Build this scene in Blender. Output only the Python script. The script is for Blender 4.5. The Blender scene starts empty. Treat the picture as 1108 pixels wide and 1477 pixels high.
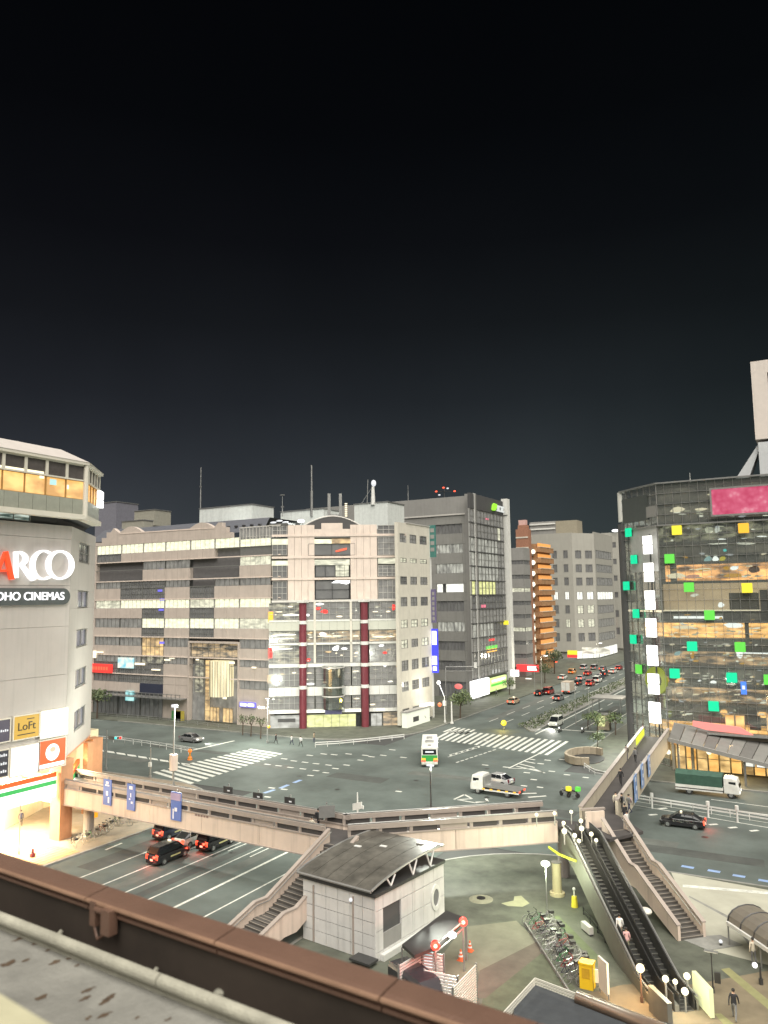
import bpy, math, random
from mathutils import Vector, Matrix
random.seed(7)
rnd = random.random
def ru(a, b): return a + (b - a) * random.random()
SC = bpy.context.scene
COL = SC.collection
# ------------------------------------------------------------------ camera, sky, sun, exposure
CZ = 25.0; FPX = 1110.0; IW, IH = 1108.0, 1477.0
PIT, ROL, YAW = math.radians(6.35), math.radians(0.8), math.radians(29.3)
_f0 = Vector((-math.sin(YAW), math.cos(YAW), 0)); _r0 = Vector((math.cos(YAW), math.sin(YAW), 0))
FW = _f0 * math.cos(PIT) + Vector((0, 0, math.sin(PIT)))
_u0 = _r0.cross(FW)
RT = _r0 * math.cos(ROL) - _u0 * math.sin(ROL)
UP = _u0 * math.cos(ROL) + _r0 * math.sin(ROL)
cam = bpy.data.cameras.new('camera'); camo = bpy.data.objects.new('camera', cam); COL.objects.link(camo)
M = Matrix((RT, UP, -FW)).transposed().to_4x4(); M.translation = (0, 0, CZ); camo.matrix_world = M
cam.sensor_fit = 'VERTICAL'; cam.sensor_height = 36.0; cam.lens = 36.0 * FPX / IH
cam.clip_start = 0.1; cam.clip_end = 6000
SC.camera = camo
cam.dof.use_dof = True; cam.dof.focus_distance = 95.0; cam.dof.aperture_fstop = 1.7      # the ledge at arm's length is a little soft
SC.view_settings.view_transform = 'Standard'; SC.view_settings.look = 'None'
SC.view_settings.exposure = 2.25; SC.view_settings.gamma = 1.0; SC.view_settings.use_curve_mapping = False
SC.cycles.use_denoising = True
try: SC.cycles.denoiser = 'OPENIMAGEDENOISE'
except Exception: pass
SC.cycles.max_bounces = 6; SC.cycles.diffuse_bounces = 2; SC.cycles.glossy_bounces = 3; SC.cycles.transparent_max_bounces = 10
SC.cycles.sample_clamp_indirect = 3.0; SC.cycles.caustics_reflective = False; SC.cycles.caustics_refractive = False
SUN_EL, SUN_AZ = math.radians(58), math.radians(140)      # city glow from behind the station, very soft
w = bpy.data.worlds.new('World'); SC.world = w; w.use_nodes = True
nt = w.node_tree; N = nt.nodes; N.clear()
out = N.new('ShaderNodeOutputWorld'); bg = N.new('ShaderNodeBackground'); bg2 = N.new('ShaderNodeBackground'); ad = N.new('ShaderNodeAddShader')
sky = N.new('ShaderNodeTexSky'); sky.sky_type = 'NISHITA'; sky.sun_disc = False
sky.sun_elevation = SUN_EL; sky.sun_rotation = SUN_AZ
nt.links.new(sky.outputs[0], bg.inputs[0]); bg.inputs[1].default_value = 0.00012     # night: next to nothing of the day sky
tc = N.new('ShaderNodeTexCoord'); sx = N.new('ShaderNodeSeparateXYZ'); nt.links.new(tc.outputs['Generated'], sx.inputs[0])
rp = N.new('ShaderNodeValToRGB'); nt.links.new(sx.outputs['Z'], rp.inputs[0])       # light pollution: grey at the horizon, black overhead
def lin(c): return tuple(((v / 255) / 12.92 if v <= 10 else ((v / 255 + 0.055) / 1.055) ** 2.4) for v in c)
cr = rp.color_ramp
EXS = 2 ** SC.view_settings.exposure
def sk(c): return tuple(v / EXS for v in lin(c)) + (1,)
cr.elements[0].position = 0.0; cr.elements[0].color = sk((60, 63, 63))
cr.elements[1].position = 0.70; cr.elements[1].color = sk((2, 2, 2))
for p_, c_ in ((0.08, (53, 57, 58)), (0.16, (43, 46, 48)), (0.25, (30, 32, 34)), (0.34, (19, 20, 21)), (0.43, (10, 10, 11)), (0.54, (4, 4, 4))):
    e_ = cr.elements.new(p_); e_.color = sk(c_)
tint = N.new('ShaderNodeMapRange'); nt.links.new(sx.outputs['X'], tint.inputs[0])   # bluish to the west, greenish to the east
tint.inputs[1].default_value = -0.85; tint.inputs[2].default_value = 0.05
mx = N.new('ShaderNodeMix'); mx.data_type = 'RGBA'; nt.links.new(tint.outputs[0], mx.inputs[0])
mx.inputs[6].default_value = (1.20, 1.17, 1.32, 1); mx.inputs[7].default_value = (0.84, 1.02, 0.97, 1)
mu = N.new('ShaderNodeMix'); mu.data_type = 'RGBA'; mu.blend_type = 'MULTIPLY'; mu.inputs[0].default_value = 1
nt.links.new(rp.outputs[0], mu.inputs[6]); nt.links.new(mx.outputs[2], mu.inputs[7])
cn = N.new('ShaderNodeTexNoise'); cn.inputs['Scale'].default_value = 2.6; cn.inputs['Detail'].default_value = 5; nt.links.new(tc.outputs['Generated'], cn.inputs['Vector'])   # thin uneven night haze
cm = N.new('ShaderNodeMapRange'); cm.inputs[1].default_value = 0.3; cm.inputs[2].default_value = 0.7; cm.inputs[3].default_value = 0.82; cm.inputs[4].default_value = 1.18; nt.links.new(cn.outputs[0], cm.inputs[0])
mv = N.new('ShaderNodeMix'); mv.data_type = 'RGBA'; mv.blend_type = 'MULTIPLY'; mv.inputs[0].default_value = 1; nt.links.new(mu.outputs[2], mv.inputs[6]); nt.links.new(cm.outputs[0], mv.inputs[7])
nt.links.new(mv.outputs[2], bg2.inputs[0]); bg2.inputs[1].default_value = 1.0
nt.links.new(bg.outputs[0], ad.inputs[0]); nt.links.new(bg2.outputs[0], ad.inputs[1]); nt.links.new(ad.outputs[0], out.inputs[0])
sl = bpy.data.lights.new('sun', 'SUN'); sl.energy = 1.5; sl.angle = math.radians(75); sl.color = (1.0, 0.95, 0.87)
so = bpy.data.objects.new('sun', sl); COL.objects.link(so)
_sd = Vector((math.sin(SUN_AZ) * math.cos(SUN_EL), math.cos(SUN_AZ) * math.cos(SUN_EL), math.sin(SUN_EL)))
so.rotation_euler = _sd.to_track_quat('Z', 'Y').to_euler(); so.location = (30, -60, 90)

# ------------------------------------------------------------------ measuring helpers: real places on real planes
def ray(x, y): return FW * FPX + RT * (x - IW / 2) - UP * (y - IH / 2)
def G(x, y, z=0.0):
    d = ray(x, y); return Vector((0, 0, CZ)) + d * ((z - CZ) / d.z)
class Fac:
    """a vertical plane from p0 (left) to p1 (right) seen from outside; s runs along it, t points out, z up"""
    def __init__(self, p0, p1):
        self.o = Vector((p0[0], p0[1], 0)); d = Vector((p1[0], p1[1], 0)) - self.o
        self.L = d.length; self.d = d.normalized(); self.n = Vector((self.d.y, -self.d.x, 0)); self.rz = math.atan2(self.d.y, self.d.x)
    def at(self, s, t, z): return self.o + self.d * s + self.n * t + Vector((0, 0, z))
    def px(self, x, y):
        d = ray(x, y); c = Vector((0, 0, CZ)); k = (self.o - c).dot(self.n) / d.dot(self.n); p = c + d * k
        return (p - self.o).dot(self.d), p.z
    def S(self, x, y=862): return self.px(x, y)[0]
    def Z(self, y, x): return self.px(x, y)[1]
# ------------------------------------------------------------------ materials
MATS = {}
def _new(name):
    m = bpy.data.materials.new(name); m.use_nodes = True; MATS[name] = m
    return m, m.node_tree, m.node_tree.nodes['Principled BSDF']
def mat(name, col, rough=0.7, metal=0.0, var=0.12, scale=1.5, bump=0.0, bscale=20.0, streak=0.0, coat=0.0, dark=None):
    """base colour broken up by two noises (world scale), optional vertical grime streaks and fine bump"""
    if name in MATS: return MATS[name]
    m, t, b = _new(name); n = t.nodes; L = t.links.new
    b.inputs['Roughness'].default_value = rough; b.inputs['Metallic'].default_value = metal
    if coat: b.inputs['Coat Weight'].default_value = coat
    g = n.new('ShaderNodeNewGeometry'); nz = n.new('ShaderNodeTexNoise'); nz.inputs['Scale'].default_value = scale; nz.inputs['Detail'].default_value = 6
    nz.inputs['Roughness'].default_value = 0.65
    L(g.outputs['Position'], nz.inputs['Vector'])
    mr = n.new('ShaderNodeMapRange'); mr.inputs[1].default_value = 0.3; mr.inputs[2].default_value = 0.7
    mr.inputs[3].default_value = 1 - var; mr.inputs[4].default_value = 1 + var
    L(nz.outputs[0], mr.inputs[0]); f = mr.outputs[0]
    if streak:
        mp = n.new('ShaderNodeMapping'); mp.inputs['Scale'].default_value = (2.2, 2.2, 0.12); L(g.outputs['Position'], mp.inputs[0])
        n2 = n.new('ShaderNodeTexNoise'); n2.inputs['Scale'].default_value = 1.0; n2.inputs['Detail'].default_value = 5; L(mp.outputs[0], n2.inputs['Vector'])
        m2 = n.new('ShaderNodeMapRange'); m2.inputs[1].default_value = 0.5; m2.inputs[2].default_value = 0.75; m2.inputs[3].default_value = 1; m2.inputs[4].default_value = 1 - streak
        L(n2.outputs[0], m2.inputs[0]); mm = n.new('ShaderNodeMath'); mm.operation = 'MULTIPLY'; L(f, mm.inputs[0]); L(m2.outputs[0], mm.inputs[1]); f = mm.outputs[0]
    mc = n.new('ShaderNodeMix'); mc.data_type = 'RGBA'; mc.blend_type = 'MULTIPLY'; mc.inputs[0].default_value = 1
    mc.inputs[6].default_value = (*col, 1); L(f, mc.inputs[7]); L(mc.outputs[2], b.inputs['Base Color'])
    if bump:
        n3 = n.new('ShaderNodeTexNoise'); n3.inputs['Scale'].default_value = bscale; n3.inputs['Detail'].default_value = 4; L(g.outputs['Position'], n3.inputs['Vector'])
        bp = n.new('ShaderNodeBump'); bp.inputs['Strength'].default_value = bump; bp.inputs['Distance'].default_value = 0.02
        L(n3.outputs[0], bp.inputs['Height']); L(bp.outputs[0], b.inputs['Normal'])
    return m
def emi(name, col, stren=1.0, base=0.3, sample=False):
    """a surface that gives off light"""
    if name in MATS: return MATS[name]
    m, t, b = _new(name); b.inputs['Base Color'].default_value = tuple(base * c for c in col) + (1,)
    b.inputs['Emission Color'].default_value = (*col, 1); b.inputs['Emission Strength'].default_value = stren / EXS; b.inputs['Roughness'].default_value = 0.5
    m.cycles.emission_sampling = 'AUTO' if sample else 'NONE'
    return m
def litroom(name, c1, c2, stren, sx=0.6, sz=0.5, thr=(0.35, 0.65), base=0.15):
    """what shows through a lit window: bright and dim patches of a furnished room, drawn out along the wall"""
    if name in MATS: return MATS[name]
    m, t, b = _new(name); n = t.nodes; L = t.links.new
    g = n.new('ShaderNodeNewGeometry'); mp = n.new('ShaderNodeMapping'); mp.inputs['Scale'].default_value = (sx, sx, sz); L(g.outputs['Position'], mp.inputs[0])
    nz = n.new('ShaderNodeTexNoise'); nz.inputs['Scale'].default_value = 1.0; nz.inputs['Detail'].default_value = 4; L(mp.outputs[0], nz.inputs['Vector'])
    r = n.new('ShaderNodeValToRGB'); L(nz.outputs[0], r.inputs[0]); r.color_ramp.elements[0].position = thr[0]; r.color_ramp.elements[1].position = thr[1]
    r.color_ramp.elements[0].color = (*c1, 1); r.color_ramp.elements[1].color = (*c2, 1)
    L(r.outputs[0], b.inputs['Emission Color']); b.inputs['Emission Strength'].default_value = stren / EXS
    b.inputs['Base Color'].default_value = (base, base, base, 1); b.inputs['Roughness'].default_value = 0.12
    m.cycles.emission_sampling = 'NONE'
    return m
def glass(name, tint=(0.75, 0.8, 0.8), refl=0.18, rough=0.02, veil=0.0):
    """clear pane: mostly see-through with a mirror-like share"""
    if name in MATS: return MATS[name]
    m = bpy.data.materials.new(name); m.use_nodes = True; MATS[name] = m
    t = m.node_tree; n = t.nodes; n.clear(); L = t.links.new
    o = n.new('ShaderNodeOutputMaterial'); tr = n.new('ShaderNodeBsdfTransparent'); tr.inputs[0].default_value = (*tint, 1)
    gl = n.new('ShaderNodeBsdfGlossy'); gl.inputs['Roughness'].default_value = rough; gl.inputs[0].default_value = (0.9, 0.95, 0.95, 1)
    fr = n.new('ShaderNodeLayerWeight'); fr.inputs[0].default_value = 0.35
    mr = n.new('ShaderNodeMapRange'); mr.inputs[3].default_value = refl * 0.6; mr.inputs[4].default_value = min(1, refl + 0.55); L(fr.outputs['Facing'], mr.inputs[0])
    mx = n.new('ShaderNodeMixShader'); L(mr.outputs[0], mx.inputs[0]); L(tr.outputs[0], mx.inputs[1]); L(gl.outputs[0], mx.inputs[2])
    df = n.new('ShaderNodeBsdfDiffuse'); df.inputs[0].default_value = (0.55, 0.56, 0.53, 1); m2 = n.new('ShaderNodeMixShader'); m2.inputs[0].default_value = veil     # pale diffuse veil standing in for the city reflected in the glass
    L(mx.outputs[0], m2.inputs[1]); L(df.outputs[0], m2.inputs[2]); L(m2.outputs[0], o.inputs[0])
    return m
# ------------------------------------------------------------------ mesh building
def endpx(p, q, x):
    F = Fac(p, q); r = F.at(F.S(x), 0, 0); return (r.x, r.y)
def blob(F, x0, x1, y0, y1, t0, t1):
    """an uneven patch: lights behind glass and painted glints on it, with a ragged outline"""
    cx, cy, hx, hy = (x0 + x1) / 2, (y0 + y1) / 2, (x1 - x0) / 2, (y1 - y0) / 2; b = MB(); n = 9; k = ru(-.35, .1) * hy
    b.fprism(F, [F.px(cx + hx * math.cos(2 * math.pi * i / n) * ru(.75, 1.15), cy + hy * math.sin(2 * math.pi * i / n) * ru(.75, 1.15) + k * math.cos(2 * math.pi * i / n)) for i in range(n)], t0, t1); return b
class MB:
    def __init__(self): self.v = []; self.f = []
    def add(self, vs, fs):
        k = len(self.v); self.v += [tuple(p) for p in vs]; self.f += [tuple(i + k for i in f) for f in fs]; return self
    def hexa(self, c): return self.add(c, [(3, 2, 1, 0), (4, 5, 6, 7), (0, 1, 5, 4), (1, 2, 6, 5), (2, 3, 7, 6), (3, 0, 4, 7)])
    def box(self, x0, x1, y0, y1, z0, z1):
        return self.hexa([(x0, y0, z0), (x1, y0, z0), (x1, y1, z0), (x0, y1, z0), (x0, y0, z1), (x1, y0, z1), (x1, y1, z1), (x0, y1, z1)])
    def cbox(self, c, d): return self.box(c[0] - d[0] / 2, c[0] + d[0] / 2, c[1] - d[1] / 2, c[1] + d[1] / 2, c[2] - d[2] / 2, c[2] + d[2] / 2)
    def fbox(self, F, s0, s1, z0, z1, t0, t1):
        return self.hexa([F.at(s0, t1, z0), F.at(s1, t1, z0), F.at(s1, t0, z0), F.at(s0, t0, z0), F.at(s0, t1, z1), F.at(s1, t1, z1), F.at(s1, t0, z1), F.at(s0, t0, z1)])
    def prism(self, poly, z0, z1):
        n = len(poly)
        a = sum(poly[i][0] * poly[(i + 1) % n][1] - poly[(i + 1) % n][0] * poly[i][1] for i in range(n))
        if a < 0: poly = poly[::-1]
        zz0 = z0 if callable(z0) else (lambda x, y: z0); zz1 = z1 if callable(z1) else (lambda x, y: z1)
        vs = [(p[0], p[1], zz0(p[0], p[1])) for p in poly] + [(p[0], p[1], zz1(p[0], p[1])) for p in poly]
        return self.add(vs, [tuple(range(n))[::-1], tuple(range(n, 2 * n))] + [(i, (i + 1) % n, n + (i + 1) % n, n + i) for i in range(n)])
    def fprism(self, F, pts, t0, t1):
        """outline (s,z) on a facade, pushed out from t0 to t1"""
        n = len(pts)
        a = sum(pts[i][0] * pts[(i + 1) % n][1] - pts[(i + 1) % n][0] * pts[i][1] for i in range(n))
        if a < 0: pts = pts[::-1]
        vs = [F.at(p[0], t0, p[1]) for p in pts] + [F.at(p[0], t1, p[1]) for p in pts]
        return self.add(vs, [tuple(range(n))[::-1], tuple(range(n, 2 * n))] + [(i, (i + 1) % n, n + (i + 1) % n, n + i) for i in range(n)])
    def sheet(self, poly, z=0.0):
        n = len(poly); a = sum(poly[i][0] * poly[(i + 1) % n][1] - poly[(i + 1) % n][0] * poly[i][1] for i in range(n))
        if a < 0: poly = poly[::-1]
        return self.add([(p[0], p[1], z) for p in poly], [tuple(range(n))])
    def tube(self, p, q, r, r2=None, n=8, cap=True):
        p = Vector(p); q = Vector(q); d = q - p
        if d.length < 1e-6: return self
        d.normalize(); a = d.orthogonal().normalized(); b = d.cross(a); r2 = r if r2 is None else r2
        vs = [p + (a * math.cos(2 * math.pi * i / n) + b * math.sin(2 * math.pi * i / n)) * r for i in range(n)] + \
             [q + (a * math.cos(2 * math.pi * i / n) + b * math.sin(2 * math.pi * i / n)) * r2 for i in range(n)]
        fs = [(i, (i + 1) % n, n + (i + 1) % n, n + i) for i in range(n)]
        if cap: fs += [tuple(range(n))[::-1], tuple(range(n, 2 * n))]
        return self.add(vs, fs)
    def path(self, pts, r, n=6):
        for a, b in zip(pts, pts[1:]): self.tube(a, b, r, n=n)
        return self
    def bar(self, p, q, w, h):
        """rectangular bar from p to q, w wide across (horizontal), h high"""
        p = Vector(p); q = Vector(q); d = q - p; s = Vector((-d.y, d.x, 0))
        s = s.normalized() * (w / 2) if s.length > 1e-6 else Vector((w / 2, 0, 0))
        if Vector((d.x, d.y, 0)).length < 1e-6:
            return self.box(p.x - w / 2, p.x + w / 2, p.y - h / 2, p.y + h / 2, min(p.z, q.z), max(p.z, q.z))
        u = Vector((0, 0, h / 2))
        return self.hexa([p - s - u, q - s - u, q + s - u, p + s - u, p - s + u, q - s + u, q + s + u, p + s + u][0:8])
    def ball(self, c, r, n=10, m=6, sq=(1, 1, 1)):
        vs = []; fs = []
        for j in range(m + 1):
            th = math.pi * j / m
            for i in range(n):
                ph = 2 * math.pi * i / n
                vs.append((c[0] + r * sq[0] * math.sin(th) * math.cos(ph), c[1] + r * sq[1] * math.sin(th) * math.sin(ph), c[2] + r * sq[2] * math.cos(th)))
        for j in range(m):
            for i in range(n): fs.append((j * n + i, (j + 1) * n + i, (j + 1) * n + (i + 1) % n, j * n + (i + 1) % n))
        return self.add(vs, fs)
    def loft(self, rings, cap=True):
        n = len(rings[0]); k = []; fs = []
        for r in rings: k += r
        for j in range(len(rings) - 1):
            for i in range(n): fs.append((j * n + i, j * n + (i + 1) % n, (j + 1) * n + (i + 1) % n, (j + 1) * n + i))
        if cap: fs += [tuple(range(n))[::-1], tuple(range((len(rings) - 1) * n, len(rings) * n))]
        return self.add(k, fs)
    def mesh(self, name, m=None, smooth=False, off=None):
        me = bpy.data.meshes.new(name)
        v = self.v if off is None else [(p[0] - off[0], p[1] - off[1], p[2] - off[2]) for p in self.v]
        me.from_pydata(v, [], self.f)
        if m: me.materials.append(m)
        if smooth: me.polygons.foreach_set('use_smooth', [True] * len(me.polygons))
        me.update(); return me
def wl(o):
    v = Vector((0, 0, 0))
    while o: v += Vector(o.location); o = o.parent
    return v
def link(name, data, parent=None, loc=(0, 0, 0), rz=0.0, label=None, kind=None):
    o = bpy.data.objects.new(name, data); COL.objects.link(o)
    if parent: o.parent = parent
    o.location = loc; o.rotation_euler = (0, 0, rz)
    if label: o['label'] = label
    if kind: o['kind'] = kind
    return o
def thing(name, label, cat, loc=(0, 0, 0), rz=0.0, group=None):
    o = link(name, None, None, loc, rz); o.empty_display_size = 0.2
    o['label'] = label; o['category'] = cat
    if group: o['group'] = group
    return o
def part(name, mb, m, parent, label=None, smooth=False, kind=None):
    """mb in world coordinates; the parents of such parts are never turned"""
    return link(name, mb.mesh(name, m, smooth, wl(parent)), parent, label=label, kind=kind)
def lpart(name, mb, m, parent, label=None, smooth=False, kind=None):
    """mb in the parent's own coordinates"""
    return link(name, mb.mesh(name, m, smooth), parent, label=label, kind=kind)
def single(name, mb, m, label, cat, base, group=None, smooth=False):
    """a thing that is one mesh"""
    o = link(name, mb.mesh(name, m, smooth, base), None, base); o['label'] = label; o['category'] = cat
    if group: o['group'] = group
    return o
def struct(name, mb, m, parent=None, kind='structure', smooth=False):
    o = link(name, mb.mesh(name, m, smooth), parent)
    if not parent: o['kind'] = kind
    return o
def copy_tree(o, parent=None):
    c = o.copy(); COL.objects.link(c); c.parent = parent
    for ch in list(o.children): copy_tree(ch, c)
    return c
CACHE = {}
def shared(key, fn):
    if key not in CACHE: CACHE[key] = fn()
    return CACHE[key]
def piece(name, parent, F, s0, s1, z0, z1, t0, t1, m):
    """a box piece of a facade; alike pieces share their mesh"""
    w_, h_, d_ = round(s1 - s0, 2), round(z1 - z0, 2), round(t1 - t0, 3)
    me = shared(('pc', w_, h_, d_, m.name), lambda: MB().box(0, w_, 0, d_, 0, h_).mesh(name, m))
    return link(name, me, parent, F.at(s0, t1, z0) - wl(parent), F.rz)
def window(parent, F, s0, s1, z0, z1, pane, nv=2, nh=1, fm=None, t=-0.22, fw=0.07, depth=0.14, name='window', blind=0):
    """a framed window (frame with mullions) and, as its sub-part, the pane"""
    fm = fm or MATS['frame_grey']; w_, h_ = round(s1 - s0, 2), round(z1 - z0, 2)
    def fr():
        b = MB(); b.box(0, fw, -depth, 0, 0, h_); b.box(w_ - fw, w_, -depth, 0, 0, h_); b.box(fw, w_ - fw, -depth, 0, 0, fw); b.box(fw, w_ - fw, -depth, 0, h_ - fw, h_)
        for i in range(1, nv): x = w_ * i / nv; b.box(x - fw / 2, x + fw / 2, -depth * 0.8, -0.01, fw, h_ - fw)
        for j in range(1, nh): z = h_ * j / nh; b.box(fw, w_ - fw, -depth * 0.75, -0.02, z - fw / 2, z + fw / 2)
        return b.mesh(name, fm)
    o = link(name, shared(('wf', w_, h_, nv, nh, fm.name, fw, depth), fr), parent, F.at(s0, t, z0) - wl(parent), F.rz)
    link('pane', shared(('wp', w_, h_, pane.name, fw), lambda: MB().box(fw, w_ - fw, 0.03, 0.05, fw, h_ - fw).mesh('pane', pane)), o)
    return o
def text(name, s, size, m, parent, F, sc, z, t, ext=0.04, align='CENTER', tilt=0.0):
    """flat lettering standing on a facade (text curve, baseline centred at sc,z)"""
    c = bpy.data.curves.new(name, 'FONT'); c.body = s; c.size = size; c.extrude = ext; c.align_x = align; c.align_y = 'CENTER'; c.materials.append(m)
    o = bpy.data.objects.new(name, c); COL.objects.link(o)
    me = bpy.data.meshes.new_from_object(o.evaluated_get(bpy.context.evaluated_depsgraph_get())); bpy.data.objects.remove(o); me.name = name
    o = bpy.data.objects.new(name, me); COL.objects.link(o); o.parent = parent
    o.location = F.at(sc, t, z) - wl(parent); o.rotation_euler = (math.pi / 2, tilt, F.rz)
    return o
def lamp(name, kind, loc, energy, color=(1, 0.9, 0.75), size=0.3, spot=None, aim=None):
    l = bpy.data.lights.new(name, kind); l.energy = energy; l.color = color
    if kind == 'AREA': l.size = size
    else: l.shadow_soft_size = size
    if spot: l.spot_size = math.radians(spot); l.spot_blend = 0.6
    o = bpy.data.objects.new(name, l); COL.objects.link(o); o.location = loc
    if aim: o.rotation_euler = (Vector(loc) - Vector(aim)).to_track_quat('Z', 'Y').to_euler()
    return o
# ------------------------------------------------------------------ materials used all over
mat('asphalt', (0.080, 0.097, 0.088), 0.75, var=0.36, scale=0.14, bump=0.4, bscale=9, streak=0)
mat('asphalt_worn', (0.078, 0.076, 0.070), 0.8, var=0.2, scale=0.3, bump=0.3, bscale=9)
mat('ground_dark', (0.05, 0.052, 0.05), 0.9, var=0.2, scale=0.05)
mat('pave', (0.088, 0.095, 0.073), 0.7, var=0.4, scale=0.45, bump=0.3, bscale=6)
mat('pave_light', (0.37, 0.365, 0.295), 0.8, var=0.12, scale=0.4, bump=0.2, bscale=6)
mat('pave_green', (0.085, 0.096, 0.06), 0.85, var=0.3, scale=0.7)
mat('pave_tan', (0.24, 0.20, 0.15), 0.8, var=0.2, scale=0.8)
mat('pave_brown', (0.105, 0.088, 0.068), 0.85, var=0.2, scale=0.8)
mat('kerb', (0.22, 0.22, 0.2), 0.8, var=0.2, scale=1.2)
mat('paint_white', (0.55, 0.56, 0.51), 0.6, var=0.34, scale=2.4)
mat('paint_blue', (0.22, 0.32, 0.52), 0.6, var=0.2, scale=1.5)
mat('paint_yellow', (0.55, 0.55, 0.12), 0.6, var=0.15, scale=1.5)
mat('frame_grey', (0.27, 0.27, 0.255), 0.45, 0.5, var=0.08)
mat('frame_white', (0.62, 0.6, 0.56), 0.45, 0.2, var=0.08)
mat('frame_dark', (0.035, 0.036, 0.038), 0.4, 0.4, var=0.1)
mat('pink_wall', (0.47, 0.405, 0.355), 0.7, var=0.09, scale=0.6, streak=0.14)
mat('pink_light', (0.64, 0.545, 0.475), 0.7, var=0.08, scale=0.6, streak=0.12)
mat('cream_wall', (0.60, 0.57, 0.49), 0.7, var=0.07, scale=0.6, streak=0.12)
mat('dark_red', (0.16, 0.028, 0.04), 0.5, var=0.15, scale=1.0)
mat('grey_wall', (0.25, 0.247, 0.23), 0.6, var=0.08, scale=0.5, streak=0.12)
mat('grey_mid', (0.27, 0.265, 0.25), 0.6, var=0.08, scale=0.5, streak=0.12)
mat('grey_dark', (0.075, 0.075, 0.075), 0.7, var=0.12, scale=0.5)
mat('white_wall', (0.68, 0.68, 0.64), 0.6, var=0.06, scale=0.7, streak=0.12)
mat('metal_grey', (0.32, 0.32, 0.31), 0.4, 0.6, var=0.1)
mat('metal_dark', (0.07, 0.07, 0.07), 0.4, 0.5, var=0.12)
mat('metal_white', (0.66, 0.66, 0.63), 0.4, 0.1, var=0.07)
mat('black', (0.012, 0.012, 0.013), 0.5, var=0.1)
mat('rubber', (0.018, 0.018, 0.018), 0.8, var=0.15)
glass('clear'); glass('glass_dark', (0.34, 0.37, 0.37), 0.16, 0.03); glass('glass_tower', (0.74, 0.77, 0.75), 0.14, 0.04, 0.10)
litroom('dim_room', (0.012, 0.012, 0.013), (0.07, 0.07, 0.06), 1.0, 0.8, 0.9, (.4, .75))
litroom('dim_blind', (0.06, 0.058, 0.052), (0.21, 0.20, 0.17), 1.0, 1.1, 0.9, (.3, .72))
litroom('dim_tower', (0.035, 0.033, 0.028), (0.20, 0.175, 0.13), 1.0, 0.5, 1.0, (.35, .7))
litroom('lit_office', (0.74, 0.76, 0.50), (1.15, 1.13, 0.80), 1.1, 0.9, 1.6)
litroom('lit_soft', (0.36, 0.36, 0.26), (0.95, 0.93, 0.68), 1.0, 0.7, 2.2)
litroom('lit_white', (0.9, 0.92, 0.82), (1.3, 1.3, 1.15), 1.0, 0.5, 1.6)
litroom('lit_yellow', (0.55, 0.58, 0.18), (1.0, 1.0, 0.42), 1.0, 0.7, 1.8)
litroom('lit_gold', (0.30, 0.18, 0.06), (1.1, 0.72, 0.28), 1.0, 0.5, 1.1)
litroom('lit_amber', (0.62, 0.30, 0.06), (1.2, 0.68, 0.2), 1.15, 0.45, 0.9)
litroom('lit_mixed', (0.02, 0.02, 0.015), (0.62, 0.58, 0.38), 1.0, 0.55, 1.3, (0.42, 0.7))
litroom('shop_mixed', (0.03, 0.022, 0.012), (0.75, 0.52, 0.26), 1.0, 0.4, 1.6, (0.40, 0.68))
emi('em_white', (1, 1, 0.97), 2.2); emi('em_warm', (1, 0.86, 0.6), 1.6); emi('em_strip', (1, 0.97, 0.8), 1.5)
emi('em_red', (1, 0.05, 0.04), 1.3); emi('em_amber', (1, 0.45, 0.04), 1.5); emi('em_green', (0.0, 0.75, 0.36), 0.95)
emi('em_lime', (0.14, 0.72, 0.08), 0.9); emi('em_yellow', (0.95, 0.8, 0.05), 0.95); emi('em_orange', (1, 0.5, 0.04), 1.0)
emi('em_cyan', (0.1, 0.9, 0.85), 1.2); emi('em_blue', (0.06, 0.07, 1.0), 1.0); emi('em_violet', (0.22, 0.2, 1.0), 0.9)
emi('em_tail', (1, 0.09, 0.04), 2.6); emi('em_head', (1, 0.98, 0.9), 3.0)

# ------------------------------------------------------------------ ground, roads, pavements
# X runs along the wide road across the view, Y along the avenue that runs away from the station
gm = MB(); gm.sheet([(-2500, -800), (2500, -800), (2500, 4500), (-2500, 4500)], -0.03); struct('ground', gm, MATS['ground_dark'])
rm = MB(); rm.sheet([(-66.2, -40), (-34, -40), (-34, 75), (300, 75), (300, 111), (-33.5, 111), (-33.5, 900), (-66.2, 900), (-66.2, 117), (-400, 117), (-400, 82), (-66.2, 82)], 0.0)
ROAD = struct('road', rm, MATS['asphalt'])
def arc(cx, cy, r, a0, a1, n=10): return [(cx + r * math.cos(math.radians(a0 + (a1 - a0) * i / n)), cy + r * math.sin(math.radians(a0 + (a1 - a0) * i / n))) for i in range(n + 1)]
def pavement(name, poly, m, z=0.13, kerb_edges=True):
    b = MB(); b.prism(poly, -0.02, z); o = struct(name, b, m)
    return o
plaza_edge = [(-35, -30)] + [(-35, 60)] + arc(-21, 61.5, 14, 180, 90, 10) + [(140, 75.5), (140, -30)]
PLAZA = pavement('plaza', plaza_edge, MATS['pave'])
PVW = pavement('pavement', [(-140, -30), (-66, -30), (-66, 66)] + arc(-80, 67, 14.5, 0, 90, 10)[1:] + [(-300, 81.5), (-300, -30)], MATS['pave_tan'])
PVN = pavement('pavement', [(-300, 116.5), (-84, 116.5)] + arc(-84, 134.5, 18, -90, 0, 10)[1:] + [(-66, 900), (-300, 900)], MATS['pave'])
PVE = pavement('pavement', [(200, 110.5), (-21, 110.5)] + arc(-21, 124, 13.5, 270, 180, 10)[1:] + [(-34.3, 150), (-33.5, 900), (200, 900)], MATS['pave'])
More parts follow.
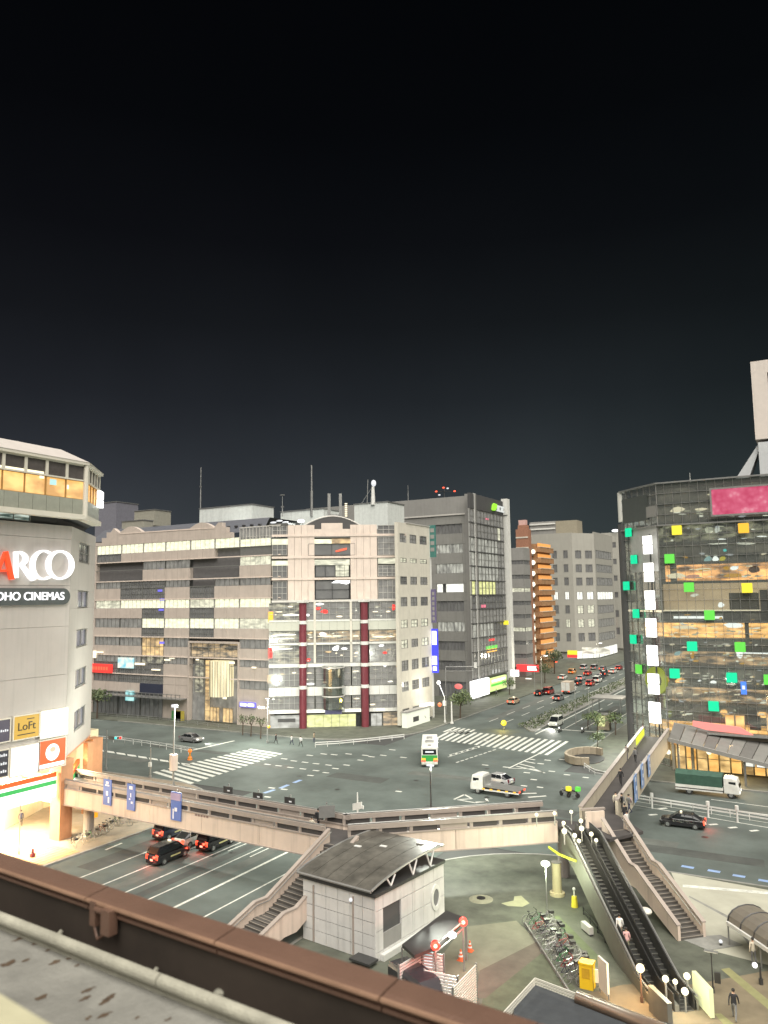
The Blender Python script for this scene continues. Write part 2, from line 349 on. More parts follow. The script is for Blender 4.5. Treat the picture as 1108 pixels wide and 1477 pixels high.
# kerb stones as one strip of stones per pavement, each stone proud of the asphalt
def kerbs(poly, parent, w=0.28, z=0.15, ln=1.6, cap=90):
    n = 0
    for (a, b) in zip(poly, poly[1:]):
        a = Vector((*a, 0)); b = Vector((*b, 0)); L = (b - a).length; k = max(1, int(L / ln)); d = (b - a).normalized(); rz = math.atan2(d.y, d.x)
        for i in range(k):
            if n >= cap: return
            l = round(L / k - 0.02, 2)
            me = shared(('kerb', l), lambda: MB().box(0, l, -w / 2, w / 2, -0.02, z).mesh('kerb_stone', MATS['kerb']))
            link('kerb_stone', me, parent, a + d * (L / k) * i, rz); n += 1
kerbs([(-35.05, 45), (-35.05, 60)] + arc(-21, 61.5, 14.05, 180, 90, 10) + [(20, 75.55)], PLAZA)
kerbs([(-65.95, 40), (-65.95, 66)] + arc(-80, 67, 14.55, 0, 90, 10)[1:] + [(-120, 81.55)], PVW)
kerbs([(-130, 116.45), (-84, 116.45)] + arc(-84, 134.5, 18.05, -90, 0, 10)[1:] + [(-65.95, 175)], PVN)
kerbs([(20, 110.45), (-21, 110.45)] + arc(-21, 124, 13.55, 270, 180, 10)[1:] + [(-34.35, 150)], PVE)
# markings: sheets a few mm above the road
def quad(name, pts, m=None, z=0.004, parent=None, px=True):
    ps = [G(*p) if px else Vector((*p, 0)) for p in pts]; b = MB(); b.sheet([(p.x, p.y) for p in ps], z)
    return struct(name, b, m or MATS['paint_white'], parent or ROAD)
def stroke(p, q, w_, m=None, name='lane_line', z=0.004, px=True, parent=None):
    a = G(*p) if px else Vector((*p, 0)); b = G(*q) if px else Vector((*q, 0)); d = (b - a); d.z = 0; d.normalize(); s = Vector((-d.y, d.x, 0)) * w_ / 2
    return quad(name, [(a - s)[:2], (b - s)[:2], (b + s)[:2], (a + s)[:2]], m, z, parent, px=False)
def lane(x, y0, y1, w_=0.17, dash=None, m=None):
    if not dash: return stroke((x, y0), (x, y1), w_, m, px=False)
    y = y0
    while y < y1: stroke((x, y), (x, min(y + dash[0], y1)), w_, m, px=False); y += dash[0] + dash[1]
lane(-60.5, 40, 70); lane(-57.2, 40, 69); lane(-54.0, 40, 72); lane(-51.0, 40, 72); lane(-47.8, 40, 73, 0.3); lane(-44.3, 42, 62)
stroke((329, 1227.5), (372, 1210), 0.16); stroke((360.7, 1236), (399, 1218), 0.16); stroke((152, 1226), (176, 1216), 0.25)
quad('stop_line', [(-65.5, 74.2), (-48.2, 74.2), (-48.2, 74.7), (-65.5, 74.7)], px=False)
# far side of the avenue
for x in (-59.5, -56.2): lane(x, 148, 330, 0.18, (5, 5))
for x in (-43.6, -40.3, -37.2): lane(x, 146, 175, 0.18)
for x in (-43.6, -40.3): lane(x, 180, 420, 0.18, (5, 6))
lane(-46.6, 138, 420, 0.3); lane(-53.0, 200, 420, 0.18); lane(-34.4, 140, 420, 0.18)
quad('stop_line', [(-46.4, 144.6), (-34.6, 144.6), (-34.6, 145.1), (-46.4, 145.1)], px=False)
# crossing over the far avenue (18 bars), crossing on the left (13), short bars beside the guard rail (10)
def zebra(a0, a1, b0, b1, n, fill=0.5, name='crosswalk_stripe', cut=None):
    A0, A1, B0, B1 = [G(*p) for p in (a0, a1, b0, b1)]
    for i in range(n):
        f0 = i / n; f1 = (i + fill) / n
        p = [A0.lerp(A1, f0), A0.lerp(A1, f1), B0.lerp(B1, f1), B0.lerp(B1, f0)]
        if cut and i < cut[0]: p[2] = p[1].lerp(p[2], cut[1]); p[3] = p[0].lerp(p[3], cut[1])
        quad(name, [q[:2] for q in p], px=False)
zebra((650, 1053), (826, 1070), (626, 1066), (795, 1090), 19, 0.48)
zebra((655, 1049), (690, 1053), (634, 1057), (672, 1062), 5, 0.48, cut=(5, 0.8))
zebra((220, 1114), (366, 1079), (275, 1131), (412, 1086), 15, 0.52)
for i in range(10):
    x = 121 + 15.6 * i; y = 1079 + 2.55 * i
    quad('crosswalk_stripe', [(x, y - 1.6), (x + 12, y), (x + 14, y + 2.6), (x + 1, y + 0.8)])
stroke((278, 1082), (338, 1068.5), 0.45, name='stop_line'); stroke((135, 1040), (172, 1036), 0.15); stroke((150, 1062), (275, 1082), 0.15); stroke((240, 1072), (285, 1080), 0.15)
# ladder edge, guide dashes, turning dashes, blue bicycle marks
for (a, b) in [((648, 1089), (690, 1076)), ((646, 1092), (688, 1079))]: stroke(a, b, 0.14, name='guide_line')
for i in range(6): quad('guide_bar', [(648 + 8 * i, 1089 - 2.5 * i), (651 + 8 * i, 1088 - 2.5 * i), (653 + 8 * i, 1090.2 - 2.5 * i), (650 + 8 * i, 1091.2 - 2.5 * i)])
for i in range(9): stroke((658 + 6.6 * i, 1100 - 2.2 * i), (662.5 + 6.6 * i, 1098.6 - 2.2 * i), 0.28, name='guide_dash')
D = [(410, 1094), (424, 1097), (440, 1099), (456, 1101), (474, 1103), (386, 1102), (402, 1104), (419, 1106.5), (437, 1108.5), (456, 1111), (470, 1114), (484, 1108), (500, 1103), (520, 1096), (536, 1091), (553, 1089), (447, 1089), (467, 1087), (482, 1088), (503, 1087), (527, 1089), (566, 1081), (582, 1092), (448, 1118), (392, 1136), (410, 1138), (386, 1149), (575, 1141), (700, 1103), (730, 1106), (780, 1101), (790, 1096), (796, 1112), (818, 1117), (760, 1114), (722, 1118), (770, 1124), (756, 1133), (779, 1135), (845, 1121), (811, 1095), (700, 1068)]
for (x, y) in D: stroke((x - 4.5, y), (x + 4.5, y + 1), 0.42, name='guide_dash')
for (p, q) in [((381, 1144), (396, 1139)), ((404, 1137), (416, 1132)), ((424, 1129), (434, 1125))]: stroke(p, q, 0.6, MATS['paint_blue'], 'bicycle_mark')
for (x, y) in [(992, 1250), (1030, 1256), (1066, 1263), (1103, 1270)]: stroke((x - 9, y - 1), (x + 9, y + 2), 0.55, MATS['paint_blue'], 'bicycle_mark')
for (x, y) in [(1029, 1189), (1057, 1193.5), (1088, 1198), (962, 1190), (942, 1175), (956, 1166)]: stroke((x - 6, y + 0.6), (x + 6, y - 0.4), 0.42, name='guide_dash')
stroke((1026, 1153), (1140, 1168), 0.17); stroke((1022, 1163), (1140, 1180), 0.17); stroke((912, 1155), (1140, 1192), 0.17); stroke((908, 1160), (1140, 1199), 0.17)
# hatched islands painted in the junction
def island(o, i, bars, w_=0.3):
    for a, b in zip(o, o[1:]): stroke(a, b, w_, name='island_line')
    for a, b in bars: stroke(a, b, w_ * 1.3, name='island_bar')
island([(778, 1087), (734, 1108), (770, 1109), (786, 1115)], None, [((750, 1102), (771, 1107)), ((757, 1098), (772, 1101)), ((764, 1095), (772, 1096)), ((745, 1105), (784, 1114))], 0.26)
island([(655, 1153), (670, 1146), (681, 1152), (660, 1153.5), (686, 1158), (704, 1156), (701, 1152)], None, [((686, 1157), (704, 1156))], 0.3)
for (p, q) in [((748, 1145), (774, 1144)), ((762, 1150), (788, 1148)), ((720, 1161), (738, 1162)), ((658, 1168), (668, 1168.5))]: stroke(p, q, 0.4, name='guide_dash')
# repaired strips and covers in the carriageway
random.seed(31)
mat('asphalt_patch', (0.060, 0.066, 0.060), 0.8, var=0.25, scale=.5, bump=.3, bscale=9); mat('asphalt_pale', (0.098, 0.106, 0.095), 0.8, var=0.25, scale=.5, bump=.3, bscale=9)
for (x, y, w_, h_, k) in [(-58, 95, 9, 3.0, 0), (-46, 101, 14, 2.2, 1), (-74, 96, 7, 2.6, 1), (-30, 90, 8, 3.2, 0), (-22, 84, 16, 2.0, 1), (-12, 82, 12, 2.4, 0), (-40, 84, 6, 5, 0), (-62, 60, 2.4, 16, 0), (-55.6, 55, 1.2, 22, 1), (-52.4, 58, 1.0, 20, 0), (-49.4, 62, 1.3, 12, 1), (-60, 170, 2.6, 40, 1), (-41, 165, 2.2, 30, 0), (-10, 100, 20, 1.6, 1), (4, 88, 14, 2.0, 0), (-95, 100, 18, 1.8, 0), (-100, 90, 12, 2.2, 1)]:
    quad('asphalt_repair', [(x - w_ / 2, y - h_ / 2), (x + w_ / 2, y - h_ / 2 + ru(-.2, .2)), (x + w_ / 2 + ru(-.3, .3), y + h_ / 2), (x - w_ / 2, y + h_ / 2 + ru(-.2, .2))], MATS['asphalt_pale' if k else 'asphalt_patch'], 0.002, px=False)
for (x, y) in [(-57, 88), (-50, 97), (-38, 93), (-44, 108), (-28, 97), (-66, 92), (-58.8, 66), (-52.6, 62), (-12, 88), (-2, 80), (-84, 105), (-61, 160), (-38.6, 155)]:
    b = MB(); b.sheet([(x + .36 * math.cos(2 * math.pi * i / 14), y + .36 * math.sin(2 * math.pi * i / 14)) for i in range(14)], .003); struct('manhole_cover', b, mat('cover_iron', (.035, .034, .032), .55, .4, var=.2), ROAD)
# median of the far avenue: low planted strip
mb = MB(); mb.prism([(-52.2, 146), (-48.3, 140), (-47.4, 140), (-47.4, 420), (-52.2, 420)], -0.02, 0.2); MEDIAN = struct('median', mb, MATS['kerb'])
# plaza surfaces
def patch(name, pts, m, z, px=True):
    ps = [G(p[0], p[1], 0.13) if px else Vector((*p, 0)) for p in pts]; b = MB(); b.sheet([(p.x, p.y) for p in ps], z); return struct(name, b, m, PLAZA)
patch('plaza_light_paving', [(968, 1258), (1180, 1297), (1180, 1400), (1108, 1392), (1030, 1372), (1000, 1330)], MATS['pave_light'], 0.134)
patch('plaza_joint', [(985, 1276), (1180, 1292), (1180, 1296), (985, 1279.5)], MATS['paint_white'], 0.138)
patch('plaza_joint', [(994, 1292), (1060, 1326), (1090, 1372), (1086, 1372), (1056, 1328), (994, 1294)], MATS['kerb'], 0.138)
patch('plaza_ramp', [(668, 1337), (745, 1328), (775, 1358), (692, 1400), (640, 1440), (600, 1430)], mat('pave_ramp', (0.155, 0.155, 0.112), 0.8, var=0.15, scale=0.8), 0.134)
patch('plaza_strip', [(775, 1358), (692, 1400), (686, 1440), (700, 1440), (785, 1372)], MATS['pave_brown'], 0.138)
patch('plaza_lawn_paint', [(781, 1365), (830, 1425), (780, 1470), (690, 1470), (700, 1425), (760, 1385)], MATS['pave_green'], 0.134)
patch('plaza_strip', [(797, 1322), (806, 1321), (880, 1395), (870, 1402)], mat('pave_moss', (0.10, 0.125, 0.065), 0.85, var=0.2), 0.134)
patch('plaza_patch', [(723, 1303), (741, 1299), (742, 1293), (752, 1292), (757, 1297), (764, 1303), (754, 1308), (733, 1307)], mat('patch_pale', (0.30, 0.31, 0.19), 0.8, var=0.12), 0.136)
patch('plaza_front_paving', [(836, 1436), (900, 1420), (1000, 1420), (1108, 1400), (1180, 1420), (1180, 1500), (836, 1500)], mat('pave_warm', (0.17, 0.14, 0.09), 0.8, var=0.2, scale=0.6), 0.134)
patch('tactile_strip', [(1040, 1398), (1052, 1396), (1120, 1452), (1120, 1466)], mat('tactile', (0.22, 0.215, 0.10), 0.8, var=0.15), 0.139)
patch('tactile_strip', [(1030, 1462), (1040, 1462), (1062, 1480), (1046, 1480)], MATS['tactile'], 0.139)
# ------------------------------------------------------------------ facade grids
def grid(root, F, xs, ys, rows, yref, xref, lut, gap=0.03, zmin=0.0, wall_t=(-0.3, 0.0)):
    """xs: column edges (picture columns measured at yref), ys: row edges (measured at xref); rows: strings, one letter per cell; equal letters joined with '-' run on"""
    S = [F.S(x, yref) for x in xs]; Z = [max(zmin, F.Z(y, xref)) for y in ys]
    for r, row in enumerate(rows):
        c = 0
        while c < len(row):
            ch = row[c]; e = c + 1
            while e < len(row) and row[e] == '-': e += 1
            z1, z0 = Z[r], Z[r + 1]; s0, s1 = S[c], S[e]
            if ch != '.' and z1 - z0 > 0.05: lut(ch, s0, s1, z0, z1)
            c = e
# ================================================================== 1. beige corner building across the junction
CL, CR, CE = (-92.8, 123.1), (-71.8, 136.8), (-71.4, 157.0)
CE = Fac(CR, CE).at(Fac(CR, CE).S(623.5), 0, 0)[:2]
B1 = thing('office_building', 'wide beige building with two dark red columns and stepped curved gables', 'building', (-95, 135, 0))
FWg = Fac((-150, 123.1), CL); FM = Fac(CL, CR); FE = Fac(CR, CE)
core = MB(); core.prism([(-150, 124.3), (CL[0] - 0.2, CL[1] + 1.1), (CR[0] - 0.8, CR[1] + 0.9), (CE[0] - 0.8, CE[1]), (-150, CE[1])], 0.0, FM.Z(772, 480) - 0.4)
part('building_core', core, MATS['grey_dark'], B1)
W_MAT = MATS['pink_wall']
LITS = {'L': 'lit_office', 'l': 'lit_soft', 'w': 'dim_blind', 'd': 'dim_room', 'G': 'lit_gold', 'M': 'lit_mixed', 'W': 'lit_white', 'Y': 'lit_yellow', 'A': 'lit_amber'}
def lutW(ch, s0, s1, z0, z1):
    n = max(1, round((s1 - s0) / 1.3))
    if ch == '#':
        m_ = (s0 + s1) / 2
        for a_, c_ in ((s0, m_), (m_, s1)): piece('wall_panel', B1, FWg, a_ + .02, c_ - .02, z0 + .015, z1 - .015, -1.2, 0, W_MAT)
    elif ch == 'r':   # open terrace recess with a rail
        piece('recess_wall', B1, FWg, s0, s1, z0, z1, -1.15, -1.0, mat('recess_grey', (.13, .125, .125), .7)); piece('terrace_rail', B1, FWg, s0, s1, z0, z0 + 0.12, -0.15, 0.02, MATS['frame_grey'])
    elif ch == 'v': piece('louver_screen', B1, FWg, s0, s1, z0, z1, -0.6, -0.3, MATS['metal_grey'])
    elif ch == 'g': window(B1, FWg, s0 + .05, s1 - .05, z0, z1, MATS['dim_room'], nv=n * 2, nh=2, t=-0.15, fw=0.06)
    elif ch == 'n': piece('shop_fascia', B1, FWg, s0, s1, z0, z1, -0.9, 0.15, mat('navy', (0.03, 0.035, 0.06), 0.5))
    elif ch in LITS: window(B1, FWg, s0 + .12, s1 - .12, z0, z1, MATS[LITS[ch]], nv=n, nh=1, t=-0.2, fw=0.06, fm=MATS['frame_white'] if ch in 'Ll' else MATS['frame_grey'])
xsW = [100, 138, 173.5, 205, 237.5, 273.5, 309, 345, 391]
ysW = [781, 794.5, 808, 820, 836, 847, 865, 877, 892, 906, 920, 933, 948, 958, 976, 988, 1003, 1070]
rowsW = ['#LLLLLLL', '#d####rv', '#rrwwrrl', '#rr##rr#', '#wggwrww', '##gg#g##', '#lL-LlLL', '###g#g##', '#wwLLLLl', '###g#g##',
         '#wwGwr-w', '###G#r-#', '#wwMwr-w', '#gggw.-#'.replace('w.-#', '#.-#'), '#dgg#.-w', '###n#.-#', '#ddd#.-#']
grid(B1, FWg, xsW, ysW, rowsW, 862, 250, lutW)
# slim lights along the strips: slab edge lines
for y in (808, 837, 865, 920, 948, 976): piece('slab_edge', B1, FWg, FWg.S(138), FWg.L, FWg.Z(y, 250), FWg.Z(y, 250) + 0.22, -0.1, 0.12, MATS['pink_light'])
# atrium: recess, glass, golden drum
sA, sB = FWg.S(274), FWg.S(345); zA, zB = 0.0, FWg.Z(925, 300)
piece('recess_wall', B1, FWg, sA, sB, 0, zB, -1.19, -1.1, MATS['dim_blind'])
fr = MB(); fr.fbox(FWg, sA - .2, sA + .15, 0, zB, -1, .2); fr.fbox(FWg, sB - .15, sB + .2, 0, zB, -1, .2); fr.fbox(FWg, sA + .15, sB - .15, zB - .4, zB, -1, .2)
part('atrium_frame', fr, W_MAT, B1)
c0 = FWg.at(FWg.S(320), -0.35, FWg.Z(1004, 320)); z1 = FWg.Z(953, 320); R_ = (FWg.S(334) - FWg.S(307)) / 2
dr = MB(); dr.tube(c0, (c0.x, c0.y, z1), R_, n=28); part('lit_drum', dr, litroom('drum_gold', (0.62, 0.5, 0.24), (1.2, 1.05, 0.62), 1.0, 2.5, 0.15), B1)
rb = MB()
for i in range(14):
    a = math.pi * (1 + i / 13); p = Vector((c0.x + (R_ + .03) * math.cos(a), c0.y + (R_ + .03) * math.sin(a), c0.z)); rb.tube(p, (p.x, p.y, z1), 0.05, n=4)
part('drum_ribs', rb, MATS['frame_grey'], B1)
window(B1, FWg, FWg.S(296), FWg.S(304), FWg.Z(1040, 300), FWg.Z(952, 300), MATS['lit_gold'], 1, 6, t=-0.3)
window(B1, FWg, FWg.S(281), FWg.S(294), FWg.Z(1000, 300), FWg.Z(952, 300), MATS['lit_mixed'], 2, 4, t=-0.4)
window(B1, FWg, FWg.S(304), FWg.S(318), 0.3, FWg.Z(1020, 310), MATS['lit_gold'], 3, 1, t=-0.2); window(B1, FWg, FWg.S(322), FWg.S(337), 0.3, FWg.Z(1020, 310), MATS['lit_gold'], 3, 1, t=-0.2)
window(B1, FWg, FWg.S(276), FWg.S(343), FWg.Z(948, 300), FWg.Z(928, 300), MATS['shop_mixed'], 8, 2, t=-0.3)
# stepped gables on the wing
def pz(F, x, y): return F.px(x, y)
zg_ = FWg.Z(781, 250)
out = [(100, 783), (147, 783), (147, 776), (154, 776), (154, 768), (160, 768), (164, 762), (171, 768)]
out += [(173 + 32 * i / 8, 768.5 - 8.5 * math.sin(math.pi * i / 8) - 1.5 * i / 8) for i in range(9)] + [(273, 762.5)]
out += [(274 + 35 * i / 8, 762 - 8 * math.sin(math.pi * i / 8) - 1.0 * i / 8) for i in range(9)]
out += [(315, 753.5), (321, 753.5), (321, 760), (327, 760), (327, 767.5), (333.5, 767.5), (333.5, 777), (333.5, 779.5), (174, 782)]
gb = MB(); gb.fprism(FWg, [(pz(FWg, *p)[0], max(zg_ + .05, pz(FWg, *p)[1])) for p in out[:-2]] + [(FWg.S(333.5), zg_), (FWg.S(100), zg_)], -1.0, 0.02); part('gable_parapet', gb, W_MAT, B1)
ln = MB(); ln.fprism(FWg, [pz(FWg, *p) for p in [(173, 769.5), (309, 761), (309, 762.2), (173, 770.7)]], 0.0, 0.1); part('gable_moulding', ln, MATS['pink_light'], B1)
# mansard roof behind the gables
zt = FWg.Z(748, 300); zb = FWg.Z(770, 300)
ro = MB(); ro.add([(-150, 124.2, zb), (-98, 124.2, zb), (-100, 129, zt), (-150, 129, zt), (-150, 150, zt), (-100, 150, zt)], [(0, 1, 2, 3), (3, 2, 5, 4)]); part('mansard_roof', ro, mat('roof_slate', (0.10, 0.105, 0.12), 0.5, var=0.15, scale=1.2), B1)
for i in range(16):
    x = -132 + i * 2.1; piece('roof_vent', B1, Fac((-150, 126.2), (-98, 126.2)), x + 150, x + 150.6, zb + 1.3, zb + 1.65, 0.1, 0.6, MATS['metal_dark'])
gx = MB(); s0 = FWg.S(345); 
for i in range(13): gx.fbox(FWg, s0 + (FWg.L - s0) * i / 12.2, s0 + (FWg.L - s0) * i / 12.2 + 0.1, FWg.Z(777, 370), FWg.Z(761, 370), -.1, 0)
gx.fbox(FWg, s0, FWg.L, FWg.Z(760.5, 370), FWg.Z(759, 370), -.12, .02); part('roof_rail', gx, MATS['frame_white'], B1)
piece('rail_glass', B1, FWg, s0, FWg.L, FWg.Z(777, 370), FWg.Z(761, 370), -0.25, -0.2, MATS['dim_blind'])
# ---- front towards the junction
Y0 = 862
def SM(x): return FM.S(x, Y0)
def ZM(y): return FM.Z(y, 480)
PL_ = MATS['pink_light']
zrow = [757, 771, 776, 801, 806, 832, 836, 864]
def wallcol(x0, x1):
    for a, b in zip([757, 771.5, 803.5, 834, 866], [771, 803, 833.5, 865.5, 868]):
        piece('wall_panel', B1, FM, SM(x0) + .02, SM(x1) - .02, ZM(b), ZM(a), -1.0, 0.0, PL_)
for a, b in ((415, 425), (425, 435), (435, 444.5), (444.5, 454), (506, 515), (515, 525), (525, 535), (535, 545)): wallcol(a, b)
for y in (772, 803.5, 834.5, 866.5): piece('band_course', B1, FM, SM(392), SM(587) if y < 800 else SM(576), ZM(y + 1.6), ZM(y - 1.6), -0.2, 0.14, MATS['frame_white'] if y > 860 else PL_)
# centre gable on the roof, dark arch behind
piece('gable_step', B1, FM, SM(454), SM(506), ZM(771), ZM(763), -0.9, 0.02, PL_); piece('gable_step', B1, FM, SM(464), SM(495), ZM(763), ZM(754.5), -0.9, 0.03, PL_)
ar = [(SM(436), ZM(772))] + [(SM(436 + 88 * i / 14), ZM(768 - 24 * math.sin(math.pi * (0.12 + 0.76 * i / 14)))) for i in range(15)] + [(SM(524), ZM(772))]
ab = MB(); ab.fprism(FM, ar, -3.0, -1.6); part('arched_roof', ab, MATS['grey_dark'], B1)
rr = MB(); ap = [FM.at(SM(436 + 88 * i / 14), -1.55, ZM(767 - 24 * math.sin(math.pi * (0.12 + 0.76 * i / 14)))) for i in range(15)]; rr.path(ap, 0.09, 5); part('arch_rim', rr, MATS['frame_white'], B1)
# glass bays: clear panes over furnished, lit floors
emi('em_soft2', (.34, .36, .32), .9); emi('em_soft', (0.8, 0.82, 0.85), 0.9)
def bay(x0, x1, ya, yb, nv, nh, pm='glass_dark', back='dim_room', fm='frame_grey', t=-0.12, deep=1.6):
    s0, s1, z0, z1 = SM(x0), SM(x1), ZM(yb), ZM(ya)
    w_ = window(B1, FM, s0, s1, max(0.1, z0), z1, MATS[back], nv, nh, fm=MATS[fm], t=t, fw=0.055)
for ya, yb, bk in ((758, 771, 'dim_room'), (777, 800, 'dim_room'), (814, 832, 'dim_room'), (838, 864, 'dim_room')):
    bay(393, 414, ya, yb, 3, 2 if yb - ya < 20 else 3, back=bk, fm='frame_white')
for ya, yb, bk in ((758, 771, 'dim_room'), (775, 801, 'dim_blind')): bay(546, 587, ya, yb, 5, 2 if ya < 770 else 3, back=bk, fm='frame_white')
for ya, yb, bk in ((816, 832, 'dim_blind'), (837, 865, 'dim_blind')): bay(546, 573, ya, yb, 4, 3, back=bk, fm='frame_white')
piece('lit_ceiling', B1, FM, SM(392), SM(415), ZM(785), ZM(776.5), -0.4, -0.02, MATS['lit_office']); piece('lit_ceiling', B1, FM, SM(392), SM(415), ZM(815), ZM(808), -0.4, -0.02, MATS['lit_office'])
piece('lit_ceiling', B1, FM, SM(546), SM(572), ZM(814), ZM(806), -0.4, -0.02, MATS['lit_soft'])
piece('lit_ceiling', B1, FM, SM(444), SM(479), ZM(784), ZM(777.5), -0.5, -0.05, MATS['lit_office']); piece('lit_ceiling', B1, FM, SM(479), SM(514), ZM(784), ZM(777), -0.5, -0.05, MATS['lit_gold'])
bay(445, 513, 784, 801, 2, 1, back='dim_room', fm='frame_dark'); 
sg = MB(); sg.fprism(FM, [(SM(484), ZM(794.5)), (SM(492), ZM(792)), (SM(501), ZM(790)), (SM(501), ZM(793)), (SM(493), ZM(795)), (SM(485), ZM(796.5))], -0.12, -0.05); part('red_reflection', sg, emi('neon_red', (1, 0.16, 0.08), 1.0), B1)  # red reflection on the dark glass, drawn as an emissive sliver
piece('lit_ceiling', B1, FM, SM(454), SM(505), ZM(815), ZM(807), -0.5, -0.05, MATS['lit_soft'])
bay(455, 484, 815, 832, 2, 1, back='dim_room', fm='frame_dark'); bay(484, 504, 815, 832, 3, 2, back='lit_soft', fm='frame_dark')
bay(455, 504, 837, 864, 2, 2, back='dim_room', fm='frame_dark')
lb = MB(); lb.fprism(FM, [(SM(478), ZM(841)), (SM(484), ZM(837.5)), (SM(505), ZM(837.5)), (SM(505), ZM(841)), (SM(500), ZM(843)), (SM(490), ZM(841))], -0.14, -0.06); part('ceiling_light', lb, MATS['em_white'], B1)
# lower storeys
mat('frame_lower', (.40, .40, .37), .45, .3, var=.08)
rows_lo = [(869, 893, 'dim_blind'), (910, 926, 'shop_mixed'), (930, 956, 'dim_blind'), (962, 989, 'dim_blind'), (1004, 1022, 'dim_blind')]
cols_lo = [(388, 432, 6, 3), (442, 453, 1, 3), (455, 505, 5, 3), (507, 519, 2, 3), (532, 574, 5, 3)]
for (ya, yb, bk) in rows_lo:
    for (xa, xb, nv, nh) in cols_lo:
        k = bk
        if ya == 869 and xa in (388, 532): k = 'lit_mixed' if xa == 388 else 'dim_blind'
        if ya == 930 and xa == 388: k = 'lit_mixed'
        if ya == 930 and xa == 455: k = 'dim_room'
        if ya == 910: k = 'lit_mixed' if xa == 388 else 'shop_mixed'
        bay(xa, xb, ya, yb, nv, nh if yb - ya > 20 else 2, back=k, t=-0.1, fm='frame_lower')
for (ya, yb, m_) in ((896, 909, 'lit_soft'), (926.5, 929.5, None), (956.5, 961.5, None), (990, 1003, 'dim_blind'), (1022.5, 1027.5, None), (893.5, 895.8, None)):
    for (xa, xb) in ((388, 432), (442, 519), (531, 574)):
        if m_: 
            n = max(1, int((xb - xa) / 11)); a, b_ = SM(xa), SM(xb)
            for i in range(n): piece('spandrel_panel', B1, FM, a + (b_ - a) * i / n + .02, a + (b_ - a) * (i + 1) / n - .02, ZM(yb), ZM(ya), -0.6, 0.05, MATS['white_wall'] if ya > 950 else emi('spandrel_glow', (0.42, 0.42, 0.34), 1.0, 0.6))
        else: piece('band_course', B1, FM, SM(xa), SM(xb), ZM(yb), ZM(ya), -0.6, 0.2, MATS['white_wall'])
for xc in (437, 525):
    c_ = FM.at(SM(xc), 0.55, 0); cb = MB(); cb.tube(c_, (c_.x, c_.y, ZM(868)), 0.72, n=18); col_ = part('red_column', cb, MATS['dark_red'], B1, smooth=False)
    for y in (897, 928, 959, 990): kb = MB(); kb.tube((c_.x, c_.y, ZM(y + 2.4)), (c_.x, c_.y, ZM(y - 2.4)), 0.80, n=18); part('column_collar', kb, MATS['white_wall'], col_)
    kb = MB(); kb.cbox((c_.x, c_.y, ZM(867)), (1.7, 1.7, .5)); part('column_cap', kb, MATS['white_wall'], col_)
for x in (454, 506): piece('pilaster', B1, FM, SM(x) - .22, SM(x) + .22, ZM(956), ZM(868), -0.3, 0.2, MATS['cream_wall'])
# painted reflection glints and interior glows, emissive patches on the glass
def glow(x0, x1, y0, y1, m_, name='window_glow'):
    if name == 'window_glow': part(name, blob(FM, x0, x1, y0, y1, -0.09, -0.05), MATS[m_], B1)
    else: piece(name, B1, FM, SM(x0), SM(x1), ZM(y1), ZM(y0), -0.12, -0.05, MATS[m_])
random.seed(5)
for i in range(110):  # scattered glints painted on the lower panes as emissive blobs
    xa, xb = random.choice(((389, 431), (389, 431), (442, 452), (456, 504), (456, 504), (508, 519), (533, 573), (533, 573))); ya, yb = random.choice(((872, 892), (911, 925), (911, 925), (931, 954), (963, 987), (1005, 1020)))
    x = ru(xa, xb - 6); w_ = ru(2, min(11, xb - x)); y = ru(ya, yb - 2); glow(x, x + w_, y, y + ru(.9, 2.6), random.choice(('em_warm', 'lit_gold', 'lit_soft', 'em_soft2', 'em_soft2', 'lit_mixed', 'em_strip')))
for a in ((455, 463, 875, 880, 'em_red'), (462, 474, 879, 885, 'em_red'), (565, 571, 871, 881, 'em_red'), (455, 467, 869.5, 873, 'em_white'), (442, 448, 949, 954, 'em_red'), (456, 496, 916.5, 919, 'em_warm'), (535, 570, 917, 919.5, 'em_warm'), (508, 519, 916, 919, 'em_warm'), (461, 471, 912, 917, 'em_white'), (480, 490, 931, 939, 'em_white'), (492, 502, 934, 937, 'em_white'), (546, 554, 929.5, 933, 'em_white'), (552, 560, 940, 943, 'em_red'), (471, 478, 960, 966, 'em_white'), (487, 491, 963, 976, 'em_warm'), (442, 455, 985, 988, 'em_white'), (404, 432, 885, 889, 'em_strip'), (392, 430, 914, 917, 'em_strip'), (394, 428, 920, 922, 'em_strip'), (395, 425, 935, 937, 'em_strip'), (552, 558, 957, 962, 'em_white'), (441, 447, 885, 889, 'em_white')): glow(*a)
for a in ((387, 394, 881, 896, 'em_amber'), (387, 393, 933, 948, 'em_red'), (386, 395, 972, 984, 'lit_gold'), (570, 576, 955, 964, 'lit_gold')): glow(*a, name='blade_sign')
ct = MB(); cc = FM.at(SM(480), 0.3, 0); ct.tube((cc.x, cc.y, ZM(1022)), (cc.x, cc.y, ZM(960)), 2.2, n=20); part('glass_bay', ct, glass('glass_bay', (0.5, 0.53, 0.5), 0.3, 0.05), B1)
for y in (962, 990, 1003): b = MB(); b.tube((cc.x, cc.y, ZM(y) - .1), (cc.x, cc.y, ZM(y) + .1), 2.27, n=20); part('bay_ring', b, MATS['frame_white'], B1)
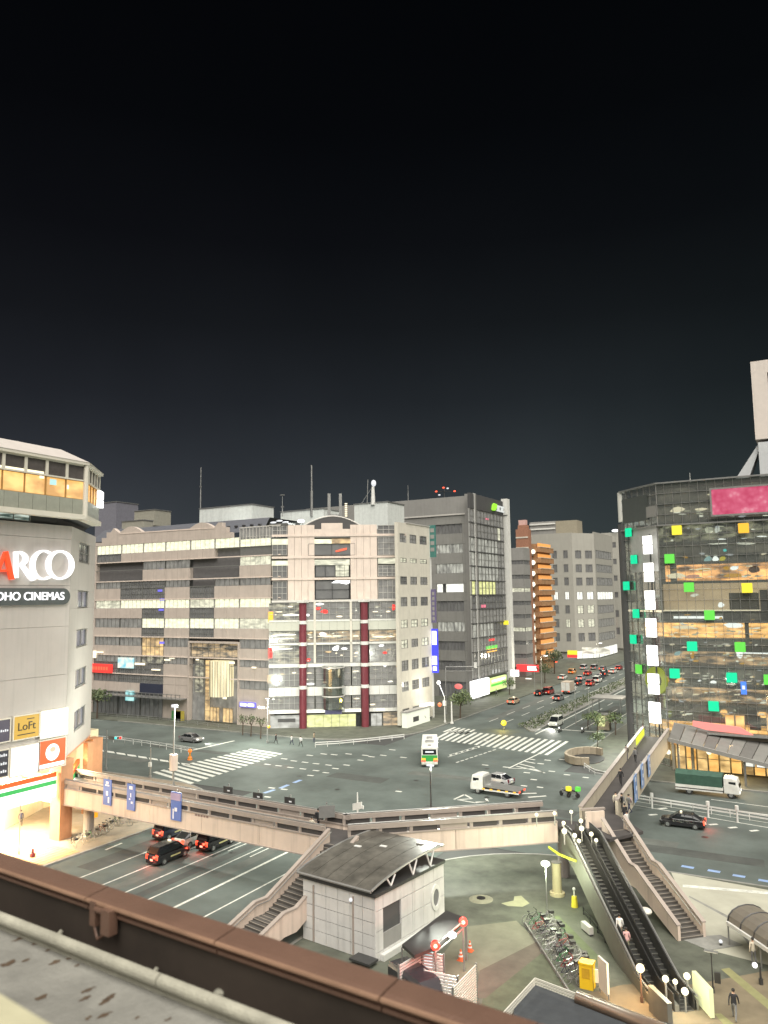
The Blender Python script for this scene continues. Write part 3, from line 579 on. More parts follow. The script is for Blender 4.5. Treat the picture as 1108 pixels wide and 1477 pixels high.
# ground floor shops on the front
window(B1, FM, SM(442), SM(512), 0.1, ZM(1030), MATS['lit_yellow'], 6, 1, t=-0.1, name='shop_window'); window(B1, FM, SM(390), SM(432), 0.1, ZM(1030), litroom('shop_grey', (0.25, 0.25, 0.22), (0.62, 0.62, 0.56), 1.0, 0.6, 1.2), 3, 1, t=-0.1, name='shop_window')
window(B1, FM, SM(533), SM(549), 0.1, ZM(1030), MATS['shop_grey'], 2, 1, t=-0.1, name='shop_window'); window(B1, FM, SM(550), SM(574), 0.1, ZM(1029), MATS['shop_mixed'], 2, 1, t=-0.1, name='shop_window')
piece('shop_door', B1, FM, SM(513), SM(518), 0.0, ZM(1032), -0.3, -0.05, MATS['frame_dark'])
for (xa, xb) in ((442, 468), (497, 519), (397, 425), (541, 552)): piece('shop_sign_light', B1, FM, SM(xa), SM(xb), ZM(1027), ZM(1023.5), 0.1, 0.3, MATS['em_strip'])
piece('shop_sign', B1, FM, SM(468), SM(492), ZM(1030), ZM(1022.5), 0.2, 0.4, mat('violet_sign', (0.16, 0.15, 0.30), 0.5))
piece('poster', B1, FM, SM(401), SM(426), ZM(1040), ZM(1035), -0.02, 0.03, MATS['grey_dark'])
# ---- side along the avenue
def SE(x): return FE.S(x, Y0)
def ZE(y): return FE.Z(y, 600)
ysE = [757, 772, 784.5, 806, 812.5, 832, 843.5, 861, 874, 893, 904.5, 921, 933, 950, 965, 980, 994, 1018, 1040]
for i in range(len(ysE) - 1):
    ya, yb = ysE[i], ysE[i + 1]
    if i % 2 == 0:
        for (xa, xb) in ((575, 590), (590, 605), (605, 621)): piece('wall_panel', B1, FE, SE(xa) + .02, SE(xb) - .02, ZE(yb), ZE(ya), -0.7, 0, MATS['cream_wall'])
    else:
        e = [575, 578, 587.5, 592.5, 602, 607, 617, 621]
        for k in range(0, 7, 2): piece('wall_panel', B1, FE, SE(e[k]) + .02, SE(e[k + 1]) - .02, ZE(yb), ZE(ya), -0.7, 0, MATS['cream_wall'])
        for k in range(1, 6, 2): window(B1, FE, SE(e[k]), SE(e[k + 1]), ZE(yb), ZE(ya), MATS['lit_soft' if (i == 3 or (i == 11 and k != 3) or (i == 9)) else 'dim_blind' if (i + k) % 3 else 'dim_room'], 2, 2, t=-0.15, fw=0.09)
piece('wall_panel', B1, FE, SE(621), FE.L - .05, 0, ZE(757), -0.7, 0.02, MATS['white_wall'])
cw = MB(); cw.fbox(FE, 0, FE.L, ZE(757), ZE(756), -0.7, .15); part('parapet_cap', cw, MATS['frame_white'], B1)
window(B1, FE, SE(580), SE(617), 0.1, ZE(1019), MATS['shop_grey'], 4, 1, t=-0.3, name='shop_window')
SGN = thing('shop_sign', 'long white lit signboard over the side shop of the beige building', 'sign', FE.at(SE(577), 1.2, 0))
sb = MB(); sb.fbox(FE, SE(575), SE(608), ZE(1046), ZE(1022), 0.3, 1.4); part('sign_box', sb, emi('sign_dimwhite', (0.66, 0.68, 0.56), 1.0, 0.5), SGN)
sb = MB(); sb.fbox(FE, SE(584), SE(592), ZE(1037), ZE(1030), 1.41, 1.45); part('sign_print', sb, MATS['grey_dark'], SGN); sb = MB(); sb.fbox(FE, SE(600), SE(614), ZE(1022), ZE(1017), 0.3, 1.5); part('lit_strip', sb, MATS['em_strip'], SGN)
sb = MB(); sb.fbox(FE, SE(574), SE(609), ZE(1022), ZE(1020), 0.2, 1.6); part('sign_hood', sb, MATS['grey_mid'], SGN)
# signs hung on the building
def vsign(name, label, F, x0, x1, y0, y1, m_, marks=None, cat='sign', t=(0.15, 0.5), yref=None):
    s0, s1 = F.S(x0, (y0 + y1) / 2), F.S(x1, (y0 + y1) / 2); z1, z0 = F.Z(y0, x0), F.Z(y1, x0)
    T = thing(name, label, cat, F.at((s0 + s1) / 2, t[1], z0)); b = MB(); b.fbox(F, s0, s1, z0, z1, *t); part('sign_box', b, m_, T)
    for (fx0, fx1, fy0, fy1, mm) in (marks or []):
        b = MB(); b.fbox(F, s0 + (s1 - s0) * fx0, s0 + (s1 - s0) * fx1, z1 + (z0 - z1) * fy1, z1 + (z0 - z1) * fy0, t[1] + .005, t[1] + .06); part('sign_print', b, MATS[mm], T)
    return T
FSg = Fac((-73.0, CE[1] - .4), (-68.0, CE[1] - .4))   # blade signs stand out square from the side wall
vsign('blade_sign', 'tall blue sign with white lettering on the edge of the beige building', FSg, 623, 632.5, 907, 970, MATS['em_blue'], [(0.2, 0.85, 0.05, 0.36, 'em_white'), (0.2, 0.85, 0.62, 0.82, 'em_white'), (0.25, 0.8, 0.86, 0.95, 'em_white')], t=(0, 0.35))
vsign('blade_sign', 'unlit violet sign above the tall blue sign', FSg, 623, 629.5, 850, 898, mat('violet_dark', (0.13, 0.11, 0.22), 0.5), [(0.25, 0.75, 0.08 + 0.15 * i, 0.18 + 0.15 * i, 'grey_mid') for i in range(6)], t=(0, 0.3))
vsign('blade_sign', 'teal unlit banner at the roof corner of the beige building', FSg, 620, 629, 758, 804, mat('teal_sign', (0.05, 0.17, 0.15), 0.5), [(0.2, 0.8, 0.1 + 0.2 * i, 0.22 + 0.2 * i, 'grey_mid') for i in range(4)], t=(0, 0.25))
vsign('shop_sign', 'glowing red shop sign beside the department store wall', FWg, 134, 163, 957, 969, MATS['em_red'], [(0.1 + .13 * i, 0.18 + .13 * i, 0.3, 0.7, 'neon_red') for i in range(6)], t=(0.1, 0.5))
vsign('screen', 'cyan and white video screen on the beige wing', FWg, 172, 194, 948, 963, litroom('screen_cyan', (0.1, 0.62, 0.8), (1, 1, 0.8), 1.0, 0.7, 0.7), t=(0.1, 0.4), cat='screen')
vsign('shop_sign', 'small teal lit sign low on the beige wing', FWg, 183, 194, 996, 1010, litroom('screen_teal', (0.1, 0.55, 0.6), (0.6, 1, 0.95), 1.0, 0.7, 0.7), t=(0.1, 0.4))
vsign('shop_sign', 'violet lit sign over a ground floor shop near the golden atrium', FWg, 348, 370, 1012, 1019, MATS['em_violet'], [(0.05, 0.45, 0.2, 0.8, 'em_white'), (0.55, 0.95, 0.2, 0.8, 'em_white')], t=(0.1, 0.5))
for k, (x, y, m_) in enumerate([(227, 850, 0), (229, 878, 0), (230, 863, 0), (231, 926, 0), (228, 820, 0)]): piece('blue_light', B1, FWg, FWg.S(x), FWg.S(x + 7), FWg.Z(y + 3, 250), FWg.Z(y, 250), -0.1, -0.05, MATS['em_violet'])
for a in ((138, 142, 942, 953), (143, 152, 943, 945), (240, 248, 951, 953), (247, 254, 949, 950), (198, 212, 958, 961), (222, 234, 966, 968), (285, 289, 949, 951), (333, 340, 951, 954), (306, 312, 960, 963), (324, 329, 1000, 1003), (365, 371, 957, 959)):
    piece('spot_light', B1, FWg, FWg.S(a[0]), FWg.S(a[1]), FWg.Z(a[3], 250), FWg.Z(a[2], 250), 0.15, 0.3, MATS['em_warm'])
aw = MB(); aw.fbox(FWg, FWg.S(139), FWg.S(272), FWg.Z(1003, 200) - .1, FWg.Z(1003, 200) + .1, 0, 2.2)
for i in range(24): s = FWg.S(139) + (FWg.S(272) - FWg.S(139)) * i / 23; aw.fbox(FWg, s - .05, s + .05, FWg.Z(1003, 200) + .1, FWg.Z(1003, 200) + .9, 2.05, 2.15)
aw.fbox(FWg, FWg.S(139), FWg.S(272), FWg.Z(1003, 200) + .9, FWg.Z(1003, 200) + 1, 2.0, 2.2); part('awning_deck', aw, MATS['metal_grey'], B1)
for k, xx in enumerate((238, 262)): vsign('shop_banner', ['green shop banner standing under the deck of the beige wing', 'yellow shop banner standing beside the golden atrium'][k], FWg, 253 if k == 0 else 258, 266 if k == 0 else 270, 1024, 1047, mat('banner_green', (0.05, 0.22, 0.06), 0.6) if k == 0 else mat('banner_yellow', (0.4, 0.33, 0.06), 0.6), t=(0.8, 1.1), cat='banner')
# ================================================================== 2. department store on the left
mat('store_wall', (0.455, 0.42, 0.39), 0.65, var=0.05, scale=0.35, streak=0.10)
mat('store_light', (0.60, 0.57, 0.49), 0.6, var=0.06, scale=0.5)
mat('column_stone', (0.46, 0.23, 0.12), 0.5, var=0.12, scale=1.0, streak=0.1)
B2 = thing('department_store', 'beige department store with glowing white and red sign letters', 'building', (-78, 55, 0))
PC = (-71.0, 56.5); PE = (PC[0] - 0.64 * 14.3, PC[1] + 0.768 * 14.3)
FP = Fac((-71.0, 20.0), PC); FQ = Fac(PC, PE)
zTop = FP.Z(759, 103); zBot = FP.Z(1092, 97)
def SP(x, y=900): return FP.S(x, y)
def ZP(y): return FP.Z(y, 98)
cb = MB(); cb.prism([(-71.6, 20), (PC[0] - .6, PC[1] - .1), (PE[0] - .5, PE[1] - .3), (-95, 72), (-95, 20)], zBot, zTop - .3); part('building_core', cb, MATS['grey_dark'], B2)
# cladding panels between the joints seen on the wall
zj = [zBot, ZP(1065), ZP(980), ZP(905), ZP(860), ZP(780), zTop]
zj = sorted(set([zBot, FP.Z(972, 98), FP.Z(903, 98), FP.Z(845, 98), FP.Z(778, 98), zTop]))
for i in range(len(zj) - 1):
    for a, b in ((0.0, 14.0), (14.0, 26.0), (26.0, FP.L)): piece('wall_panel', B2, FP, a + .015, b - .015, zj[i] + .015, zj[i + 1] - .015, -0.6, 0, MATS['store_wall'])
# chamfer with five square windows
ws = [(783, 812), (852, 877), (907, 932), (962, 988), (1018, 1046)]
wx0, wx1 = 0.30 * FQ.L, 0.74 * FQ.L; wz = [(FQ.Z(b, 120), FQ.Z(a, 120)) for a, b in ws]
ed = sorted([zBot, zTop] + [z for p in wz for z in p])
for i in range(len(ed) - 1):
    if any(abs(ed[i] - p[0]) < 1e-6 for p in wz):
        piece('wall_panel', B2, FQ, 0.01, wx0, ed[i], ed[i + 1], -0.5, 0, MATS['store_wall']); piece('wall_panel', B2, FQ, wx1, FQ.L, ed[i], ed[i + 1], -0.5, 0, MATS['store_wall'])
    else: piece('wall_panel', B2, FQ, 0.01, FQ.L, ed[i] + .01, ed[i + 1] - .01, -0.5, 0, MATS['store_wall'])
for k, (a, b) in enumerate(wz): window(B2, FQ, wx0 + .05, wx1 - .05, a + .05, b - .05, MATS['dim_room'] if k == 0 else litroom('pane_blue', (0.05, 0.05, 0.085), (0.085, 0.085, 0.13), 1.0, .5, .4), 2, 1 if k else 2, t=-0.25, fw=0.1)  # blue panes: a faint bluish glow is put into the pane itself
# dark recessed floor, then the flared glass storey on top
cb = MB(); cb.prism([(-71.4, 20), (PC[0] - .5, PC[1] - 1.6), (PE[0] + 1.5, PE[1] - 3.0), (-95, 66), (-95, 20)], zTop - .3, FP.Z(738, 100)); part('recessed_floor', cb, MATS['grey_dark'], B2)
window(B2, Fac((-71.3, 20), (-71.3, 53)), 1, 31.5, zTop + .15, zTop + 1.3, litroom('shop_teal', (0.02, 0.05, 0.04), (0.62, 0.72, 0.62), 1.0, 0.5, 3.0, (0.42, 0.66)), 16, 1, t=0.02, name='window')
DC = (-69.6, 57.0); DE = (DC[0] - 0.62 * 16.2, DC[1] + 0.785 * 16.2)
DE = endpx(DC, DE, 139.5); FD = Fac((-69.6, 20), DC); FX = Fac(DC, DE)
def ZD(y): return FD.Z(y, 104)
lev = [(ZD(748), ZD(741), 'band', 0.25), (ZD(741), ZD(719), 'glassrail', 0.0), (ZD(719), ZD(692), 'amber', -0.15), (ZD(692), ZD(668), 'upper', -0.05), (ZD(668), ZD(664), 'band', 0.35)]
cb = MB(); cb.prism([(-70.6, 20), (DC[0] - .9, DC[1] - .2), (DE[0] + .2, DE[1] - .8), (-96, 76), (-96, 20)], ZD(746), ZD(666)); part('storey_core', cb, MATS['grey_dark'], B2)
cb = MB(); zr0, zr1 = ZD(664), ZD(664) + 1.7
cb.add([(-69.2, 20, zr0), (DC[0] + .4, DC[1] + .2, zr0), (DE[0], DE[1] + .6, zr0), (-98, 78, zr0), (-98, 20, zr0), (-72.4, 20, zr1), (DC[0] - 3.2, DC[1] - .8, zr1), (DE[0] - 1.4, DE[1] - 2.0, zr1), (-98, 74, zr1), (-98, 20, zr1)],
       [(0, 1, 6, 5), (1, 2, 7, 6), (2, 3, 8, 7), (5, 6, 7, 8, 9), (4, 3, 2, 1, 0)]); part('roof', cb, MATS['store_wall'], B2)
for (a, b, k, t) in lev:
    for F in (FD, FX):
        if k == 'band': piece('band_course', B2, F, 0, F.L + .2, a, b, -0.8, t, MATS['store_light'])
        elif k == 'glassrail':
            n = max(4, int(F.L / 1.6))
            for i in range(n): piece('rail_panel', B2, F, F.L * i / n + .02, F.L * (i + 1) / n - .02, a, b, -0.2, t, mat('rail_green', (0.30, 0.31, 0.26), 0.35, var=0.08))
        else:
            n = max(5, int(F.L / 2.4))
            for i in range(n):
                mm = MATS['lit_amber'] if k == 'amber' else mat('upper_glass', (0.10, 0.09, 0.085), 0.2, var=0.2)
                window(B2, F, F.L * i / n, F.L * (i + 1) / n, a, b, mm, 1, 1, fm=MATS['store_light'] if k == 'upper' else mat('frame_gold', (0.34, 0.2, 0.07), 0.4), t=t, fw=0.16 if k == 'upper' else 0.05)
    cbm = MB(); cbm.tube((DC[0], DC[1], a), (DC[0], DC[1], b), 0.3, n=8)
cp = MB(); cp.tube((DC[0] + .05, DC[1], ZD(746)), (DC[0] + .05, DC[1], ZD(666)), 0.28, n=10); part('corner_post', cp, MATS['store_light'], B2)
cl_ = MB(); cl_.fbox(FD, 20, FD.L - 5.2, ZD(691), ZD(686.5), -0.13, -0.06); part('cove_light', cl_, emi('em_cove', (1, 0.9, 0.6), 1.5), B2)
for a in ((58, 64, 690, 696, 'em_warm'), (73, 82, 695, 703, 'em_cyan2'), (98, 100, 700, 706, 'em_warm')):
    emi('em_cyan2', (0.5, 0.8, 0.8), 0.9); piece('window_glow', B2, FD, FD.S(a[0], 700), FD.S(a[1], 700), ZD(a[3]), ZD(a[2]), -0.14, -0.06, MATS[a[4]])
for a, b in ((704, 715), (717, 728)): piece('lit_sign_square', B2, FX, FX.L - 1.6, FX.L, FX.Z(b, 134), FX.Z(a, 134), 0.05, 0.5, MATS['em_white'])
fr = MB(); zt_ = ZD(664) + 1.7; za = FD.Z(624, 30)
for (x, y) in ((-75, 44), (-75, 48.6), (-75, 51.2)): fr.tube((x, y, zt_ - .2), (x, y, za), 0.16, n=6)
fr.bar((-75, 30, za), (-75, 51.3, za), .25, .25); fr.tube((-75, 52.2, zt_ - .2), (-75, 52.2, za + .3), 0.3, n=8); part('roof_frame', fr, MATS['metal_grey'], B2)
# ---- sign letters (built from strokes, thick and thin)
def ring(F, cs, cz, rs, rz_, th_side, th_top, a0, a1, t0, t1, n=26):
    """elliptical bowl whose stroke is thicker at the sides"""
    b = MB(); outp = []; inn = []
    for i in range(n + 1):
        a = math.radians(a0 + (a1 - a0) * i / n); c, s = math.cos(a), math.sin(a)
        outp.append((cs + rs * c, cz + rz_ * s)); inn.append((cs + (rs - th_side) * c, cz + (rz_ - th_top) * s))
    for i in range(n): b.fprism(F, [outp[i], outp[i + 1], inn[i + 1], inn[i]], t0, t1)
    return b
emi('sign_white', (1, 1, 1), 1.7); emi('sign_red', (1, 0.07, 0.02), 1.4)
SG = thing('store_sign', 'glowing white capital letters with a red A on the beige store wall', 'sign', FP.at(SP(55), 0.2, ZP(840)))
def q2(x, y): return FP.px(x, y)
def lt(name, mb_, m_='sign_white'): part(name, mb_, MATS[m_], SG)
b = ring(FP, *q2(84.5, 815), (SP(105) - SP(65)) / 2, (ZP(794) - ZP(835.5)) / 2, 0.50, 0.17, 0, 360, 0.12, 0.42); lt('letter_o', b)
b = ring(FP, *q2(61, 815), (SP(79) - SP(40)) / 2 * 0.98, (ZP(794) - ZP(835.5)) / 2, 0.50, 0.17, 58, 302, 0.10, 0.38); lt('letter_c', b)
b = MB(); b.fprism(FP, [q2(18, 796), q2(23.5, 796), q2(23.5, 833), q2(18, 834)], .12, .4)
rb_ = ring(FP, *q2(25, 806), SP(38) - SP(25), ZP(796) - ZP(806), 0.52, 0.22, -90, 90, .12, .4, 14); b.v, b.f = b.v, b.f; k0 = len(b.v); b.v += rb_.v; b.f += [tuple(i + k0 for i in f) for f in rb_.f]
b.fprism(FP, [q2(26, 815), q2(32, 815), q2(49, 836), q2(43, 838), q2(38, 833)], .12, .4); lt('letter_r', b)
b = MB(); b.fprism(FP, [q2(3.5, 796), q2(8.5, 795), q2(18, 835.5), q2(11.5, 836)], .12, .4); b.fprism(FP, [q2(3.5, 796), q2(6, 800), q2(-9, 838), q2(-12, 838)], .12, .4); b.fprism(FP, [q2(-4, 822), q2(12, 821), q2(12.5, 824), q2(-5, 825)], .12, .38); lt('letter_a', b, 'sign_red')
b = MB(); b.fprism(FP, [q2(-34, 798), q2(-28, 798), q2(-28, 837), q2(-34, 838)], .12, .4); rb_ = ring(FP, *q2(-27, 808), SP(-13) - SP(-27), ZP(798) - ZP(808.5), 0.5, 0.22, -90, 90, .12, .4, 14); k0 = len(b.v); b.v += rb_.v; b.f += [tuple(i + k0 for i in f) for f in rb_.f]; lt('letter_p', b)
C_ = thing('cinema_sign', 'dark rounded signboard reading TOHO CINEMAS in white lights', 'sign', FP.at(SP(50), 0.2, ZP(860)))
x1, y1 = q2(99.5, 859.5); hh = (FP.Z(847, 60) - FP.Z(871, 60)) / 2; cz_ = FP.Z(860.5, 60); pts = [(0.5 + 15, cz_ + hh), (0.5 + 15, cz_ - hh)] + [(x1 - hh + hh * math.cos(math.radians(a)), cz_ + hh * math.sin(math.radians(a))) for a in range(-90, 91, 15)]
pts = [(max(p[0], 20), p[1]) for p in pts]; b = MB(); b.fprism(FP, pts, 0.02, 0.22); part('sign_board', b, mat('board_grey', (0.08, 0.09, 0.09), 0.5), C_)
text('lettering', 'TOHO CINEMAS', 1.18, MATS['sign_white'], C_, FP, x1 - 0.8, cz_, 0.3, 0.05, 'RIGHT')
# ---- tenant boards: two rows of square panels
TB = {}
boards = [(-34, -12, 1041, 1075, 'tb_dark'), (-11, 12, 1035, 1070, 'tb_plum'), (18, 54, 1027, 1063, 'tb_yellow'), (57, 95, 1019, 1060, 'tb_white'), (-38, -14, 1084, 1125, 'tb_white'), (-12, 11.5, 1079, 1120, 'tb_dark'), (15.5, 55, 1070, 1113, 'tb_white'), (56, 93, 1061, 1104, 'tb_red')]
emi('tb_white', (1, 1, 0.97), 2.4, sample=True); emi('tb_red', (1, 0.13, 0.03), 1.0); mat('tb_dark', (0.03, 0.03, 0.045), 0.4); mat('tb_plum', (0.06, 0.05, 0.085), 0.4); emi('tb_yellow', (0.62, 0.38, 0.05), 0.9)
lab = {0: 'dark tenant board at the far end of the upper board row', 1: 'plum coloured tenant board beside the yellow one on the store wall', 2: 'yellow tenant board with black script on the store wall', 3: 'blank white lit tenant board, uppermost at the store corner',
       4: 'white tenant board at the far end of the lower board row', 5: 'black tenant board with white lettering below the plum board', 6: 'glaring white tenant board beside the red one', 7: 'red lit tenant board with a round white emblem'}
for k, (xa, xb, ya, yb, mm) in enumerate(boards):
    xm = (xa + xb) / 2; s0, s1 = FP.S(xa, 1065), FP.S(xb, 1065); z1, z0 = FP.Z(ya + 2, xb), FP.Z(yb - 2, xb)
    T = thing('tenant_board', lab[k], 'sign', FP.at((s0 + s1) / 2, 0.2, z0), group='tenant boards on the store wall'); b = MB(); b.fbox(FP, s0, s1, z0, z1, 0.02, 0.18); part('panel', b, MATS[mm], T)
    b = MB(); b.fbox(FP, s0 - .12, s1 + .12, z0 - .12, z0, 0.02, 0.22); b.fbox(FP, s0 - .12, s1 + .12, z1, z1 + .12, 0.02, 0.22); b.fbox(FP, s0 - .12, s0, z0, z1, 0.02, 0.22); b.fbox(FP, s1, s1 + .12, z0, z1, 0.02, 0.22); part('frame', b, MATS['store_light'], T)
    w_, h_ = s1 - s0, z1 - z0
    if mm == 'tb_yellow': text('lettering', 'LoFt', h_ * 0.5, MATS['black'], T, FP, s0 + w_ * .5, z0 + h_ * .52, 0.2, 0.02); b = MB(); b.fbox(FP, s0 + w_ * .15, s0 + w_ * .85, z0 + h_ * .16, z0 + h_ * .2, .18, .2); b.fbox(FP, s0 + w_ * .5, s0 + w_ * .8, z0 + h_ * .82, z0 + h_ * .86, .18, .2); part('print_line', b, MATS['black'], T)
    if mm == 'tb_red':
        b = MB(); c1 = (s0 + w_ * .5, z0 + h_ * .55); b.fprism(FP, [(c1[0] + w_ * .26 * math.cos(math.radians(a)), c1[1] + h_ * .3 * math.sin(math.radians(a))) for a in range(0, 360, 18)], .18, .22); b.fbox(FP, s0 + .1, s1 - .1, z0 + .08, z0 + h_ * .16, .18, .21); part('emblem', b, MATS['em_white'], T)
        b = MB(); b.fprism(FP, [(c1[0] + w_ * .12 * math.cos(math.radians(a)), c1[1] + h_ * .10 + h_ * .10 * math.sin(math.radians(a))) for a in range(0, 360, 30)], .221, .235); part('emblem_centre', b, emi('emblem_pink', (1, .5, .35), 1.0), T)
    if mm in ('tb_dark', 'tb_plum') and k in (1, 5):
        b = MB()
        for r_ in range(3 if k == 5 else 1):
            zc = z0 + h_ * ((.82, .5, .2)[r_] if k == 5 else .5)
            for i in range(5): b.fbox(FP, s0 + w_ * (.3 + .13 * i), s0 + w_ * (.38 + .13 * i), zc - h_ * .05, zc + h_ * (.06 if i % 2 else .03), .18, .2)
        part('lettering', b, emi('em_soft', (0.8, 0.82, 0.85), 0.9), T)
# ---- ground floor: shop with red, orange, green striped fascia, columns, lit hall
ST = thing('convenience_store_sign', 'white lit shop fascia with red and green stripes below the tenant boards', 'sign', FP.at(SP(40), 0.3, 4.5))
def strip(F, pts, t0, t1, m_, nm, T): b = MB(); b.fprism(F, pts, t0, t1); part(nm, b, m_, T)
emi('fascia_white', (1, 0.98, 0.9), 2.2, sample=True); emi('stripe_red', (1, 0.12, 0.02), 1.1); emi('stripe_orange', (1, 0.3, 0.02), 1.1); emi('stripe_green', (0.05, 0.5, 0.12), 0.9)
FS1 = Fac((-71.9, 20), (-71.9, 56.2)); s_e = FS1.L - .2
zf = lambda y: FS1.Z(y, 70)
for (ya, yb, m_, nm) in ((1115, 1121.5, 'stripe_red', 'red_stripe'), (1121.5, 1126, 'fascia_white', 'white_stripe'), (1126, 1132, 'stripe_green', 'green_stripe'), (1132, 1150, 'fascia_white', 'white_panel')): strip(FS1, [(2, zf(yb)), (s_e, zf(yb)), (s_e, zf(ya)), (2, zf(ya))], 0, 0.35, MATS[m_], nm, ST)
FS2 = Fac((-72.1, 57.2), (PE[0] - .6, PE[1] - 1.6)); s2 = 8.5; zg = lambda y: FS2.Z(y, 100)
for (ya, yb, m_, nm) in ((1102, 1108, 'stripe_red', 'red_stripe'), (1108, 1116, 'stripe_green', 'green_stripe'), (1116, 1134, 'fascia_white', 'white_panel')): strip(FS2, [(.6, zg(yb)), (s2, zg(yb)), (s2, zg(ya)), (.6, zg(ya))], 0.5, 0.85, MATS[m_], nm, ST)
SO = (FP, FS1)
sf = MB(); sf.prism([(-71.0, 20), (PC[0] - .1, PC[1]), (PE[0], PE[1]), (-95, 70), (-95, 20)], zBot - .25, zBot - .02); part('soffit', sf, mat('soffit_orange', (0.55, 0.24, 0.12), 0.5), B2)
bw = MB(); bw.prism([(-80, 20), (-80, 56), (-84, 64), (-84, 72), (-94, 72), (-94, 20)], 0.13, zBot - .26); part('shop_wall', bw, mat('shop_cream', (0.75, 0.66, 0.45), 0.6, var=0.1), B2)
FS3 = Fac((-79.9, 20), (-79.9, 56))
for i in range(7): window(B2, FS3, 10 + 3.6 * i, 13.2 + 3.6 * i, 0.2, 4.2, MATS['lit_gold'] if i % 3 == 1 else litroom('lit_shop', (0.95, 0.8, 0.5), (1.5, 1.4, 1.1), 1.0, .6, 1.2), 2, 1, t=0.12, fm=mat('frame_tan', (0.5, 0.36, 0.2), .5), name='shop_window')
for (x, y, w_) in ((-71.9, 57.0, 1.55), (-79.2, 67.2, 1.5), (-71.9, 44.0, 1.5), (-77.4, 64.9, 0.8)): 
    b = MB(); b.box(x - w_ / 2, x + w_ / 2, y - w_ / 2, y + w_ / 2, 0.13, zBot - .26); part('column', b, MATS['column_stone'], B2)
for i in range(6):
    l = lamp('hall_light', 'AREA', (-75.6, 36 + 4.4 * i, zBot - .5), 1300, (1, 0.80, 0.50), 3.0); l.parent = B2; l.location = Vector(l.location) - wl(B2)
    b = MB(); b.box(-76.8, -74.4, 35.7 + 4.4 * i, 36.3 + 4.4 * i, zBot - .4, zBot - .3); part('ceiling_lamp', b, MATS['em_warm'], B2)
for i in range(10): bb = MB(); bb.prism([(-66.9, 40 + i), (-66.5, 40 + i), (-66.5, 40.9 + i), (-66.9, 40.9 + i)], .13, .34); 
for i in range(7): b = MB(); b.box(-70.6 + .62 * i, -70.1 + .62 * i, 44, 55, 0.13, 0.15); struct('paving_band', b, mat('pave_orange', (0.42, 0.25, 0.12), .7, var=.15), PVW)

# ================================================================== 3. grey office tower
B3 = thing('office_tower', 'dark grey office tower with a glass side and green leaf sign', 'building', (-85, 195, 0))
GC = (-74.4, 179.3); FL_ = Fac((-126, 179.3), GC); FR_ = Fac(GC, (-74.0, 221.0)); FR_ = Fac(GC, FR_.at(FR_.S(731), 0, 0)[:2])
zT = FL_.Z(715, 677); ZL = lambda y: FL_.Z(y, 650); ZR = lambda y: FR_.Z(y, 705); SL = lambda x: FL_.S(x, 850); SR = lambda x: FR_.S(x, 850)
cb = MB(); cb.prism([(-126, 180.2), (GC[0] - .8, 180.2), (-74.8, FR_.at(FR_.L, 0, 0).y), (-126, FR_.at(FR_.L, 0, 0).y)], 0, zT - .4); part('building_core', cb, MATS['grey_dark'], B3)
# plain wall left of the windows, panels by storey
ybs = [742, 756, 770, 785, 798, 813, 827, 842, 854.5, 867, 882, 897, 911, 925, 938, 953, 967, 983, 1010]
for i in range(len(ybs) - 1):
    z1, z0 = ZL(ybs[i]), max(0.05, ZL(ybs[i + 1]))
    piece('wall_panel', B3, FL_, 0, SL(605) - .02, z0 + .015, z1 - .015, -.7, 0, MATS['grey_wall']); piece('wall_panel', B3, FL_, SL(605), SL(630) - .02, z0 + .015, z1 - .015, -.7, 0, MATS['grey_wall'])
    piece('wall_panel', B3, FL_, SL(669), SL(673.5), z0 + .015, z1 - .015, -.7, 0, MATS['grey_wall'])
    if i % 2 == 0: piece('wall_panel', B3, FL_, SL(630), SL(669) - .02, z0, z1, -.7, 0.05, MATS['grey_wall'])
    else:
        k = i // 2; mm = {0: 'dim_room', 1: 'lit_soft', 2: 'lit_soft', 3: 'lit_white', 4: 'dim_room', 5: 'lit_soft', 6: 'dim_room', 7: 'dim_room', 8: 'dim_room'}[k]
        mm = {'lit_soft': 'blind_grey'}.get(mm, mm); litroom('blind_grey', (0.14, 0.14, 0.12), (0.5, 0.5, 0.42), 1.0, 1.6, 0.5)
        if k == 3: window(B3, FL_, SL(630), SL(639), z0, z1, MATS['lit_white'], 1, 1); window(B3, FL_, SL(643), SL(669), z0, z1, MATS['lit_white'], 1, 1)
        else: window(B3, FL_, SL(630), SL(669), z0, z1, MATS[mm], 8, 1)
piece('parapet_band', B3, FL_, 0, SL(674), ZL(742), ZL(717), -.8, .25, MATS['grey_mid']); piece('parapet_line', B3, FL_, 0, SL(674), ZL(743.5), ZL(741.5), 0, .3, MATS['frame_white'])
piece('corner_fin', B3, FL_, SL(674), FL_.L + .1, 0, zT + .5, -.8, .3, MATS['grey_mid']); piece('corner_fin', B3, FL_, SL(679), FL_.L + .15, 0, zT + .5, .3, .45, MATS['metal_white'])
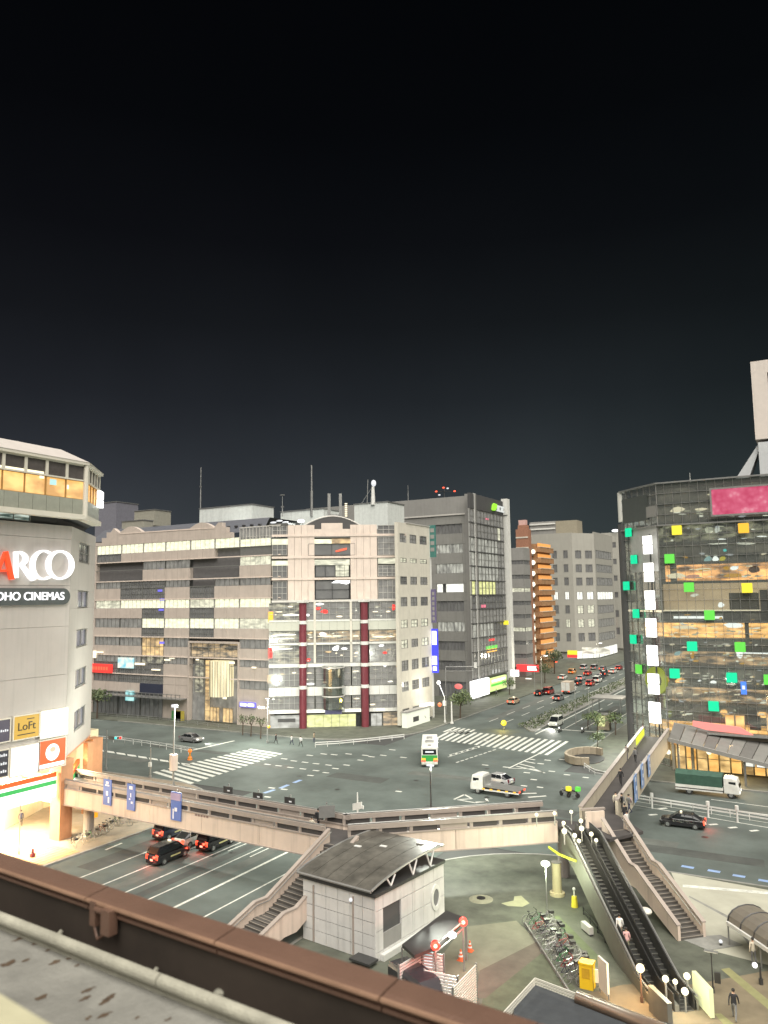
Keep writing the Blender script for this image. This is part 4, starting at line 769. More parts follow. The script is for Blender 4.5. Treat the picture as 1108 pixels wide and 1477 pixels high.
# glass side: storeys of tall panes behind slim fins
yg = [739, 758, 778, 798, 818, 838, 858, 878, 898, 918, 938, 958, 975]
xg = 729
nP = 10
for i in range(len(yg) - 1):
    z1, z0 = ZR(yg[i]), ZR(yg[i + 1])
    for p in range(nP):
        a, b = SR(681) + (SR(xg) - SR(681)) * p / nP, SR(681) + (SR(xg) - SR(681)) * (p + 1) / nP
        mm = 'dim_blind'
        if i == 5 and p < 7: mm = 'lit_yellow'
        elif i in (1,) and p in (8,): mm = 'lit_soft'
        elif i in (6, 10): mm = 'dim_room'
        elif i in (2, 3, 4) : mm = 'blind_grey' if p < 8 else 'dim_blind'
        elif i == 0: mm = 'dim_blind'
        elif i in (8,): mm = 'blind_grey' if p < 6 else 'dim_room'
        window(B3, FR_, a, b, z0, z1 - .12, MATS[mm], 1, 2, t=-.15, fw=.12)
    piece('slab_edge', B3, FR_, SR(681), SR(xg), z0 - .14, z0 + .14, -.5, .1, MATS['grey_dark'])
piece('parapet_band', B3, FR_, SR(681), SR(xg), ZR(739), FR_.Z(718, 705), -.6, .05, MATS['grey_dark'])
cb = MB(); c_ = FR_.at(SR(733.5), 0.2, 0); cb.box(c_.x - 1.2, c_.x + .55, c_.y - 1.0, c_.y + 1.0, 0, FR_.Z(721, 733)); part('end_column', cb, MATS['white_wall'], B3)
piece('end_joint', B3, Fac((c_.x - 1.25, c_.y - 1.05), (c_.x + .6, c_.y - 1.05)), 0, 1.85, FR_.Z(745, 733), FR_.Z(744, 733), 0, .06, MATS['grey_dark'])
LS = thing('leaf_sign', 'green leaf emblem with white lettering on the grey tower parapet', 'sign', FR_.at(SR(718), .4, FR_.Z(735, 715)))
lf = MB(); cs, cz_ = FR_.px(711.5, 731.5); lf.fprism(FR_, [(cs - 1.6, cz_ - .8), (cs - 1.2, cz_ + .4), (cs - .2, cz_ + 1.0), (cs + 1.7, cz_ + .9), (cs + 1.5, cz_ - .1), (cs + .4, cz_ - .9), (cs - .9, cz_ - 1.0)], .1, .5); part('leaf', lf, emi('leaf_green', (.35, .85, .05), 1.0), LS)
b = MB()
for i in range(4): s_ = FR_.S(715.5 + 2.6 * i, 732); b.fbox(FR_, s_, s_ + 1.2, cz_ - .9, cz_ - .55, .1, .4); b.fbox(FR_, s_, s_ + 1.2, cz_ + .35, cz_ + .7, .1, .4); b.fbox(FR_, s_ + (.0 if i % 2 else .5), s_ + (.35 if i % 2 else .85), cz_ - .55, cz_ + .35, .1, .4)
part('lettering', b, emi('em_pale', (.75, .78, .75), .8), LS)
for a, mm, nm in (((700, 726, 863, 880), 0, 0),): pass
for (x0, x1, y0, y1, mm) in ((702, 718, 932, 936.5, 'em_lime'), (703, 717, 936.5, 941, 'em_amber'), (706, 714, 922, 925, 'em_red'), (695, 701, 872, 876, 'em_pinkish'), (701, 705, 748, 750, 'em_pinkish')):
    emi('em_pinkish', (1, .25, .35), .8); piece('window_glow', B3, FR_, FR_.S(x0, y0), FR_.S(x1, y0), ZR(y1), ZR(y0), -.12, -.04, MATS[mm])
vsign('shop_sign', 'white lit shop front at the foot of the grey tower', FR_, 677, 702, 983, 1008, MATS['em_white'], t=(0.2, 0.8))
vsign('shop_sign', 'green edged lit shop front beside the white one under the tower', FR_, 703, 727, 979, 998, emi('lime_shop', (.75, .95, .35), 1.0), [(0.05, .95, .45, .62, 'em_lime'), (.1, .9, .15, .3, 'em_white')], t=(0.2, 0.8))
vsign('box_sign', 'yellow lit box sign high on the tower end column', Fac((-73.8, FR_.at(FR_.L, 0, 0).y - 2), (-70.0, FR_.at(FR_.L, 0, 0).y - 2)), 726.5, 734, 895, 901, MATS['em_yellow'])
vsign('box_sign', 'white lit box sign low on the tower end column', Fac((-73.8, FR_.at(FR_.L, 0, 0).y - 2), (-69.0, FR_.at(FR_.L, 0, 0).y - 2)), 737.5, 749, 966, 975, MATS['em_white'])
# roof beacon mast
RB = thing('beacon_mast', 'small mast with red and white lights on the tower roof', 'mast', (-88, 195, zT))
Fm = Fac((-130, 195), (-60, 195)); b = MB(); sm_, zm_ = Fm.px(641, 712); pm_ = Fm.at(sm_, 0, 0); b.tube((pm_.x, pm_.y, zT - .5), (pm_.x, pm_.y, Fm.Z(703, 641)), .12, n=5); b.bar(Fm.at(sm_ - 2.6, 0, Fm.Z(709, 630)), Fm.at(sm_ + 2.6, 0, Fm.Z(708.5, 655)), .12, .12); part('pole', b, MATS['metal_dark'], RB)
for (x, y, mm) in ((629.5, 709, 'em_tail'), (640, 703.5, 'em_tail'), (656, 708.5, 'em_tail'), (646, 704.5, 'em_soft'), (634, 714, 'em_soft')): b = MB(); s_, z_ = Fm.px(x, y); b.ball(Fm.at(s_, 0.1, z_), .27, 8, 5, (1.4, 1, .8)); part('beacon', b, MATS[mm], RB)

# ================================================================== 4. buildings beyond the tower on the avenue
def simple_building(name, label, F, depth, zt, wm, rows, cols, codes, roofm='grey_dark', t=-.15, side=None, nv=2):
    """one facade F with a window grid given by picture rows/cols; the block goes back by depth"""
    p0, p1 = F.at(0, 0, 0), F.at(F.L, 0, 0); T = thing(name, label, 'building', (p0 + p1) / 2); b = MB()
    i0, i1 = F.at(0.05, -.75, 0), F.at(F.L - .05, -.75, 0); b0, b1 = F.at(0.05, -depth, 0), F.at(F.L - .05, -depth, 0)
    b.prism([i0[:2], i1[:2], b1[:2], b0[:2]], 0, zt - .1); part('building_core', b, wm, T)
    xr = cols[len(cols) // 2]; S = [F.S(x, 862) for x in cols]; Z = [F.Z(y, xr) for y in rows]; S[0] = max(S[0], -1e9)
    for r in range(len(rows) - 1):
        for c in range(len(cols) - 1):
            ch = codes[r][c] if r < len(codes) else '#'; z1, z0 = Z[r], max(.05, Z[r + 1])
            if z1 - z0 < .1: continue
            if ch == '#': piece('wall_panel', T, F, S[c] + .02, S[c + 1] - .02, z0 + .01, z1 - .01, -.7, 0, wm)
            elif ch != '.': window(T, F, S[c] + .05, S[c + 1] - .05, z0, z1, MATS[{**LITS, 'b': 'blind_grey'}[ch]], nv, 1, t=t, fw=.12)
    return T
# narrow banded office block
F4 = Fac((-71.5, 226), (-64.5, 229.5)); p4 = G(756, 968); 
F4 = Fac((-76.5, 232), (-70.5, 232)); F4 = Fac((F4.at(F4.S(738, 862), 0, 0))[:2], (F4.at(F4.S(757, 862), 0, 0))[:2]); F4b = Fac(F4.at(F4.L, 0, 0)[:2], (F4.at(F4.L, 0, 0).x + .2, 244)); F4b = Fac(F4b.o[:2], F4b.at(F4b.S(766), 0, 0)[:2])
T4 = thing('banded_block', 'narrow grey block with white banded floors beyond the tower', 'building', F4.at(F4.L / 2, 0, 0)); z4 = F4.Z(790, 748)
b = MB(); b.prism([F4.at(.1, -.6, 0)[:2], F4.at(F4.L - .6, -.6, 0)[:2], F4b.at(F4b.L, -.6, 0)[:2], (F4.at(0, 0, 0).x, F4b.at(F4b.L, 0, 0).y)], 0, z4 - .1); part('building_core', b, MATS['grey_mid'], T4)
y4 = [790, 808, 814, 829, 835, 848, 854, 867, 873, 886, 892, 905, 911, 924, 930, 943, 949, 962]
for i in range(len(y4) - 1):
    for F in (F4, F4b):
        z1, z0 = F4.Z(y4[i], 750), F4.Z(y4[i + 1], 750)
        if i % 2 == 0: piece('wall_panel', T4, F, 0, F.L, z0, z1, -.6, .1, MATS['grey_mid'])
        else: window(T4, F, .1, F.L - .1, z0, z1, MATS['lit_soft' if i in (5, 11) else 'dim_room'], 4, 1, t=-.1)
vsign('shop_sign', 'red lit shop sign over the pavement past the grey tower', Fac((F4.at(0, 1.2, 0))[:2], (F4.at(F4.L + 9, 1.2, 0))[:2]), 746, 778, 958, 968, emi('sign_redglow', (1, .06, .06), 1.2), [(.5, .9, .2, .8, 'em_white')])
# brick tower with an orange lit outside staircase
T5 = thing('brick_tower', 'reddish brick stair tower with a pink lit top', 'building', F4b.at(8, -3, 0))
F5 = Fac((-72, 246), (-62, 246)); F5 = Fac(F5.at(F5.S(747), 0, 0)[:2], F5.at(F5.S(765), 0, 0)[:2]); mat('brick_red', (0.33, 0.16, 0.10), 0.7, var=0.2, scale=2)
b = MB(); p = [F5.at(0, 0, 0), F5.at(F5.L, 0, 0), F5.at(F5.L, -3, 0), F5.at(0, -3, 0)]; b.prism([q[:2] for q in p], 0, F5.Z(763, 758)); part('wall', b, MATS['brick_red'], T5)
b = MB(); b.fbox(F5, F5.S(750), F5.S(763), F5.Z(763, 758), F5.Z(757, 758), -2.6, -.2); part('upper_wall', b, MATS['brick_red'], T5); b = MB(); b.fbox(F5, F5.S(751), F5.S(761), F5.Z(757, 758), F5.Z(749.5, 758), -2.4, -.4); part('roof_house', b, mat('pink_cap', (0.6, 0.38, 0.34), .7), T5)
for y in (775, 790): piece('band_course', T5, F5, 0, F5.L, F5.Z(y + 1, 758), F5.Z(y - 1, 758), 0, .15, MATS['cream_wall'])
T6 = thing('stair_block', 'orange lit apartment block with curved balconies and a globe lamp per floor', 'building', (-69, 256, 0))
F6 = Fac((-72, 252), (-60, 252)); F6 = Fac(F6.at(F6.S(765), 0, 0)[:2], F6.at(F6.S(778), 0, 0)[:2]); e6 = F6.at(F6.L, 0, 0); F6b = Fac(e6[:2], endpx(e6[:2], (e6.x + .6, 272), 797)); y6 = F6b.at(F6b.L, 0, 0).y
b = MB(); b.prism([F6.at(0, -.5, 0)[:2], F6.at(F6.L - .5, -.5, 0)[:2], (e6.x, y6), (F6.at(0, 0, 0).x, y6)], 0, F6.Z(784, 775)); mat('orange_wall', (0.36, 0.20, 0.10), 0.7, var=0.2, scale=.6); part('wall', b, MATS['orange_wall'], T6)
emi('stair_glow', (0.72, 0.32, 0.09), 1.0, 0.6); emi('globe', (1, .93, .75), 2.2)
for i in range(11):
    y = 787 + 15.6 * i; za, zb_ = F6.Z(y + 9, 775), F6.Z(y + 3, 775)
    if za < 3: break
    piece('balcony', T6, F6, F6.L * .55, F6.L, za, zb_, -.2, .9, MATS['orange_wall']); piece('balcony', T6, F6b, 0, F6b.L, za, zb_ + .2, -.2, 1.0, MATS['orange_wall'])
    piece('balcony_opening', T6, F6b, 0.2, F6b.L - .2, zb_ + .25, F6.Z(y - 4, 775), -.1, .05, MATS['stair_glow']); piece('balcony_cap', T6, F6b, 0, F6b.L, zb_ + .2, zb_ + .42, -.1, 1.1, mat('cap_pale', (.6, .5, .38), .6))
    s_, z_ = F6.px(770.5, y + 9); g = MB(); g.ball(F6.at(s_, 1.0, z_), .75, 10, 6); part('globe_lamp', g, MATS['globe'], T6)
    piece('side_wall', T6, F6, 0, F6.L * .5, za - 1.2, zb_, -.3, .2, MATS['cream_wall' if i > 5 else 'grey_mid'])
# beige corner building far down the avenue
F7 = Fac((-96, 300), (-78.0, 300)); x7 = F7.at(F7.S(828), 0, 0); F7 = Fac((-104, 300), (x7.x, 300)); q7 = Vector((x7.x + 6.5, 309, 0)); F7b = Fac(x7[:2], q7[:2]); F7c = Fac(q7[:2], (q7.x + .6, 338))
T7 = thing('corner_office', 'pale grey office with a bent front and rows of square windows', 'building', x7); z7 = F7.Z(769, 815)
b = MB(); b.prism([(-104, 300.7), (x7.x - .3, 300.7), (q7.x - .8, 309.3), (q7.x - .2, 338), (-104, 338)], 0, z7 - .2); part('building_core', b, MATS['grey_mid'], T7); mat('pale_wall', (0.36, 0.35, 0.31), .7, var=.06, scale=.3, streak=.1)
y7 = [769, 794, 805.5, 814, 825.5, 833, 844.5, 853.5, 865, 873, 885, 893, 905, 913, 925, 940]
for F, xs_ in ((F7, [790, 799, 805.5, 815, 821.5, 828]), (F7b, [828, 831.5, 837.5, 842, 848.5, 851]), (F7c, [851, 853, 876, 878])):
    S = [F.S(x, 862) for x in xs_] if F is F7 else [F.L * f for f in ([0, .13, .4, .57, .88, 1] if F is F7b else [0, .05, .9, 1])]; S[0] = 0; S[-1] = F.L; xr = sum(xs_) / len(xs_)
    for r in range(len(y7) - 1):
        z1, z0 = F.Z(y7[r], xr), max(.1, F.Z(y7[r + 1], xr))
        if r % 2 == 0:
            piece('wall_panel', T7, F, 0.01, F.L - .01, z0, z1, -.5, 0, MATS['pale_wall'])
        else:
            for c in range(len(S) - 1):
                if c % 2 == 0: piece('wall_panel', T7, F, S[c] + .01, S[c + 1] - .01, z0, z1, -.5, 0, MATS['pale_wall'])
                else:
                    lit = r == 7 or (F is F7b and r in (9, 11)) or (F is F7 and r == 11 and c == 3)
                    window(T7, F, S[c] + .05, S[c + 1] - .05, z0, z1, MATS['lit_white' if lit and (r == 7) else 'lit_soft' if lit else 'dim_room' if F is not F7c else 'dim_blind'], 6 if F is F7c else 2, 1, t=-.12, fw=.12)
for F, a, b_ in ((F7b, 0, F7b.L), (F7c, 0, F7c.L)): window(T7, F, a + .1, b_ - .1, .4, F.Z(938, 850), MATS['lit_white'], 4, 1, t=.05, name='shop_window')
SC7 = thing('roof_house', 'brownish rooftop block behind the pale office roofline', 'rooftop', (-92, 320, z7)); Fq = Fac((-130, 322), (-60, 322)); b = MB(); b.fbox(Fq, Fq.S(768), Fq.S(806), z7 - 6, Fq.Z(752, 790), -6, 0); part('wall', b, MATS['grey_mid'], SC7)
b = MB(); b.fbox(Fq, Fq.S(806), Fq.S(837), z7 - 6, Fq.Z(751, 815), -8, .3); part('side_wall', b, mat('tan_wall', (.3, .27, .2), .7), SC7); b = MB(); b.fbox(Fq, Fq.S(768), Fq.S(805), Fq.Z(757, 785), Fq.Z(755, 785), 0, .5); b.fbox(Fq, Fq.S(768), Fq.S(805), Fq.Z(764, 785), Fq.Z(762, 785), 0, .5); part('white_rail', b, MATS['white_wall'], SC7)
F8 = Fac((-70, 352), (-55, 352)); F8 = Fac(F8.at(F8.S(871), 0, 0)[:2], F8.at(F8.S(905), 0, 0)[:2])
T8 = simple_building('slim_block', 'slim pale block with a roof floodlight between the bent office and the glass tower', F8, 20, F8.Z(768, 885), mat('slim_wall', (.42, .41, .36), .7, var=.08, streak=.1), [768, 782, 790, 806, 814, 830, 838, 854, 862, 880, 890, 905, 915, 935], [871, 876, 882, 886, 892, 905], ['#####', '#d#d#'] * 6 + ['#####'], nv=1)
b = MB(); s_, z_ = F8.px(888, 765.5); b.ball(F8.at(s_, .5, z_), .9, 8, 5, (1.8, 1, .7)); part('floodlight', b, MATS['em_white'], T8)
vsign('blade_sign', 'dull red vertical sign on the slim pale block', F8, 884, 889, 888, 918, mat('dull_red', (.3, .08, .09), .6), t=(.1, .6))
# lower street-level shops at the end of the avenue
for k, (x, y, w_, h_, mm, lb) in enumerate([(778, 928, 10, 6, 'em_green', 'green lit street sign at the end of the avenue'), (826, 941, 14, 6, 'em_yellow', 'yellow lit sign with a red base far down the avenue'), (826, 946, 14, 4, 'em_red', 'red strip of light under the yellow far sign'), (860, 938, 40, 9, 'em_white', 'broad white lit shop front far down the avenue'), (800, 957, 8, 8, 'em_tail', 'red round light among the far shops'), (806, 966, 12, 6, 'em_white', 'white lit panel below the red round light'), (763, 985, 8, 14, 'em_strip', 'tall white lit door panel beside the far crossing'), (742, 990, 14, 6, 'lit_soft', 'pale lit window strip near the taxi')]):
    g = Fac((-80, 285 if x < 850 else 295), (-30, 285 if x < 850 else 295)) if k != 6 and k != 7 else Fac((-80, 226), (-40, 226))
    vsign('shop_sign', lb, g, x - w_ / 2, x + w_ / 2, y - h_ / 2, y + h_ / 2, litroom('far_shop', (.35, .34, .26), (1.3, 1.25, 1.05), 1.0, .35, .8) if mm == 'em_white' else MATS[mm], t=(0, .4))
# ---- rooftop things on the beige building and behind it
def roofbox(name, label, yp, x0, x1, ytop, ybot, m_, depth=6, lit=None, side=0):
    F = Fac((-160, yp), (-20, yp)); s0, s1 = F.S(x0, ytop), F.S(x1, ytop); T = thing(name, label, 'rooftop', F.at((s0 + s1) / 2, 0, F.Z(ybot, x0))); b = MB(); b.fbox(F, s0, s1, F.Z(ybot, x0), F.Z(ytop, x0), -depth, 0); part('wall', b, m_, T)
    b = MB(); b.fbox(F, s0 - .15, s1 + .15, F.Z(ytop, x0), F.Z(ytop, x0) + .2, -depth - .1, .15); part('roof_cap', b, MATS['metal_grey'], T); return T, F
mat('roof_white', (.62, .65, .62), .6, var=.1, streak=.15)
t_, F_ = roofbox('plant_house', 'bright white rooftop plant house on the beige wing', 138, 288, 364, 734.5, 765, MATS['roof_white'], 8)
l = lamp('roof_flood', 'POINT', (F_.at(F_.S(345), 3.0, F_.Z(756, 345))), 420, (.95, 1, .95), .3); b = MB(); b.ball(l.location, .3, 8, 5); part('floodlight', b, MATS['em_white'], t_)
roofbox('plant_house', 'grey rooftop plant house with a lit floodlight near the roof centre', 141, 405, 467, 739, 765, MATS['roof_white'], 7)
t_, F_ = roofbox('plant_house', 'tall pale rooftop stair house beside the roof mast', 150, 511, 559, 728, 765, MATS['roof_white'], 8)
roofbox('plant_house', 'bluish rooftop block nearest the department store', 150, 138, 168, 727, 775, mat('roof_blue', (.17, .17, .2), .7), 8)
roofbox('plant_house', 'small tan rooftop box with a dark cap', 148, 194, 223, 738, 760, mat('roof_tan', (.3, .29, .24), .7), 6)
roofbox('plant_house', 'low brownish rooftop box at the gable step', 130, 176, 207, 753, 772, MATS['roof_tan'], 3)
T = thing('roof_flood_lamp', 'bright small floodlight on the roof left of the dark arch', 'lamp', FM.at(SM(433), -6, ZM(757))); b = MB(); c = FM.at(SM(433), -5, ZM(748)); b.tube((c.x, c.y, ZM(760)), c, .08, n=5); part('post', b, MATS['metal_grey'], T); b = MB(); b.ball(c, .45, 8, 5, (2, 1, .8)); part('lamp_head', b, MATS['em_white'], T)
lamp('roof_flood', 'POINT', (c.x, c.y - 1, c.z + .5), 330, (.95, 1, .95), .3)
T = thing('roof_lights', 'row of white lights on the roof behind the rail', 'lamp', FM.at(SM(380), -6, ZM(757))); 
for (x, y) in ((372, 751), (381, 748.5), (390, 750.5)): c = FWg.at(FWg.S(x), -5, FWg.Z(y, x)); b = MB(); b.ball(c, .35, 8, 5, (2.5, 1, .6)); part('lamp_head', b, MATS['em_soft'], T)
b = MB(); b.fbox(FWg, FWg.S(368), FWg.S(396), FWg.Z(755, 380), FWg.Z(752.5, 380), -7, -4.6); b.fbox(FWg, FWg.S(372), FWg.S(374), FWg.Z(772, 380), FWg.Z(755, 380), -6, -5.6); b.fbox(FWg, FWg.S(390), FWg.S(392), FWg.Z(772, 380), FWg.Z(755, 380), -6, -5.6); part('duct', b, MATS['metal_grey'], T)
def mast(label, x, y0, y1, yp, r, m_='metal_grey', cat='antenna', extra=None):
    F = Fac((-160, yp), (-20, yp)); s = F.S(x, y0); c = F.at(s, 0, 0); b = MB(); b.tube((c.x, c.y, F.Z(y1, x)), (c.x, c.y, (F.Z(y0, x) + F.Z(y1, x)) / 2), r, n=6); b.tube((c.x, c.y, (F.Z(y0, x) + F.Z(y1, x)) / 2), (c.x, c.y, F.Z(y0, x)), r * .6, n=6)
    for (dx, y, w_, h_) in (extra or []): b.cbox((c.x + dx, c.y, F.Z(y, x)), (w_, w_ * .5, h_))
    return single('mast', b, MATS[m_], label, cat, (c.x, c.y, F.Z(y1, x)))
mast('thin tall mast over the bright white plant house', 290, 674, 740, 142, .16, extra=[(0, 702, .5, .3)])
mast('thick tall grey mast over the dark arched roof', 449.5, 671, 745, 141, .30)
mast('short antenna with a small crossbar on the roof', 407.5, 713, 745, 139, .12, extra=[(0, 714, 1.0, .2), (0, 731, .6, .3)])
T = thing('roof_chimneys', 'pair of square grey flues joined at the foot on the dark arch', 'chimney', FM.at(SM(483), -4, ZM(745))); b = MB()
for x in (475.5, 492.5): b.fbox(FM, SM(x) - .3, SM(x) + .3, ZM(745), ZM(708), -4.6, -4)
b.fbox(FM, SM(477), SM(492), ZM(743), ZM(739), -4.8, -4); part('flue', b, MATS['metal_grey'], T)
T = thing('ladder_light', 'slim ladder of small yellow lights next to the flues', 'lamp', FM.at(SM(500), -4, ZM(742))); b = MB(); b.fbox(FM, SM(499.4), SM(499.8), ZM(744), ZM(721), -4.2, -4); b.fbox(FM, SM(502.4), SM(502.8), ZM(744), ZM(721), -4.2, -4); part('rail', b, MATS['metal_dark'], T)
for i in range(7): b = MB(); b.fbox(FM, SM(499), SM(502.6), ZM(724 + 3 * i), ZM(722.6 + 3 * i), -4, -3.8); part('rung_light', b, MATS['em_warm'], T)
F_ = Fac((-160, 150), (-20, 150)); c = F_.at(F_.S(540), 0, 0); T = thing('sculpture_mast', 'white tapered beacon standing on the pale stair house', 'mast', (c.x, c.y, F_.Z(728, 540))); b = MB(); b.tube((c.x, c.y, F_.Z(728, 540)), (c.x, c.y, F_.Z(702, 540)), .55, .35, 8); part('shaft', b, MATS['metal_white'], T)
b = MB(); b.ball((c.x + .2, c.y, F_.Z(697, 540)), .6, 8, 5, (1, 1, 1.3)); part('top_light', b, MATS['em_soft'], T); b = MB(); b.tube((c.x - 1.6, c.y, F_.Z(728, 530)), (c.x - 1.3, c.y, F_.Z(692, 530)), .1, n=5); b.tube((c.x - 3, c.y, F_.Z(725, 530)), (c.x - .6, c.y, F_.Z(706, 530)), .07, n=5); part('aerial', b, MATS['metal_grey'], T)
mast('faint thin antenna on the grey tower roof', 588.5, 700, 722, 190, .14)
# ================================================================== 5. glass department building on the right
MP1 = (-20.5, 120.0); k_ = 9.5 * 0.7071; MP2 = (MP1[0] - k_, MP1[1] + k_)
F1 = Fac(MP1, (60, 120.0)); F2 = Fac(MP2, MP1)
B5 = thing('glass_building', 'glass fronted building with coloured light squares and a pink screen', 'building', (10, 135, 0))
ztop = F1.Z(697, 952); zlow = 0.2
X1 = lambda x, y=862: F1.S(x, y); Y1 = lambda y: F1.Z(y, 1000)
# storeys: floor slabs, back walls with what the glass lets one see
NR = 26; ph = (ztop - zlow) / NR; NCOL = 12; pw = X1(1108) / NCOL
cb = MB(); cb.prism([(MP2[0] + 3, MP2[1] + 4), (MP1[0] + 2, MP1[1] + 6), (60, 126), (60, 160), (MP2[0] + 3, 160)], 0, ztop - .3); part('building_core', cb, MATS['grey_dark'], B5)
bands = [(697, 724, 'dim_tower'), (724, 752, 'dim_tower'), (752, 782, 'lit_mixed'), (782, 812, 'dim_tower'), (812, 840, 'floor_orange'), (840, 884, 'floor_tan'), (884, 897, 'dim_tower'), (897, 923, 'floor_amber'), (923, 938, 'dim_tower'), (938, 962, 'floor_brown'), (962, 990, 'dim_tower'), (990, 1018, 'floor_brown'), (1018, 1040, 'dim_tower'), (1040, 1066, 'floor_amber'), (1066, 1120, 'lit_amber')]
litroom('floor_orange', (0.10, 0.06, 0.04), (1.3, 0.6, 0.2), 2.9, 0.28, 0.9, (.42, .66)); litroom('floor_tan', (0.30, 0.21, 0.12), (0.52, 0.37, 0.21), 1.9, 0.12, 0.3); litroom('floor_amber', (0.30, 0.15, 0.04), (1.2, 0.62, 0.2), 3.2, 0.3, 1.4, (.35, .66)); litroom('floor_brown', (0.05, 0.04, 0.03), (0.85, 0.52, 0.26), 2.6, 0.35, 1.2, (.42, .72))
for (ya, yb, mm) in bands:
    z1, z0 = Y1(ya), max(0.1, Y1(yb)); piece('room_wall', B5, F1, .2, F1.L, z0, z1 - .15, -3.6, -3.5, MATS[mm]); piece('room_wall', B5, F2, .5, F2.L - .4, z0, z1 - .15, -3.2, -3.1, MATS[mm if mm != 'floor_orange' else 'dim_blind'])
    piece('floor_slab', B5, F1, .2, F1.L, z1 - .15, z1 + .2, -5.5, -.25, MATS['grey_mid']); piece('floor_slab', B5, F2, .3, F2.L, z1 - .15, z1 + .2, -3.4, -.25, MATS['grey_mid'])
def gl(x0, x1, y0, y1, m_, t=-2.5, nm='window_glow'):
    if nm == 'window_glow' and x1 - x0 < 40: part(nm, blob(F1, x0, x1, y0, y1, t - .1, t), MATS[m_], B5); return
    piece(nm, B5, F1, X1(x0), X1(x1), Y1(y1), Y1(y0), t - .3, t, MATS[m_])
for a in ((962, 984, 729, 737, 'em_warm'), (998, 1018, 730, 734, 'em_warm'), (1016, 1036, 709, 712, 'em_warm'), (1015, 1035, 718, 722, 'em_strip'), (1026, 1036, 730, 741, 'em_strip'), (1012, 1026, 757, 767, 'lit_soft'), (1027, 1036, 757, 767, 'lit_white'), (1018, 1050, 781, 784, 'em_strip'), (1060, 1090, 781, 784, 'em_strip'), (1032, 1048, 775, 780, 'em_white'), (1064, 1080, 774, 781, 'em_white'), (1090, 1106, 771, 773, 'em_white'),
          (1040, 1046, 790, 795, 'em_cyan'), (1012, 1024, 801, 810, 'em_cyan2'), (1024, 1034, 801, 810, 'em_white'), (1034, 1044, 801, 810, 'em_yellow'), (956, 984, 826, 834, 'em_warm'), (984, 1008, 828, 834, 'emblem_pink'), (1000, 1024, 818, 823, 'em_warm'), (1040, 1052, 814, 822, 'em_orange'), (1050, 1064, 815, 822, 'em_white'), (1040, 1070, 826, 833, 'em_orange'), (1076, 1096, 816, 826, 'soffit_orange'), (950, 1094, 880, 882, 'em_warm'), (966, 1050, 889.5, 893, 'em_white'),
          (1040, 1072, 899, 907, 'em_white'), (962, 1000, 903, 908, 'em_warm'), (1032, 1042, 869, 877, 'em_white'), (992, 1004, 856, 861, 'em_strip'), (1054, 1120, 937, 943, 'em_white'), (1060, 1070, 940, 952, 'em_white'), (968, 980, 940, 948, 'em_cyan2'), (992, 998, 938, 952, 'em_orange'), (950, 962, 977, 992, 'em_orange'), (970, 984, 980, 990, 'floor_amber'), (1003, 1008, 983, 986, 'em_white'), (1021, 1031, 984, 989, 'em_white'), (1062, 1080, 964, 968, 'em_soft'), (1090, 1100, 964, 970, 'em_soft'), (1035, 1048, 1027, 1036, 'floor_amber'), (1088, 1108, 1030, 1040, 'floor_amber')): gl(*a)
for a in ((1067, 1098, 799, 812, 'grey_mid'), (1050, 1094, 856, 880, 'pave_warm'), (1040, 1068, 886, 897, 'grey_mid'), (1070, 1076, 895, 925, 'grey_mid'), (1095, 1108, 852, 895, 'metal_dark'), (1050, 1080, 1015, 1030, 'grey_mid'), (1068, 1084, 1030, 1050, 'metal_dark')): gl(*a, t=-1.6, nm='interior_partition')
random.seed(21)
for i in range(240):
    y = random.choice((705, 722, 738, 760, 778, 800, 818, 830, 890, 903, 912, 918, 930, 946, 956, 975, 985, 1000, 1012, 1030)) + ru(-4, 4); x = ru(952, 1100); w_ = ru(3, 13); gl(x, x + w_, y, y + ru(1.2, 3.2), random.choice(('em_warm', 'em_warm', 'em_strip', 'em_soft', 'lit_gold', 'em_orange', 'lit_soft')) if y > 795 else random.choice(('em_soft', 'lit_soft', 'em_strip', 'dim_blind')), t=ru(-2.9, -1.5))
# the glass skin: each pane a part, mullions and transoms
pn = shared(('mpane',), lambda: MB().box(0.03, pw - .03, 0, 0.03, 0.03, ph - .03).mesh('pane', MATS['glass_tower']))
scr = (X1(1036), X1(1160), Y1(745), Y1(709))
for r in range(NR - 2):
    for c in range(NCOL):
        s0, z0 = c * pw, ztop - (r + 1) * ph
        if s0 + pw * .5 > scr[0] and scr[2] < z0 + ph / 2 < scr[3]: continue
        link('pane', pn, B5, F1.at(s0, -.12, z0) - wl(B5), F1.rz)
b = MB()
for r in range(2): b.fbox(F1, 0, NCOL * pw, zlow + r * ph + .03, zlow + (r + 1) * ph - .03, -.13, -.1)
b.fbox(F1, NCOL * pw + .03, F1.L, zlow, ztop - .03, -.13, -.1)
for r in range(NR):
    for c in range(6): b.fbox(F2, F2.L * c / 6 + .03, F2.L * (c + 1) / 6 - .03, ztop - (r + 1) * ph + .03, ztop - r * ph - .03, -.13, -.1)
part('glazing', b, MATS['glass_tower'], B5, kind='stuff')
mull = shared(('mmull',), lambda: MB().box(-.022, .022, 0, .14, 0, ztop - zlow).mesh('mullion', MATS['frame_grey']))
for c in range(int(F1.L / pw) + 1): link('mullion', mull, B5, F1.at(c * pw, 0, zlow) - wl(B5), F1.rz)
for c in range(7): link('mullion', mull, B5, F2.at(F2.L * c / 6, 0, zlow) - wl(B5), F2.rz)
